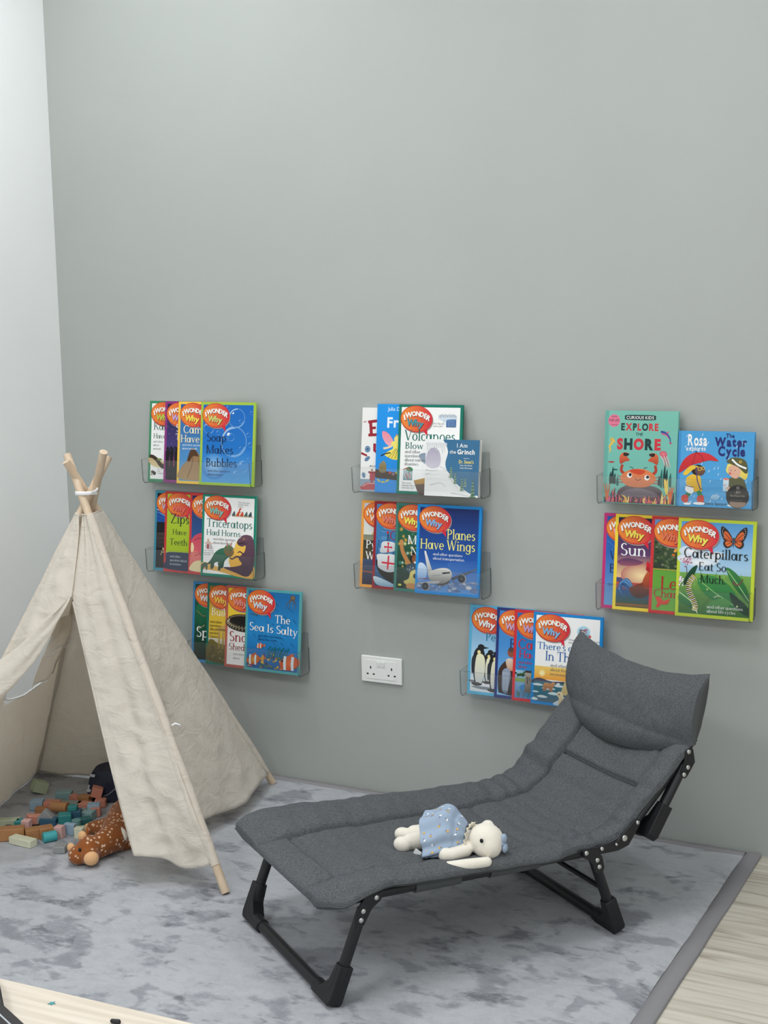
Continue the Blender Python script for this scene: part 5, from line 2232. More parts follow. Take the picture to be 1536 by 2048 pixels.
cv.serif('Triceratops', .085, .505, .128, rgb(30, 112, 100), .85); cv.serif('Had Horns', .085, .635, .092, rgb(30, 112, 100), .64)
small(cv, [QQ, 'about dinosaurs'], .22, .705, DGREY, .036, .058)
place_book('L2', cv, -2.671, yb(3, 4), 0, 3, 'green-bordered white dinosaur book, front of the middle left ledge')

# ---- lower left ledge
cv = iww(rgb(58, 138, 196), rgb(8, 74, 54), rgb(16, 26, 28), (.5, rgb(10, 84, 60)))
cv.blob([(.06, .40), (.20, .36), (.42, .44), (.40, .8), (.2, .86), (.08, .7)], rgb(20, 116, 74), rgb(10, 60, 44))
cv.line([(.08, .46), (.20, .54), (.25, .53)], .010, rgb(150, 122, 80)); cv.line([(.10, .76), (.24, .68)], .010, rgb(190, 160, 110)); cv.ell(.22, .55, .018, .009, rgb(70, 54, 40), n=8)
logo(cv, rgb(230, 226, 226))
cv.serif('Spi', .075, .875, .165, WHITE)
place_book('L3', cv, -2.740, yb(0, 4), 0, 0, 'blue-bordered dark green book, first of the lower left ledge')

cv = iww(rgb(18, 110, 96), rgb(150, 112, 36), rgb(206, 176, 74), (.4, rgb(226, 190, 60)))
cv.rect(.042, .86, .958, .98, rgb(206, 206, 196), rgb(150, 140, 96))
cv.blob([(.042, .93), (.12, .88), (.25, .94), (.6, .96), (.94, .95), (.94, 1.22), (.042, 1.22)], rgb(116, 104, 52), rgb(84, 76, 40))
for k in range(60):
    cv.ell(rnd.uniform(.06, .92), rnd.uniform(1.05, 1.21), .011, .008, rnd.choice([rgb(150, 132, 84), rgb(70, 62, 40), rgb(190, 170, 120), rgb(54, 60, 40)]), n=6)
cv.poly([(.20, .70), (.42, .61), (.66, .70)], rgb(196, 164, 96)); cv.rect(.20, .70, .66, .735, rgb(150, 120, 62))
for k in range(6):
    cv.rect(.23 + k * .072, .735, .262 + k * .072, 1.02, rgb(196, 168, 104), rgb(140, 116, 66))
cv.curve([(.09, 1.02), (.12, .99), (.16, 1.03), (.10, 1.05)], .014, rgb(70, 66, 44))
logo(cv, rgb(242, 200, 84))
cv.serif('Builders', .085, .50, .118, rgb(246, 238, 214))
small(cv, ['and other', 'questions', 'about', 'ancient', 'Greece'], .065, .62, rgb(44, 40, 26), .040, .058)
place_book('L3', cv, -2.675, yb(1, 4), 0, 1, 'green-bordered golden book with a temple, second of the lower left ledge')

cv = iww(rgb(186, 96, 82), rgb(246, 214, 40), rgb(232, 230, 228), (.42, rgb(232, 196, 60)))
cv.rect(.042, .58, .958, cv.H - .042, rgb(220, 216, 214), rgb(238, 236, 234))
cv.ell(.36, .575, .36, .135, rgb(30, 26, 24), rgb(52, 44, 38)); cv.ell(.36, .535, .27, .080, rgb(18, 16, 16), rgb(30, 26, 24))
for k in range(17):
    a = math.radians(20 + k * 11)
    cv.line([(.36 + .34 * math.cos(a), .575 + .115 * math.sin(a)), (.36 + .29 * math.cos(a + .05), .55 + .075 * math.sin(a + .05)), (.36 + .33 * math.cos(a + .13), .56 + .10 * math.sin(a + .13))], .010, rgb(206, 192, 160))
cv.curve([(.06, .50), (.2, .455), (.4, .445), (.6, .47)], .026, rgb(70, 58, 46)); cv.curve([(.08, .50), (.22, .462), (.4, .452)], .007, rgb(170, 150, 120))
logo(cv, rgb(236, 150, 140))
cv.serif('Snakes', .075, .865, .155, rgb(142, 34, 36)); cv.serif('Shed', .075, 1.0, .105, rgb(142, 34, 36))
small(cv, ['and other', 'about'], .16, 1.075, rgb(140, 136, 136), .036, .065)
place_book('L3', cv, -2.593, yb(2, 4), 0, 2, 'salmon-bordered book with a coiled snake, third of the lower left ledge')

cv = iww(rgb(84, 164, 170), rgb(24, 106, 168), rgb(18, 92, 160), (.5, rgb(34, 138, 206)))
for k in range(70):
    x, y = rnd.uniform(.06, .9), rnd.uniform(.06, .82)
    cv.curve([(x, y), (x + .03, y + .015), (x + .06, y + .045)], .010, rnd.choice([rgb(14, 66, 116), rgb(66, 160, 216), rgb(18, 80, 136), rgb(40, 124, 186)]), .003, 3)
for dx in (-.05, -.02, .015, .04):
    cv.curve([(.83 + dx * .4, .12), (.83 + dx * 1.6, .19), (.83 + dx * 2.0 - .02, .28)], .016, rgb(106, 84, 60), .004)
cv.ell(.845, .10, .045, .035, rgb(150, 124, 88), rgb(96, 76, 56), .3)
cv.ell(.175, .405, .05, .014, rgb(90, 130, 150), rgb(40, 80, 104), .05)
cv.poly([(.12, .40), (.09, .385), (.09, .42)], rgb(60, 100, 124))
for k in range(110):
    x = rnd.uniform(.06, .94)
    y = 1.215 - rnd.uniform(0, .24) * (1.0 - .5 * abs(x - .45))
    c_ = rnd.choice([rgb(190, 160, 66), rgb(110, 140, 70), rgb(170, 90, 150), rgb(226, 196, 90), rgb(60, 130, 126), rgb(226, 130, 66), rgb(96, 70, 130), rgb(240, 214, 120)])
    cv.ell(x, min(y, 1.20), rnd.uniform(.012, .034), rnd.uniform(.010, .022), c_, tuple(q * .55 for q in c_[:3]) + (1,), rnd.uniform(-.6, .6), 9)
for k in range(9):
    x = .42 + k * .04
    cv.line([(x, 1.06), (x + .02, .92 + .03 * (k % 3)), (x + .06, .87 + .02 * (k % 2))], .013, rgb(20, 104, 92))


def clown(cv, x, y, s, fl=1, c=rgb(224, 110, 46)):
    cv.ell(x, y, .085 * s, .05 * s, c, rgb(196, 76, 34), .25 * fl, 18)
    cv.poly([(x - fl * .075 * s, y - .02 * s), (x - fl * .13 * s, y - .05 * s), (x - fl * .125 * s, y + .02 * s)], c)
    cv.poly([(x - .03 * s, y - .045 * s), (x + .03 * s, y - .075 * s), (x + .045 * s, y - .03 * s)], rgb(206, 90, 40))
    for q in (-.030, .035):
        cv.curve([(x + q * s * fl - .004, y - .050 * s), (x + q * s * fl + .012 * fl, y), (x + q * s * fl - .004, y + .050 * s)], .022 * s, rgb(214, 232, 240))
    cv.ell(x + fl * .06 * s, y - .012 * s, .009 * s, .009 * s, rgb(14, 14, 14), n=8)


clown(cv, .28, .88, .75, -1); clown(cv, .17, 1.10, 1.5, -1, rgb(214, 150, 50)); clown(cv, .82, 1.10, 2.1, -1)
logo(cv, rgb(214, 226, 236))
cv.serif('The', .535, .505, .122, WHITE); cv.serif('Sea Is Salty', .075, .650, .122, WHITE, .88, 0.03)
small(cv, [QQ, 'about the oceans'], .24, .735, rgb(14, 66, 112), .036, .056)
place_book('L3', cv, -2.508, yb(3, 4), 0, 3, 'teal-bordered sea book with orange clownfish, front of the lower left ledge')

# ---- upper middle ledge
cv = Cover(.215, .262)
cv.rect(0, 0, 1, cv.H, rgb(240, 239, 236))
cv.rect(0, 1.04, 1, cv.H, rgb(140, 160, 178), rgb(160, 176, 190))
cv.poly([(0, 1.16), (.10, 1.09), (.9, 1.06), (1, 1.10), (1, 1.17), (.02, 1.20)], rgb(186, 80, 84)); cv.line([(.04, 1.15), (.12, 1.105), (.9, 1.08)], .008, rgb(236, 210, 204))
cv.ell(.105, .605, .046, .048, rgb(72, 110, 150)); cv.ring(.105, .605, .036, .010, rgb(150, 176, 200)); cv.ell(.105, .745, .05, .030, rgb(72, 110, 150), rot=-.6); cv.ring(.105, .745, .034, .008, rgb(150, 176, 200), ry=.022)
cv.ell(.055, .985, .030, .040, rgb(72, 110, 150), rot=-.3); cv.ring(.055, .985, .022, .007, rgb(160, 186, 208))
cv.rect(.13, .925, .5, .955, rgb(150, 50, 62)); cv.rect(.155, .955, .5, 1.06, rgb(176, 70, 80)); cv.rect(.18, 1.06, .205, 1.085, rgb(150, 50, 62)); cv.ell(.19, .905, .02, .016, rgb(160, 130, 90))
RD = rgb(158, 34, 52)
cv.line([(.14, .20), (.16, .40)], .050, RD); cv.line([(.10, .21), (.25, .19)], .042, RD); cv.line([(.14, .30), (.23, .29)], .038, RD); cv.line([(.11, .40), (.26, .39)], .042, RD)
cv.line([(.29, .17), (.27, .38), (.40, .38)], .046, RD)
cv.line([(.22, .52), (.22, .62), (.27, .655), (.36, .62), (.36, .50)], .046, RD)
cv.line([(.0, .665), (.10, .70)], .035, RD, .028)
cv.ell(.035, .21, .008, .012, RD, n=8); cv.ell(.06, .205, .008, .012, RD, n=8)
cv.sans('AUSIN', .14, .865, .032, rgb(40, 40, 44), .20, .012, slant=.1)
place_book('M1', cv, -2.064, yb(0, 3) + .010, 0, 0, 'white book with dark red lettering and blue buttons, leftmost on the upper middle ledge', name='picture_book')

cv = Cover(.215, .2745)
cv.rect(0, 0, 1, cv.H, rgb(24, 150, 236), rgb(40, 140, 220))
cv.sans('Julia Do', .17, .095, .055, rgb(226, 238, 248), None, .004)
cv.sans('Fred', .17, .335, .150, rgb(244, 248, 252), None, .03, slope=-0.05)
cv.blob([(.09, .42), (.11, .39), (.19, .42), (.26, .50), (.28, .56), (.24, .60), (.17, .58), (.11, .50)], rgb(236, 140, 160), rgb(240, 170, 184))
cv.blob([(.24, .56), (.34, .52), (.44, .55), (.45, .66), (.42, .74), (.46, .80), (.36, .80), (.26, .79), (.14, .73), (.20, .68), (.28, .63)], rgb(246, 232, 120), rgb(236, 214, 90))
for k in range(5):
    cv.line([(.32 + .02 * k, .64), (.20 + .055 * k, .78)], .006, rgb(60, 54, 30))
cv.curve([(.12, .64), (.18, .63), (.26, .60)], .03, rgb(240, 214, 176)); cv.curve([(.08, .75), (.16, .715), (.24, .70)], .016, rgb(30, 26, 24)); cv.ell(.34, .50, .05, .045, rgb(250, 226, 130), n=14); cv.curve([(.31, .47), (.33, .44), (.37, .46)], .014, rgb(210, 160, 40))
cv.blob([(.0, .95), (.12, .96), (.3, .98), (.45, .97), (.5, 1.05), (.46, 1.10), (.2, 1.08), (.0, 1.06)], rgb(74, 54, 42), rgb(56, 42, 36))
cv.blob([(.07, .98), (.06, .90), (.09, .84), (.14, .82), (.17, .87), (.18, .95), (.15, .99)], rgb(156, 138, 92), rgb(120, 106, 70)); cv.ell(.105, .855, .02, .018, rgb(120, 132, 130), n=10)
for k, c in enumerate((rgb(190, 60, 60), rgb(150, 110, 130), rgb(190, 176, 60), rgb(190, 60, 60))):
    cv.ell(.24 + k * .055, .985 + .02 * (k % 2), .022, .02, c, n=10)
for k in range(3):
    cv.ell(.06 + .07 * k, 1.105 + .02 * (k % 2), .036, .014, rgb(196, 186, 90), rot=.6 - .6 * k, n=10)
place_book('M1', cv, -2.006, yb(0, 3), 0, 1, 'bright blue book with a winged yellow dress picture on the upper middle ledge')

cv = iww(rgb(12, 118, 100), WHITE)
cv.rect(.745, .19, .90, .315, rgb(36, 84, 150), rgb(20, 60, 124))
for k in range(9):
    cv.curve([(.75 + k * .017, .20), (.745 + k * .017, .26), (.75 + k * .018, .31)], .006, rgb(150, 190, 226))
cv.blob([(.62, .18), (.66, .14), (.74, .14), (.84, .135), (.90, .15), (.91, .20), (.86, .20), (.76, .21), (.72, .25), (.68, .22), (.63, .20)], rgb(226, 234, 240), rgb(200, 214, 228))
for k in range(14):
    cv.ring(.64 + k * .019, .155 + .012 * math.sin(k * 2.1), .016, .004, rgb(90, 110, 140), n=8)
small(cv, ['How big can', 'waves get?'], .545, .275, DGREY, .024, .036)
cv.rect(.10, .93, .245, 1.075, rgb(176, 200, 206), rgb(120, 150, 160)); cv.blob([(.14, .92), (.18, .885), (.24, .90), (.25, .94), (.2, .95)], rgb(60, 130, 96))
for k in range(12):
    cv.line([(.105 + .01 * k, .95 + .01 * (k % 4)), (.15 + .007 * k, 1.06 - .012 * (k % 3))], .006, rnd.choice([WHITE, rgb(50, 80, 90), rgb(196, 80, 70)]))
cv.curve([(.10, .925), (.16, .905), (.21, .93)], .014, rgb(176, 100, 80))
small(cv, ['How much', 'damage does a', 'hurricane do?'], .085, 1.125, DGREY, .024, .034)
cv.poly([(.27, 1.075), (.46, 1.03), (.96, .96), (.96, 1.27), (.35, 1.27)], rgb(120, 92, 78), rgb(84, 70, 64))
cv.poly([(.27, 1.075), (.46, 1.03), (.96, .96), (.96, 1.06), (.5, 1.11), (.31, 1.13)], rgb(206, 164, 76), rgb(176, 130, 70))
cv.blob([(.34, .72), (.44, .68), (.6, .70), (.9, .66), (.9, .9), (.6, .9), (.44, .84)], rgb(130, 146, 166), rgb(170, 184, 200))
logo(cv, rgb(60, 150, 160))
cv.serif('Volcanoes', .10, .51, .145, rgb(22, 106, 96), .80); cv.serif('Blow Their', .115, .628, .092, rgb(22, 106, 96), .66)
small(cv, ['and other', 'questions', 'about natural', 'disasters'], .115, .690, DGREY, .044, .058)
place_book('M1', cv, -1.926, yb(1, 3), 0, 2, 'green-bordered white volcano book standing behind the small snowy hill book')

cv = Cover(.1785, .1715)
NB, SNOW = rgb(58, 112, 152), rgb(240, 240, 240)
cv.rect(0, 0, 1, cv.H, SNOW)
cv.blob([(.34, .0), (.40, .10), (.42, .22), (.38, .38), (.40, .50), (.48, .60), (.58, .72), (.68, .80), (.80, .87), (.95, .93), (.99, .8), (1.0, .4), (.99, .02), (.7, .0)], NB, rgb(64, 120, 158))
cv.poly([(.36, 0), (1, 0), (1, .5), (.45, .3)], NB)
cv.poly([(.80, .40), (1, .40), (1, .93), (.92, .91)], NB)
cv.blob([(.0, .38), (.05, .20), (.16, .14), (.25, .20), (.29, .34), (.26, .46), (.14, .50), (.04, .46)], rgb(176, 168, 190), rgb(206, 202, 214))
for k in range(11):
    x = .02 + k * .035
    cv.poly([(x, .06), (x + .028, .06), (x + .014, .20 + .06 * math.sin(k * 1.7))], rgb(226, 228, 232), SNOW); cv.line([(x, .06), (x + .013, .19 + .06 * math.sin(k * 1.7))], .004, rgb(90, 96, 108))
for pts in ([(.02, .52), (.14, .54), (.24, .52)], [(.28, .46), (.36, .50), (.46, .56)], [(.02, .60), (.1, .58)], [(.44, .62), (.52, .70), (.62, .82)], [(.10, .78), (.3, .74), (.4, .80)], [(.5, .9), (.7, .92), (.84, .95)]):
    cv.curve(pts, .006, rgb(120, 124, 132), .003)
for x, y, s in ((.49, .56, .20), (.57, .66, .19), (.70, .76, .22), (.90, .86, .34), (.76, .72, .14)):
    for j in range(6):
        yy = y - s * .5 + s * j / 6
        hw = .012 + s * .16 * (j + 1) / 6
        cv.poly([(x, yy - s * .10), (x + hw, yy + s * .12), (x - hw, yy + s * .12)], rgb(60, 100, 70), rgb(96, 136, 96))
        cv.line([(x - hw * .7, yy + s * .09), (x + hw * .7, yy + s * .07)], .006, rgb(214, 226, 222))
cv.sans('I Am', .585, .130, .072, WHITE, .19, .012); cv.sans('the', .450, .235, .062, WHITE, .12, .008); cv.sans('Grinch', .595, .240, .080, WHITE, .32, .035)
cv.sans('based on', .72, .318, .020, WHITE, .10, .0); cv.sans('Dr. Seuss\'s', .63, .395, .058, rgb(244, 226, 120), .27, .022)
cv.sans('How the Grinch', .655, .440, .028, WHITE, .22, .006); cv.sans('Stole Christmas!', .655, .485, .028, WHITE, .225, .006)
place_book('M1', cv, -1.822, yb(2, 3) - .0045, 0, 3, 'small square board book with snowy hill and pine trees, in front of the volcano book', thick=.0160, pages_inset=.001, hard=True, name='board_book')

# ---- lower middle ledge
cv = iww(rgb(240, 164, 72), rgb(196, 206, 214), rgb(60, 70, 96), (.42, rgb(226, 226, 216)))
cv.poly([(.12, .55), (.22, .44), (.9, .55)], rgb(206, 176, 116)); cv.rect(.042, .50, .5, .58, rgb(120, 132, 120), rgb(150, 142, 110))
cv.rect(.042, .58, .958, .86, rgb(52, 56, 44), rgb(84, 74, 56)); cv.rect(.042, .86, .958, 1.23, rgb(66, 84, 116), rgb(40, 36, 60)); cv.line([(.042, 1.04), (.5, 1.06)], .016, rgb(170, 90, 50))
logo(cv, rgb(246, 214, 190))
cv.serif('Pyr', .085, .700, .120, WHITE); cv.serif('W', .085, .860, .115, WHITE)
place_book('M2', cv, -2.072, yb(0, 4), 0, 0, 'orange-bordered book with a desert picture, first of the lower middle ledge')

cv = iww(rgb(150, 32, 46), rgb(70, 140, 196), rgb(30, 70, 104), (.5, rgb(58, 120, 176)))
for k in range(50):
    x, y = rnd.uniform(.05, .42), rnd.uniform(.28, 1.2)
    cv.curve([(x, y), (x + .04, y + .01), (x + .08, y - .006)], .006, rnd.choice([rgb(120, 176, 214), rgb(30, 84, 130), rgb(150, 196, 224)]), .003, 3)
cv.blob([(.05, .86), (.12, .88), (.3, .98), (.5, 1.0), (.6, 1.16), (.42, 1.20), (.22, 1.12), (.10, 1.02)], rgb(40, 34, 32), rgb(26, 24, 26))
cv.blob([(.02, 1.10), (.16, 1.12), (.4, 1.22), (.1, 1.22)], rgb(206, 224, 232), rgb(120, 160, 190))
cv.line([(.235, .46), (.24, .9)], .012, rgb(50, 40, 34)); cv.line([(.10, .55), (.05, .84)], .005, rgb(50, 40, 34)); cv.line([(.235, .46), (.36, .84)], .005, rgb(50, 40, 34))
cv.blob([(.15, .59), (.25, .575), (.36, .60), (.36, .70), (.24, .735), (.12, .74), (.13, .66)], rgb(226, 228, 228), rgb(196, 198, 204))
cv.blob([(.07, .775), (.2, .76), (.38, .78), (.38, .98), (.25, 1.02), (.10, .96), (.08, .86)], rgb(226, 228, 228), rgb(190, 192, 200))
RC = rgb(206, 48, 70)
cv.line([(.25, .60), (.245, .72)], .020, RC); cv.line([(.20, .655), (.30, .66)], .020, RC); cv.line([(.26, .78), (.25, .98)], .026, RC); cv.line([(.15, .885), (.37, .895)], .026, RC)
for dx, dy in ((0, -.055), (0, .06), (-.05, 0), (.05, 0)):
    cv.ell(.248 + dx, .658 + dy, .018, .016, RC, n=8)
cv.ell(.235, .445, .022, .02, rgb(190, 50, 60), n=8)
logo(cv, rgb(226, 130, 110))
cv.serif('Col', .265, .55, .13, rgb(150, 32, 46))
place_book('M2', cv, -2.023, yb(1, 4), 0, 1, 'dark red-bordered book with a sailing ship with red crosses')

cv = iww(rgb(58, 124, 116), rgb(30, 110, 80), rgb(24, 40, 36), (.5, rgb(36, 84, 62)))
for k in range(34):
    r = rnd.uniform(.010, .036)
    cv.ell(rnd.uniform(.06, .55), rnd.uniform(.36, .95), r, r, rnd.choice([rgb(240, 236, 160), rgb(206, 220, 90), rgb(226, 170, 70), rgb(196, 226, 214), rgb(40, 120, 130)]), rgb(70, 110, 70), n=12)
cv.curve([(.10, .58), (.13, .70), (.20, .82), (.24, .88)], .055, rgb(190, 130, 76), .07); cv.ell(.105, .565, .034, .040, rgb(196, 140, 84), n=12)
cv.ell(.33, .78, .085, .080, rgb(44, 28, 22), n=18); cv.ell(.335, .80, .055, .068, rgb(160, 100, 62), rgb(130, 78, 48), n=18); cv.ell(.335, .845, .022, .016, rgb(240, 236, 230), n=10); cv.ell(.315, .785, .007, .007, INK, n=8); cv.ell(.355, .785, .007, .007, INK, n=8)
cv.blob([(.19, .90), (.28, .86), (.42, .88), (.48, 1.0), (.30, 1.02), (.22, .98)], rgb(70, 84, 96))
for k in range(24):
    cv.ell(rnd.uniform(.22, .45), rnd.uniform(.89, 1.0), .006, .006, rgb(206, 214, 220), n=6)
cv.blob([(.16, 1.13), (.24, 1.08), (.27, .98), (.36, .96), (.40, 1.06), (.50, 1.10), (.40, 1.16), (.24, 1.18)], rgb(226, 214, 130), rgb(190, 170, 90)); cv.ell(.34, 1.04, .03, .035, rgb(60, 50, 40), n=12)
cv.blob([(.22, 1.16), (.32, 1.15), (.40, 1.22), (.22, 1.22)], rgb(190, 130, 76)); cv.ell(.10, 1.18, .03, .016, rgb(200, 210, 90), n=10)
logo(cv, rgb(246, 234, 96))
cv.serif('M', .205, .585, .125, WHITE); cv.serif('N', .255, .745, .125, WHITE)
place_book('M2', cv, -1.942, yb(2, 4), 0, 2, 'dark green book with a child raising an arm amid lights')

cv = iww(rgb(20, 138, 214), rgb(16, 38, 104), rgb(96, 150, 212), (.62, rgb(28, 84, 168)))
cv.blob([(.042, .86), (.12, .84), (.18, .92), (.16, 1.05), (.042, 1.08)], rgb(210, 226, 244), rgb(120, 166, 220))
for k in range(9):
    y = .80 + k * .022
    cv.curve([(.5, y + .02), (.7, y - .01), (.95, y - .035)], .010, rgb(70, 120, 190), .004, 3)
for k in range(46):
    x = rnd.uniform(.06, .94)
    y = 1.225 - rnd.uniform(0, .17) * (.5 + x * .6)
    cv.ell(x, min(y, 1.20), rnd.uniform(.03, .07), rnd.uniform(.014, .03), rnd.choice([rgb(196, 206, 222), rgb(120, 140, 176), rgb(90, 110, 150), rgb(160, 176, 204)]), rgb(84, 112, 160), rnd.uniform(-.3, .3), 10)
cv.ell(.84, 1.14, .05, .03, rgb(236, 232, 230), rgb(160, 170, 190))
FU, FD = rgb(224, 222, 216), rgb(120, 116, 112)
cv.poly([(.13, .665), (.155, .66), (.27, .945), (.20, .985)], rgb(232, 232, 230), rgb(176, 176, 176))
cv.blob([(.20, 1.0), (.24, .945), (.36, .90), (.46, .885), (.54, .905), (.575, .965), (.55, 1.05), (.46, 1.10), (.36, 1.115), (.26, 1.09)], FU, FD)
cv.blob([(.26, 1.09), (.36, 1.115), (.46, 1.10), (.55, 1.05), (.52, 1.10), (.44, 1.135), (.34, 1.13)], rgb(80, 78, 80))
cv.poly([(.42, .955), (.455, .945), (.545, .935), (.545, .955), (.43, .975)], rgb(30, 32, 38))
cv.poly([(.56, 1.02), (.70, .955), (.955, .86), (.955, .885), (.74, .985), (.58, 1.055)], rgb(96, 108, 130), rgb(60, 68, 84))
cv.poly([(.26, 1.085), (.40, 1.075), (.36, 1.115), (.02, 1.145), (.042, 1.12)], rgb(190, 192, 196), rgb(130, 134, 142))
for x, y, r in ((.725, 1.02, .062), (.165, 1.165, .058)):
    cv.ell(x + .01, y, r * 1.05, r * 1.05, rgb(150, 152, 156)); cv.ell(x, y, r * .9, r * .9, rgb(40, 42, 48), rgb(20, 22, 26)); cv.ring(x, y, r * .62, r * .08, rgb(84, 88, 96)); cv.ell(x, y, r * .15, r * .15, rgb(150, 150, 150), n=8)
cv.line([(.27, 1.01), (.42, .985)], .007, rgb(130, 134, 140)); cv.line([(.05, 1.065), (.22, 1.05)], .010, rgb(150, 60, 60))
logo(cv, rgb(130, 180, 226))
cv.serif('Planes', .475, .475, .140, rgb(244, 236, 130), .44); cv.serif('Have Wings', .060, .630, .140, rgb(244, 236, 130), .86)
small(cv, [QQ, 'about transportation'], .27, .715, rgb(230, 238, 246), .040, .060)
place_book('M2', cv, -1.864, yb(3, 4), 0, 3, 'blue-bordered book with a white airliner, front of the lower middle ledge')

# ---- upper right ledge
cv = Cover(.2115, .2620)
cv.rect(0, 0, 1, cv.H, rgb(122, 190, 174), rgb(112, 184, 172))
cv.rect(0, 0, .045, cv.H, rgb(104, 172, 160), rgb(98, 166, 156)); cv.line([(.05, 0), (.05, 1.2)], .004, rgb(84, 150, 140))
cv.ell(.125, .135, .083, .085, rgb(226, 120, 150))
cv.sans('with', .09, .09, .026, INK, .07, .0); cv.sans('POP-UPS', .055, .15, .038, INK, .14, .004); cv.sans('on every page', .075, .198, .022, INK, .10, .0)
DG, RE = rgb(24, 58, 58), rgb(206, 52, 66)
cv.blob([(.29, .06), (.49, .055), (.68, .06), (.695, .09), (.68, .12), (.49, .125), (.29, .12), (.275, .09)], DG)
cv.sans('CURIOUS KIDS', .295, .110, .042, WHITE, .375, .010, .14)
cv.sans('EXPLORE', .225, .258, .092, [DG, RE, DG, RE, DG, RE, RE], .51, .05); cv.sans('THE', .425, .330, .040, DG, .10, .02, slant=.15); cv.sans('SHORE', .175, .510, .140, [RE, DG, RE, DG, RE], .60, .06)
cv.curve([(.085, .38), (.12, .40), (.10, .44), (.075, .48), (.085, .53), (.07, .56)], .045, rgb(230, 186, 80), .012); cv.line([(.11, .395), (.155, .42)], .014, rgb(230, 186, 80)); cv.ell(.095, .395, .006, .006, INK, n=6)
cv.curve([(.77, .27), (.84, .29), (.89, .35), (.905, .41)], .030, rgb(40, 76, 150), .012); cv.curve([(.78, .295), (.85, .32), (.88, .36)], .022, rgb(206, 90, 130), .008); cv.poly([(.88, .40), (.93, .42), (.90, .44)], rgb(190, 80, 120)); cv.poly([(.84, .28), (.89, .26), (.86, .30)], rgb(206, 90, 130))
cv.ell(.815, .565, .052, .040, rgb(226, 130, 140), rgb(206, 84, 104), .3)
for k in range(5):
    cv.curve([(.78 + k * .02, .59), (.82 + k * .016, .65), (.83 + k * .018, .70), (.86 + k * .014, .74)], .010, rgb(206, 70, 90) if k % 2 else rgb(240, 190, 196), .004)
cv.ell(.105, .69, .045, .012, rgb(176, 60, 60), n=10); cv.ell(.16, .79, .04, .010, rgb(30, 84, 84), n=10)
for x, y0, hh, c in ((.10, .98, .16, DG), (.13, .97, .22, DG), (.16, .98, .14, DG), (.80, 1.0, .24, rgb(30, 100, 92)), (.84, 1.0, .30, DG), (.87, .98, .22, DG), (.92, .99, .18, rgb(30, 100, 92)), (.20, 1.0, .12, rgb(30, 100, 92)), (.77, .98, .12, DG)):
    cv.blob([(x - .012, y0), (x - .018, y0 - hh * .5), (x + .004, y0 - hh), (x + .014, y0 - hh * .5), (x + .014, y0)], c)
cv.blob([(.20, 1.12), (.24, 1.04), (.36, .99), (.56, .985), (.74, 1.01), (.82, 1.08), (.80, 1.2), (.24, 1.2)], rgb(96, 84, 92), rgb(70, 60, 70))
cv.blob([(.28, 1.14), (.32, 1.06), (.5, 1.03), (.70, 1.07), (.72, 1.14)], rgb(130, 118, 128), rgb(104, 92, 104))
CRB, CRD = rgb(222, 112, 66), rgb(176, 62, 44)
for sx in (-1, 1):
    for j in range(3):
        cv.curve([(.485 + sx * .16, .90 + .03 * j), (.485 + sx * (.24 + .01 * j), .885 + .035 * j), (.485 + sx * (.30 - .02 * j), .85 + .06 * j)], .016, CRD, .004)
    cv.curve([(.485 + sx * .17, .86), (.485 + sx * .235, .80), (.485 + sx * .225, .72)], .042, CRD, .036)
    cv.blob([(.485 + sx * .255, .71), (.485 + sx * .262, .60), (.485 + sx * .20, .555), (.485 + sx * .135, .575), (.485 + sx * .165, .61), (.485 + sx * .125, .66), (.485 + sx * .19, .68)], CRB, CRD)
    cv.blob([(.485 + sx * .21, .56), (.485 + sx * .135, .575), (.485 + sx * .165, .605), (.485 + sx * .21, .60)], rgb(40, 34, 34))
    cv.line([(.485 + sx * .06, .79), (.485 + sx * .085, .755), (.485 + sx * .12, .75)], .008, DG)
cv.blob([(.24, .90), (.30, .82), (.42, .775), (.56, .775), (.67, .82), (.73, .90), (.66, .98), (.56, 1.015), (.40, 1.015), (.30, .98)], rgb(226, 128, 76), rgb(206, 120, 80))
cv.blob([(.36, .80), (.46, .775), (.58, .80), (.50, .85)], rgb(206, 72, 44))
for k in range(6):
    cv.line([(.33 + k * .06, .955), (.37 + k * .055, .945)], .006, rgb(176, 110, 110))
for x, y in ((.365, .86), (.605, .885)):
    cv.ell(x, y, .036, .036, WHITE); cv.ell(x + .008, y - .008, .022, .022, INK, n=12)
cv.curve([(.44, .895), (.475, .925), (.53, .905)], .008, rgb(90, 44, 34))
cv.rect(.02, 1.16, .98, cv.H - .01, rgb(96, 58, 66), rgb(80, 50, 58))
for k in range(70):
    x = rnd.uniform(.03, .96)
    base = 1.225
    hh = rnd.uniform(.03, .14) * (1.5 if x < .25 or x > .78 else .8)
    c = rnd.choice([rgb(206, 90, 130), rgb(226, 120, 70), rgb(236, 190, 90), rgb(196, 70, 110), rgb(240, 210, 130), rgb(60, 50, 60)] if x > .25 else [rgb(206, 90, 130), rgb(226, 110, 90), rgb(214, 110, 140), rgb(60, 44, 56)])
    cv.curve([(x, base), (x + rnd.uniform(-.02, .02), base - hh * .6), (x + rnd.uniform(-.04, .04), base - hh)], .020, c, .006, 4)
for k in range(7):
    cv.curve([(.88, 1.1), (.87 + .02 * math.sin(k), 1.0), (.86 + .03 * math.sin(k * 2.0), .90)], .02, rgb(240, 206, 100), .010, 4)
for a in (-.04, 0, .04):
    cv.curve([(.06, 1.2), (.06 + a * .5, 1.1), (.05 + a, .98)], .024, rgb(214, 110, 70), .010, 5)
    cv.curve([(.93, 1.2), (.93 + a * .4, 1.1), (.95 + a * .6, 1.0)], .024, rgb(226, 110, 60), .010, 5)
place_book('R1', cv, -1.260, -.0520, 0, 0, 'turquoise hardback with an orange crab, left on the upper right ledge', thick=.0150, hard=True, name='hardback_book', tilt=5.5)

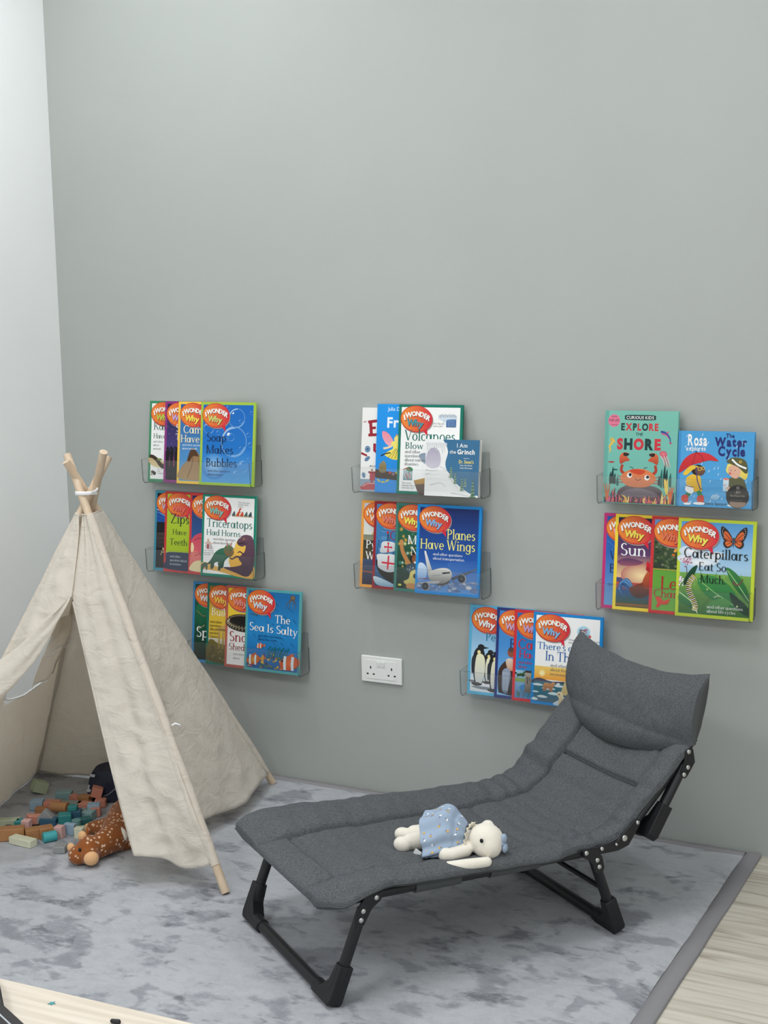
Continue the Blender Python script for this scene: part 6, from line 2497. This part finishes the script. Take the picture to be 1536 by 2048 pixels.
cv = Cover(.2090, .2090)
cv.rect(0, 0, 1, cv.H, rgb(74, 158, 216), rgb(84, 166, 222))
cv.rect(0, 0, .03, cv.H, rgb(62, 142, 200)); cv.line([(.034, 0), (.034, 1)], .004, rgb(50, 124, 180))
for k in range(70):
    x, y = rnd.uniform(.05, .97), rnd.uniform(.03, .93)
    cv.line([(x, y), (x - .014, y + .032)], .006, rgb(232, 242, 250))
cv.sans('Rosa', .13, .190, .150, WHITE, .255, .03); cv.sans('explores', .110, .262, .062, WHITE, .26, .012, slope=-.02)
NV = rgb(36, 44, 112)
cv.sans('The', .630, .080, .055, NV, .11, .03); cv.sans('Water', .485, .190, .115, NV, .42, .045); cv.sans('Cycle', .535, .315, .125, NV, .35, .045)
# two children in the rain, drawn simply
SK, SK2 = rgb(112, 76, 58), rgb(226, 176, 150)
cv.blob([(.13, .62), (.22, .57), (.31, .60), (.33, .72), (.33, .80), (.14, .79), (.13, .70)], rgb(236, 190, 56), rgb(222, 172, 46))
for x0, x1 in ((.17, .10), (.27, .31)):
    cv.line([(x0 + .02, .79), (x1 + .03, .88)], .055, rgb(52, 130, 84))
    cv.blob([(x1 - .02, .86), (x1 + .05, .85), (x1 + .06, .93), (x1 + .02, .95), (x1 - .03, .92)], rgb(206, 70, 60))
cv.ell(.275, .515, .085, .072, rgb(38, 28, 30), n=16); cv.ell(.305, .525, .066, .062, SK, n=16); cv.blob([(.35, .51), (.375, .53), (.355, .555)], SK)
cv.blob([(.08, .57), (.14, .49), (.20, .455), (.28, .47), (.20, .52), (.13, .585)], rgb(238, 196, 60))
cv.ring(.30, .50, .026, .007, rgb(236, 196, 80), n=14); cv.ring(.345, .49, .022, .007, rgb(236, 196, 80), n=14); cv.curve([(.315, .56), (.33, .572), (.35, .562)], .006, INK)
cv.blob([(.13, .72), (.21, .74), (.23, .80), (.19, .83), (.12, .79)], rgb(238, 238, 240)); cv.line([(.125, .725), (.225, .745)], .010, rgb(60, 50, 44))
cv.line([(.25, .47), (.275, .66), (.32, .77), (.345, .76)], .014, rgb(70, 60, 120))
cv.blob([(.02, .56), (.06, .42), (.14, .33), (.24, .285), (.36, .285), (.46, .32), (.54, .39), (.42, .385), (.30, .42), (.20, .45), (.12, .50)], rgb(212, 52, 58), rgb(190, 40, 48))
cv.curve([(.24, .285), (.22, .36), (.20, .45)], .006, rgb(96, 24, 30)); cv.curve([(.25, .285), (.32, .33), (.345, .405)], .006, rgb(96, 24, 30)); cv.ell(.245, .28, .010, .012, INK, n=8)
cv.blob([(.66, .66), (.72, .60), (.84, .60), (.90, .66), (.92, .85), (.68, .86)], rgb(98, 96, 62), rgb(80, 80, 50))
cv.blob([(.655, .46), (.69, .42), (.90, .46), (.93, .56), (.90, .62), (.82, .58), (.70, .56), (.65, .52)], rgb(240, 222, 120), rgb(226, 200, 90))
cv.blob([(.685, .46), (.76, .43), (.83, .48), (.83, .56), (.78, .61), (.71, .58), (.68, .53)], SK2)
for x in (.715, .765):
    cv.ell(x, .505, .006, .007, INK, n=8)
cv.ell(.70, .545, .016, .013, rgb(196, 90, 90), n=10); cv.ell(.735, .55, .018, .014, rgb(236, 160, 150), n=10)
cv.blob([(.65, .39), (.72, .34), (.82, .34), (.90, .38), (.93, .50), (.90, .54), (.80, .46), (.70, .42)], rgb(96, 96, 60), rgb(84, 84, 52)); cv.curve([(.72, .36), (.80, .43), (.91, .475)], .024, WHITE); cv.ring(.83, .39, .018, .008, rgb(236, 190, 70), n=12)
cv.rect(.615, .62, .69, .78, rgb(226, 236, 244), rgb(190, 214, 232)); cv.ell(.652, .62, .038, .014, rgb(226, 130, 120)); cv.line([(.625, .70), (.65, .70)], .010, rgb(206, 90, 90)); cv.ell(.685, .74, .028, .022, SK2, n=12)
for x, y, rx_, ry_ in ((.15, .965, .05, .016), (.31, .955, .08, .018), (.74, .965, .06, .016)):
    cv.ell(x, y, rx_, ry_, WHITE)
cv.blob([(.46, .86), (.50, .83), (.56, .84), (.57, .87), (.53, .90), (.47, .89)], rgb(176, 210, 236), rgb(130, 180, 216))
cv.sans('Jessica Spanyol', .375, .965, .036, INK, .29, .004)
bk = place_book('R1', cv, -1.0465, -.0520, 0, 1, 'blue square hardback with a red umbrella in the rain, right on the upper right ledge', thick=.0150, hard=True, name='hardback_book', tilt=5.5)
st = Cover(.2090, .2090)
st.lay = cv.lay + 4
st.ell(.810, .845, .148, .152, rgb(30, 28, 30), n=40)
st.ell(.815, .93, .105, .062, rgb(150, 126, 110), n=24)
st.rect(.70, .80, .925, .915, rgb(30, 28, 30))
st.ring(.81, .73, .018, .006, rgb(190, 180, 170), n=12); st.sans('JSO', .785, .80, .030, rgb(176, 168, 160), .06, .0); st.sans('Non-Fiction Only', .715, .845, .026, rgb(170, 162, 154), .19, .0)
for k in range(5):
    st.line([(.74 + k * .032, .88), (.74 + k * .032, .90)], .005, rgb(120, 112, 108))
st.build('round_sticker', bk, y=-.0075, label='round black sticker with brown foot')

# ---- lower right ledge
cv = iww(rgb(196, 44, 116), rgb(24, 86, 168), rgb(110, 160, 212), (.4, rgb(34, 100, 184)))
cv.line([(.05, .36), (.15, .44), (.12, .5)], .008, rgb(70, 130, 200))
logo(cv, rgb(246, 170, 190))
cv.serif('W', .095, .615, .112, rgb(22, 48, 96)); cv.serif('B', .095, .795, .122, rgb(22, 48, 96)); small(cv, ['qu'], .085, .965, rgb(40, 66, 110), .045)
place_book('R2', cv, -1.271, yb(0, 4), 0, 0, 'magenta-bordered blue book, first of the lower right ledge')

cv = iww(rgb(248, 218, 60), rgb(26, 24, 60), rgb(40, 84, 130), (.42, rgb(96, 62, 108)))
cv.rect(.042, .54, .958, .84, rgb(110, 70, 110), rgb(240, 196, 140)); cv.ell(.38, .80, .28, .16, rgb(252, 226, 170), rgb(190, 120, 110), n=28)
cv.blob([(.05, .62), (.2, .58), (.4, .62), (.3, .67), (.1, .68)], rgb(84, 52, 96), rgb(150, 84, 104))
cv.rect(.042, .90, .958, 1.02, rgb(196, 80, 60), rgb(60, 80, 116)); cv.rect(.042, 1.0, .958, 1.18, rgb(36, 84, 140), rgb(50, 84, 60)); cv.rect(.042, 1.18, .958, cv.H - .042, rgb(150, 96, 50), rgb(90, 84, 50))
for k in range(9):
    cv.curve([(.30, 1.0 + .005 * k), (.20 - .012 * k, .86 + .01 * k), (.10 + .004 * k, .90 + .02 * k), (.07 + .012 * k, 1.0 + .012 * k)], .026, rnd.choice([rgb(50, 96, 150), rgb(90, 140, 186), rgb(36, 60, 110), rgb(120, 160, 196)]), .010, 5)
cv.blob([(.22, .98), (.30, .93), (.40, .88), (.46, .74), (.52, .70), (.56, .78), (.55, .92), (.52, 1.02), (.44, 1.08), (.34, 1.10), (.26, 1.06)], rgb(170, 74, 44), rgb(58, 40, 36))
cv.blob([(.40, .88), (.45, .76), (.52, .72), (.55, .84), (.50, .96), (.44, .96)], rgb(206, 96, 50), rgb(140, 60, 44))
cv.blob([(.44, .72), (.45, .66), (.50, .645), (.57, .68), (.58, .75), (.53, .78), (.48, .74)], rgb(196, 34, 44), rgb(150, 26, 40)); cv.blob([(.44, .66), (.46, .60), (.49, .635), (.52, .60), (.545, .64), (.57, .63), (.56, .68), (.48, .68)], rgb(206, 34, 46)); cv.ell(.515, .69, .008, .008, INK, n=8)
for x in (.40, .46):
    cv.line([(x, 1.08), (x + .01, 1.17), (x + .04, 1.185)], .012, rgb(90, 70, 50))
logo(cv, rgb(246, 224, 90))
cv.serif('Sun Rises', .075, .545, .160, WHITE)
place_book('R2', cv, -1.234, yb(1, 4), 0, 1, 'yellow-bordered book with a rooster at sunrise, second of the lower right ledge')

cv = iww(rgb(208, 52, 58), rgb(96, 150, 206), rgb(110, 176, 66), (.3, rgb(110, 150, 190)))
cv.rect(.042, .25, .958, .70, rgb(70, 92, 60), rgb(40, 54, 40)); cv.rect(.042, .68, .958, cv.H - .042, rgb(96, 160, 56), rgb(110, 170, 70))
for k in range(110):
    x, y = rnd.uniform(.05, .6), rnd.uniform(.28, .66)
    c = rnd.choice([rgb(226, 140, 50), rgb(206, 110, 40), rgb(240, 170, 80)]) if x > .28 and y < .5 else rnd.choice([rgb(60, 84, 50), rgb(40, 60, 40), rgb(84, 104, 66), rgb(110, 116, 90)])
    cv.ell(x, y, .022, .018, c, n=7)
cv.line([(.042, .69), (.9, .70)], .010, rgb(200, 150, 70))
cv.blob([(.09, 1.06), (.16, 1.06), (.20, 1.10), (.28, 1.07), (.25, 1.14), (.17, 1.15), (.14, 1.19), (.10, 1.18), (.12, 1.13)], rgb(222, 74, 52), rgb(206, 60, 46))
logo(cv, rgb(226, 120, 84))
cv.serif('Leaves', .145, .945, .165, rgb(176, 44, 40)); cv.serif('Change', .060, 1.055, .105, rgb(176, 44, 40))
place_book('R2', cv, -1.125, yb(2, 4), 0, 2, 'red-bordered green book with autumn trees, third of the lower right ledge')

cv = iww(rgb(196, 214, 62), rgb(84, 156, 214), rgb(60, 130, 60), (.5, rgb(170, 206, 232)))
cv.rect(.042, .70, .958, cv.H - .042, rgb(120, 170, 80), rgb(52, 104, 48))
for x, y, a, b_ in ((.18, .42, .16, .07), (.40, .50, .16, .09), (.12, .52, .12, .06), (.52, .45, .10, .04), (.30, .56, .2, .06)):
    cv.ell(x, y, a, b_, rgb(250, 250, 252), rgb(206, 222, 238), n=18)
for k in range(60):
    x, y = rnd.uniform(.05, .95), rnd.uniform(.72, 1.2)
    cv.line([(x, y), (x + rnd.uniform(-.03, .03), y - .07)], .012, rnd.choice([rgb(150, 190, 90), rgb(84, 140, 60), rgb(110, 160, 76)]), .003)
for k in range(44):
    a, r = rnd.uniform(0, 6.28), rnd.uniform(0, .085)
    cv.ell(.125 + r * math.cos(a), .56 + r * .85 * math.sin(a), .011, .011, rnd.choice([rgb(236, 206, 220), rgb(206, 150, 176), rgb(150, 84, 110)]), n=6)
cv.line([(.13, .62), (.14, .80)], .008, rgb(96, 70, 80))
for k in range(20):
    cv.ell(.07 + rnd.uniform(-.03, .05), .82 + rnd.uniform(-.06, .06), .012, .012, rnd.choice([rgb(240, 230, 240), rgb(190, 160, 190)]), n=6)
LG, LD = rgb(62, 140, 70), rgb(22, 74, 46)
cv.blob([(.28, .78), (.42, .72), (.58, .76), (.72, .86), (.84, 1.04), (.86, 1.14), (.66, 1.10), (.46, 1.02), (.34, .92)], LG, rgb(40, 110, 62))
cv.line([(.30, .79), (.5, .93), (.84, 1.13)], .010, rgb(150, 196, 120))
cv.blob([(.64, .62), (.70, .62), (.82, .72), (.92, .88), (.95, 1.04), (.84, .94), (.72, .80)], rgb(56, 130, 66), rgb(30, 90, 50)); cv.line([(.66, .64), (.82, .84), (.95, 1.02)], .008, rgb(176, 214, 150))
cv.blob([(.10, .86), (.12, .76), (.20, .64), (.27, .60), (.24, .70), (.18, .82)], LD, rgb(14, 54, 36)); cv.blob([(.05, .98), (.14, .98), (.26, 1.10), (.30, 1.21), (.18, 1.14), (.05, 1.08)], LG, LD)
cv.blob([(.38, 1.20), (.46, 1.06), (.62, 1.0), (.72, 1.06), (.6, 1.16), (.46, 1.22)], rgb(84, 150, 76), rgb(50, 110, 58)); cv.line([(.05, .96), (.2, 1.06), (.30, 1.22)], .012, rgb(206, 226, 176)); cv.line([(.30, 1.22), (.45, 1.0)], .012, rgb(60, 120, 60))
cv.blob([(.70, .92), (.80, .98), (.94, 1.10), (.95, 1.2), (.84, 1.16), (.74, 1.06)], rgb(20, 50, 36), rgb(30, 66, 44))
path = catmull([(.24, .74, 0), (.19, .80, 0), (.165, .88, 0), (.19, .97, 0), (.235, 1.05, 0), (.265, 1.13, 0), (.255, 1.19, 0)], 8)
cv.line([(p.x, p.y) for p in path], .070, rgb(24, 26, 22), .06)
for i in range(1, len(path) - 1, 2):
    d = (path[i + 1] - path[i - 1]).normalized()
    n_ = Vector((-d.y, d.x, 0))
    p = path[i]
    cv.line([(p.x - n_.x * .036, p.y - n_.y * .036), (p.x + .004, p.y), (p.x + n_.x * .036, p.y + n_.y * .036)], .010, rgb(240, 220, 120) if i % 4 == 1 else rgb(246, 244, 226))
# butterfly
BO, BK_ = rgb(222, 110, 56), rgb(50, 34, 30)
for sx in (-1, 1):
    cv.blob([(.72 + sx * .012, .24), (.72 + sx * .08, .13), (.72 + sx * .155, .08), (.72 + sx * .165, .16), (.72 + sx * .12, .26), (.72 + sx * .04, .29)], BK_)
    cv.blob([(.72 + sx * .012, .28), (.72 + sx * .11, .26), (.72 + sx * .13, .31), (.72 + sx * .09, .355), (.72 + sx * .03, .33)], BK_)
    cv.blob([(.72 + sx * .02, .245), (.72 + sx * .08, .155), (.72 + sx * .125, .15), (.72 + sx * .11, .24), (.72 + sx * .05, .275)], BO, rgb(206, 90, 44)); cv.blob([(.72 + sx * .02, .285), (.72 + sx * .095, .272), (.72 + sx * .105, .305), (.72 + sx * .075, .335), (.72 + sx * .03, .315)], BO)
    for j in range(3):
        cv.line([(.72 + sx * .025, .26 + .012 * j), (.72 + sx * (.115 - .01 * j), .17 + .07 * j)], .006, BK_)
    for j in range(6):
        cv.ell(.72 + sx * (.135 + .012 * math.sin(j)), .105 + j * .024, .005, .005, WHITE, n=6)
cv.line([(.722, .22), (.718, .34)], .014, BK_, .006)
cv.curve([(.73, .78), (.78, .82), (.82, .80), (.86, .74)], .022, rgb(120, 70, 66), .012); cv.ell(.41, .90, .016, .012, rgb(160, 180, 120), n=8); cv.ell(.80, 1.09, .014, .014, rgb(176, 200, 140), n=8); cv.curve([(.50, 1.0), (.54, .975), (.57, .985)], .02, rgb(150, 170, 130))
logo(cv, rgb(238, 226, 96))
cv.serif('Caterpillars', .085, .505, .128, rgb(16, 26, 22), .83); cv.serif('Eat So', .285, .660, .105, rgb(16, 26, 22), .36); cv.serif('Much.', .315, .820, .105, rgb(16, 26, 22), .33)
small(cv, [QQ, 'about life cycles'], .415, 1.14, rgb(236, 240, 236), .040, .056)
place_book('R2', cv, -1.046, yb(3, 4), 0, 3, 'lime-bordered caterpillar book with a butterfly, front of the lower right ledge')

# ---- lowest ledge behind the lounger
cv = iww(rgb(92, 180, 218), rgb(80, 156, 212), rgb(236, 240, 244), (.62, rgb(176, 214, 238)))
cv.rect(.042, 1.06, .958, cv.H - .042, rgb(236, 238, 242), rgb(220, 226, 232)); cv.blob([(.06, 1.16), (.3, 1.15), (.5, 1.17), (.5, 1.19), (.2, 1.19)], rgb(130, 140, 150)); cv.blob([(.0, 1.08), (.1, 1.07), (.2, 1.10), (.1, 1.115)], rgb(120, 124, 132))


def penguin(cv, x, y, s, fl=1):
    BKP = rgb(30, 32, 38)
    cv.blob([(x - .085 * s, y + .30 * s), (x - .07 * s, y + .10 * s), (x, y), (x + .09 * s, y + .02 * s), (x + .13 * s, y + .16 * s), (x + .13 * s, y + .40 * s), (x + .08 * s, y + .60 * s), (x - .02 * s, y + .60 * s), (x - .06 * s, y + .48 * s)], BKP)
    cv.blob([(x - .02 * s, y + .14 * s), (x + .06 * s, y + .10 * s), (x + .125 * s, y + .18 * s), (x + .13 * s, y + .40 * s), (x + .075 * s, y + .58 * s), (x - .01 * s, y + .58 * s), (x - .045 * s, y + .40 * s)], rgb(242, 238, 200), rgb(206, 210, 214))
    cv.blob([(x - .10 * s, y + .18 * s), (x - .055 * s, y + .14 * s), (x - .04 * s, y + .28 * s), (x - .085 * s, y + .44 * s), (x - .105 * s, y + .34 * s)], rgb(46, 52, 60))
    cv.ell(x + .055 * s, y - .005 * s, .060 * s, .050 * s, BKP, rot=.1, n=16)
    cv.poly([(x + .09 * s, y - .02 * s), (x + .20 * s, y - .005 * s), (x + .10 * s, y + .02 * s)], rgb(40, 36, 36))
    cv.ell(x + .02 * s, y + .075 * s, .030 * s, .030 * s, rgb(242, 226, 160), n=10)
    cv.blob([(x - .10 * s, y + .585 * s), (x + .02 * s, y + .565 * s), (x + .09 * s, y + .60 * s), (x - .02 * s, y + .625 * s)], rgb(70, 66, 66))


penguin(cv, .30, .66, .72); penguin(cv, .39, .68, .86); penguin(cv, .145, .60, .88)
logo(cv, rgb(236, 236, 236))
cv.serif('Penguins', .255, .495, .115, rgb(20, 116, 150), .60)
place_book('LOW', cv, -1.700, yb(0, 4), 0, 0, 'light blue-bordered penguin book, first of the lowest ledge')

cv = iww(rgb(38, 52, 118), rgb(60, 132, 206), rgb(130, 186, 230), (.4, rgb(70, 144, 214)))
cv.blob([(.06, 1.16), (.05, .92), (.10, .80), (.20, .72), (.30, .74), (.34, .90), (.34, 1.2), (.10, 1.2)], rgb(70, 48, 40), rgb(50, 36, 34))
cv.ell(.235, .62, .055, .065, rgb(150, 84, 62), n=16); cv.ell(.24, .58, .05, .035, rgb(84, 72, 66), n=12)
cv.blob([(.16, .74), (.22, .70), (.30, .74), (.29, .86), (.20, .86)], rgb(226, 214, 200), rgb(206, 150, 110))
cv.blob([(.12, .88), (.20, .84), (.24, .92), (.22, 1.08), (.19, 1.20), (.12, 1.16), (.11, 1.0)], rgb(150, 164, 186), rgb(110, 124, 150))
for k in range(4):
    cv.line([(.13 + k * .024, .90), (.14 + k * .02, 1.16)], .007, rgb(206, 214, 226))
cv.blob([(.28, .86), (.34, .90), (.34, 1.14), (.28, 1.1)], rgb(130, 40, 40))
logo(cv, rgb(206, 170, 206))
cv.serif('Rom', .205, .555, .130, rgb(24, 40, 100))
place_book('LOW', cv, -1.607, yb(1, 4), 0, 1, 'navy-bordered blue book with a cloaked figure, second of the lowest ledge')

cv = iww(rgb(208, 44, 54), rgb(30, 110, 180), rgb(90, 150, 200), (.6, rgb(40, 130, 200)))
cv.rect(.042, .84, .958, cv.H - .042, rgb(150, 190, 214), rgb(70, 130, 186))
for k in range(50):
    cv.ell(rnd.uniform(.05, .6), rnd.uniform(.86, .94), .02, .014, rnd.choice([rgb(50, 84, 40), rgb(40, 66, 36), rgb(84, 110, 50)]), n=7)
cv.rect(.042, .95, .958, 1.0, rgb(130, 160, 80)); cv.blob([(.12, 1.06), (.3, 1.0), (.4, 1.04), (.4, 1.18), (.2, 1.20), (.14, 1.14)], rgb(50, 130, 196))
for k in range(60):
    x = rnd.uniform(.05, .5)
    y = 1.225 - rnd.uniform(0, .10)
    cv.line([(x, y), (x + rnd.uniform(-.02, .02), y - .05)], .008, rnd.choice([rgb(90, 140, 60), rgb(130, 120, 70), rgb(60, 104, 50)]), .003)
cv.rect(.19, .84, .28, 1.14, rgb(170, 160, 146), rgb(110, 100, 90)); cv.rect(.19, .835, .28, .865, rgb(54, 50, 46)); cv.line([(.22, .92), (.23, 1.02)], .014, rgb(60, 54, 50)); cv.line([(.25, .92), (.255, .98)], .010, rgb(60, 54, 50))
logo(cv, rgb(190, 160, 206))
cv.serif('Castles', .065, .54, .135, rgb(206, 40, 58)); cv.serif('Had', .085, .665, .105, rgb(206, 40, 58)); small(cv, [QQ, 'about'], .08, .745, rgb(190, 40, 60), .038, .060)
place_book('LOW', cv, -1.546, yb(2, 4), 0, 2, 'red-bordered book with a stone tower by water, third of the lowest ledge')

cv = iww(rgb(20, 134, 206), WHITE)
cv.ell(.73, .225, .095, .085, rgb(120, 190, 226), rgb(180, 218, 236))
for k in range(24):
    cv.line([(.66 + rnd.uniform(0, .14), .17 + rnd.uniform(0, .11)), (.66 + rnd.uniform(0, .14), .17 + rnd.uniform(0, .11))], .007, rnd.choice([WHITE, rgb(40, 50, 70), rgb(206, 60, 60), rgb(190, 210, 220)]))
cv.line([(.80, .27), (.84, .28)], .016, rgb(206, 60, 60)); cv.line([(.82, .255), (.82, .295)], .016, rgb(206, 60, 60))
small(cv, ['What are the wispy trails left', 'behind by airplanes?'], .52, .355, DGREY, .026, .038)
cv.rect(.042, .74, .958, .92, rgb(240, 206, 110), rgb(236, 160, 60)); cv.ell(.155, .835, .036, .036, rgb(252, 240, 200), rgb(250, 226, 140))
cv.ring(.155, .835, .048, .008, rgb(246, 220, 140), n=18)
cv.rect(.55, .70, .958, .84, WHITE, rgb(120, 160, 200)); cv.blob([(.02, .94), (.12, .905), (.3, .94), (.5, .925), (.7, .95), (.95, .93), (.95, .98), (.05, .98)], rgb(60, 62, 84))
cv.rect(.042, .955, .958, 1.10, rgb(50, 110, 126), rgb(26, 106, 130)); cv.rect(.042, 1.10, .958, cv.H - .042, rgb(26, 106, 130), rgb(84, 104, 120))
for x, y, a, b_ in ((.10, 1.0, .08, .016), (.26, 1.04, .10, .022), (.42, .995, .09, .016), (.34, 1.105, .09, .020), (.17, 1.16, .08, .018), (.07, 1.10, .05, .012), (.52, 1.05, .08, .02), (.48, 1.15, .06, .014), (.06, 1.2, .05, .02)):
    cv.blob([(x - a, y), (x - a * .3, y - b_), (x + a * .5, y - b_ * .7), (x + a, y + b_ * .2), (x + a * .2, y + b_), (x - a * .6, y + b_ * .8)], rgb(238, 242, 244), rgb(176, 206, 216))


def bear(cv, x, y, s, c, d):
    cv.blob([(x - .085 * s, y + .02 * s), (x - .05 * s, y - .04 * s), (x + .04 * s, y - .035 * s), (x + .075 * s, y - .06 * s), (x + .12 * s, y - .035 * s), (x + .09 * s, y + .01 * s), (x + .06 * s, y + .04 * s), (x - .06 * s, y + .045 * s)], c, d)
    for dx in (-.065, -.035, .03, .06):
        cv.line([(x + dx * s, y + .03 * s), (x + dx * s * 1.05, y + .09 * s)], .026 * s, d)
    cv.ell(x + .115 * s, y - .03 * s, .010 * s, .008 * s, INK, n=6)


bear(cv, .25, 1.0, .9, rgb(206, 150, 100), rgb(170, 116, 76))
cv.blob([(.36, .98), (.39, .95), (.42, .96), (.41, 1.0), (.38, 1.005)], rgb(226, 232, 236))
cv.blob([(.46, 1.1), (.47, .98), (.52, .88), (.62, .84), (.7, .95), (.7, 1.1)], rgb(226, 206, 150), rgb(206, 180, 120))
cv.blob([(.36, 1.26), (.40, 1.19), (.52, 1.14), (.74, 1.16), (.9, 1.26)], rgb(236, 240, 244), rgb(176, 200, 214))
cv.blob([(.385, 1.12), (.39, 1.08), (.43, 1.065), (.47, 1.09), (.475, 1.14), (.46, 1.25), (.41, 1.25), (.41, 1.16)], rgb(236, 220, 184), rgb(206, 180, 130)); cv.ell(.415, 1.105, .014, .012, rgb(120, 96, 74), n=8)
logo(cv, rgb(126, 180, 222))
cv.serif("There's a Hole", .070, .505, .095, rgb(34, 110, 180), .82); cv.serif('In The Sky', .190, .655, .130, rgb(34, 96, 170), .72)
small(cv, [QQ, 'about the', 'environment'], .27, .735, rgb(110, 104, 96), .042, .060)
place_book('LOW', cv, -1.482, yb(3, 4), 0, 3, 'blue-bordered white polar bear book, front of the lowest ledge beside the lounger pillow')
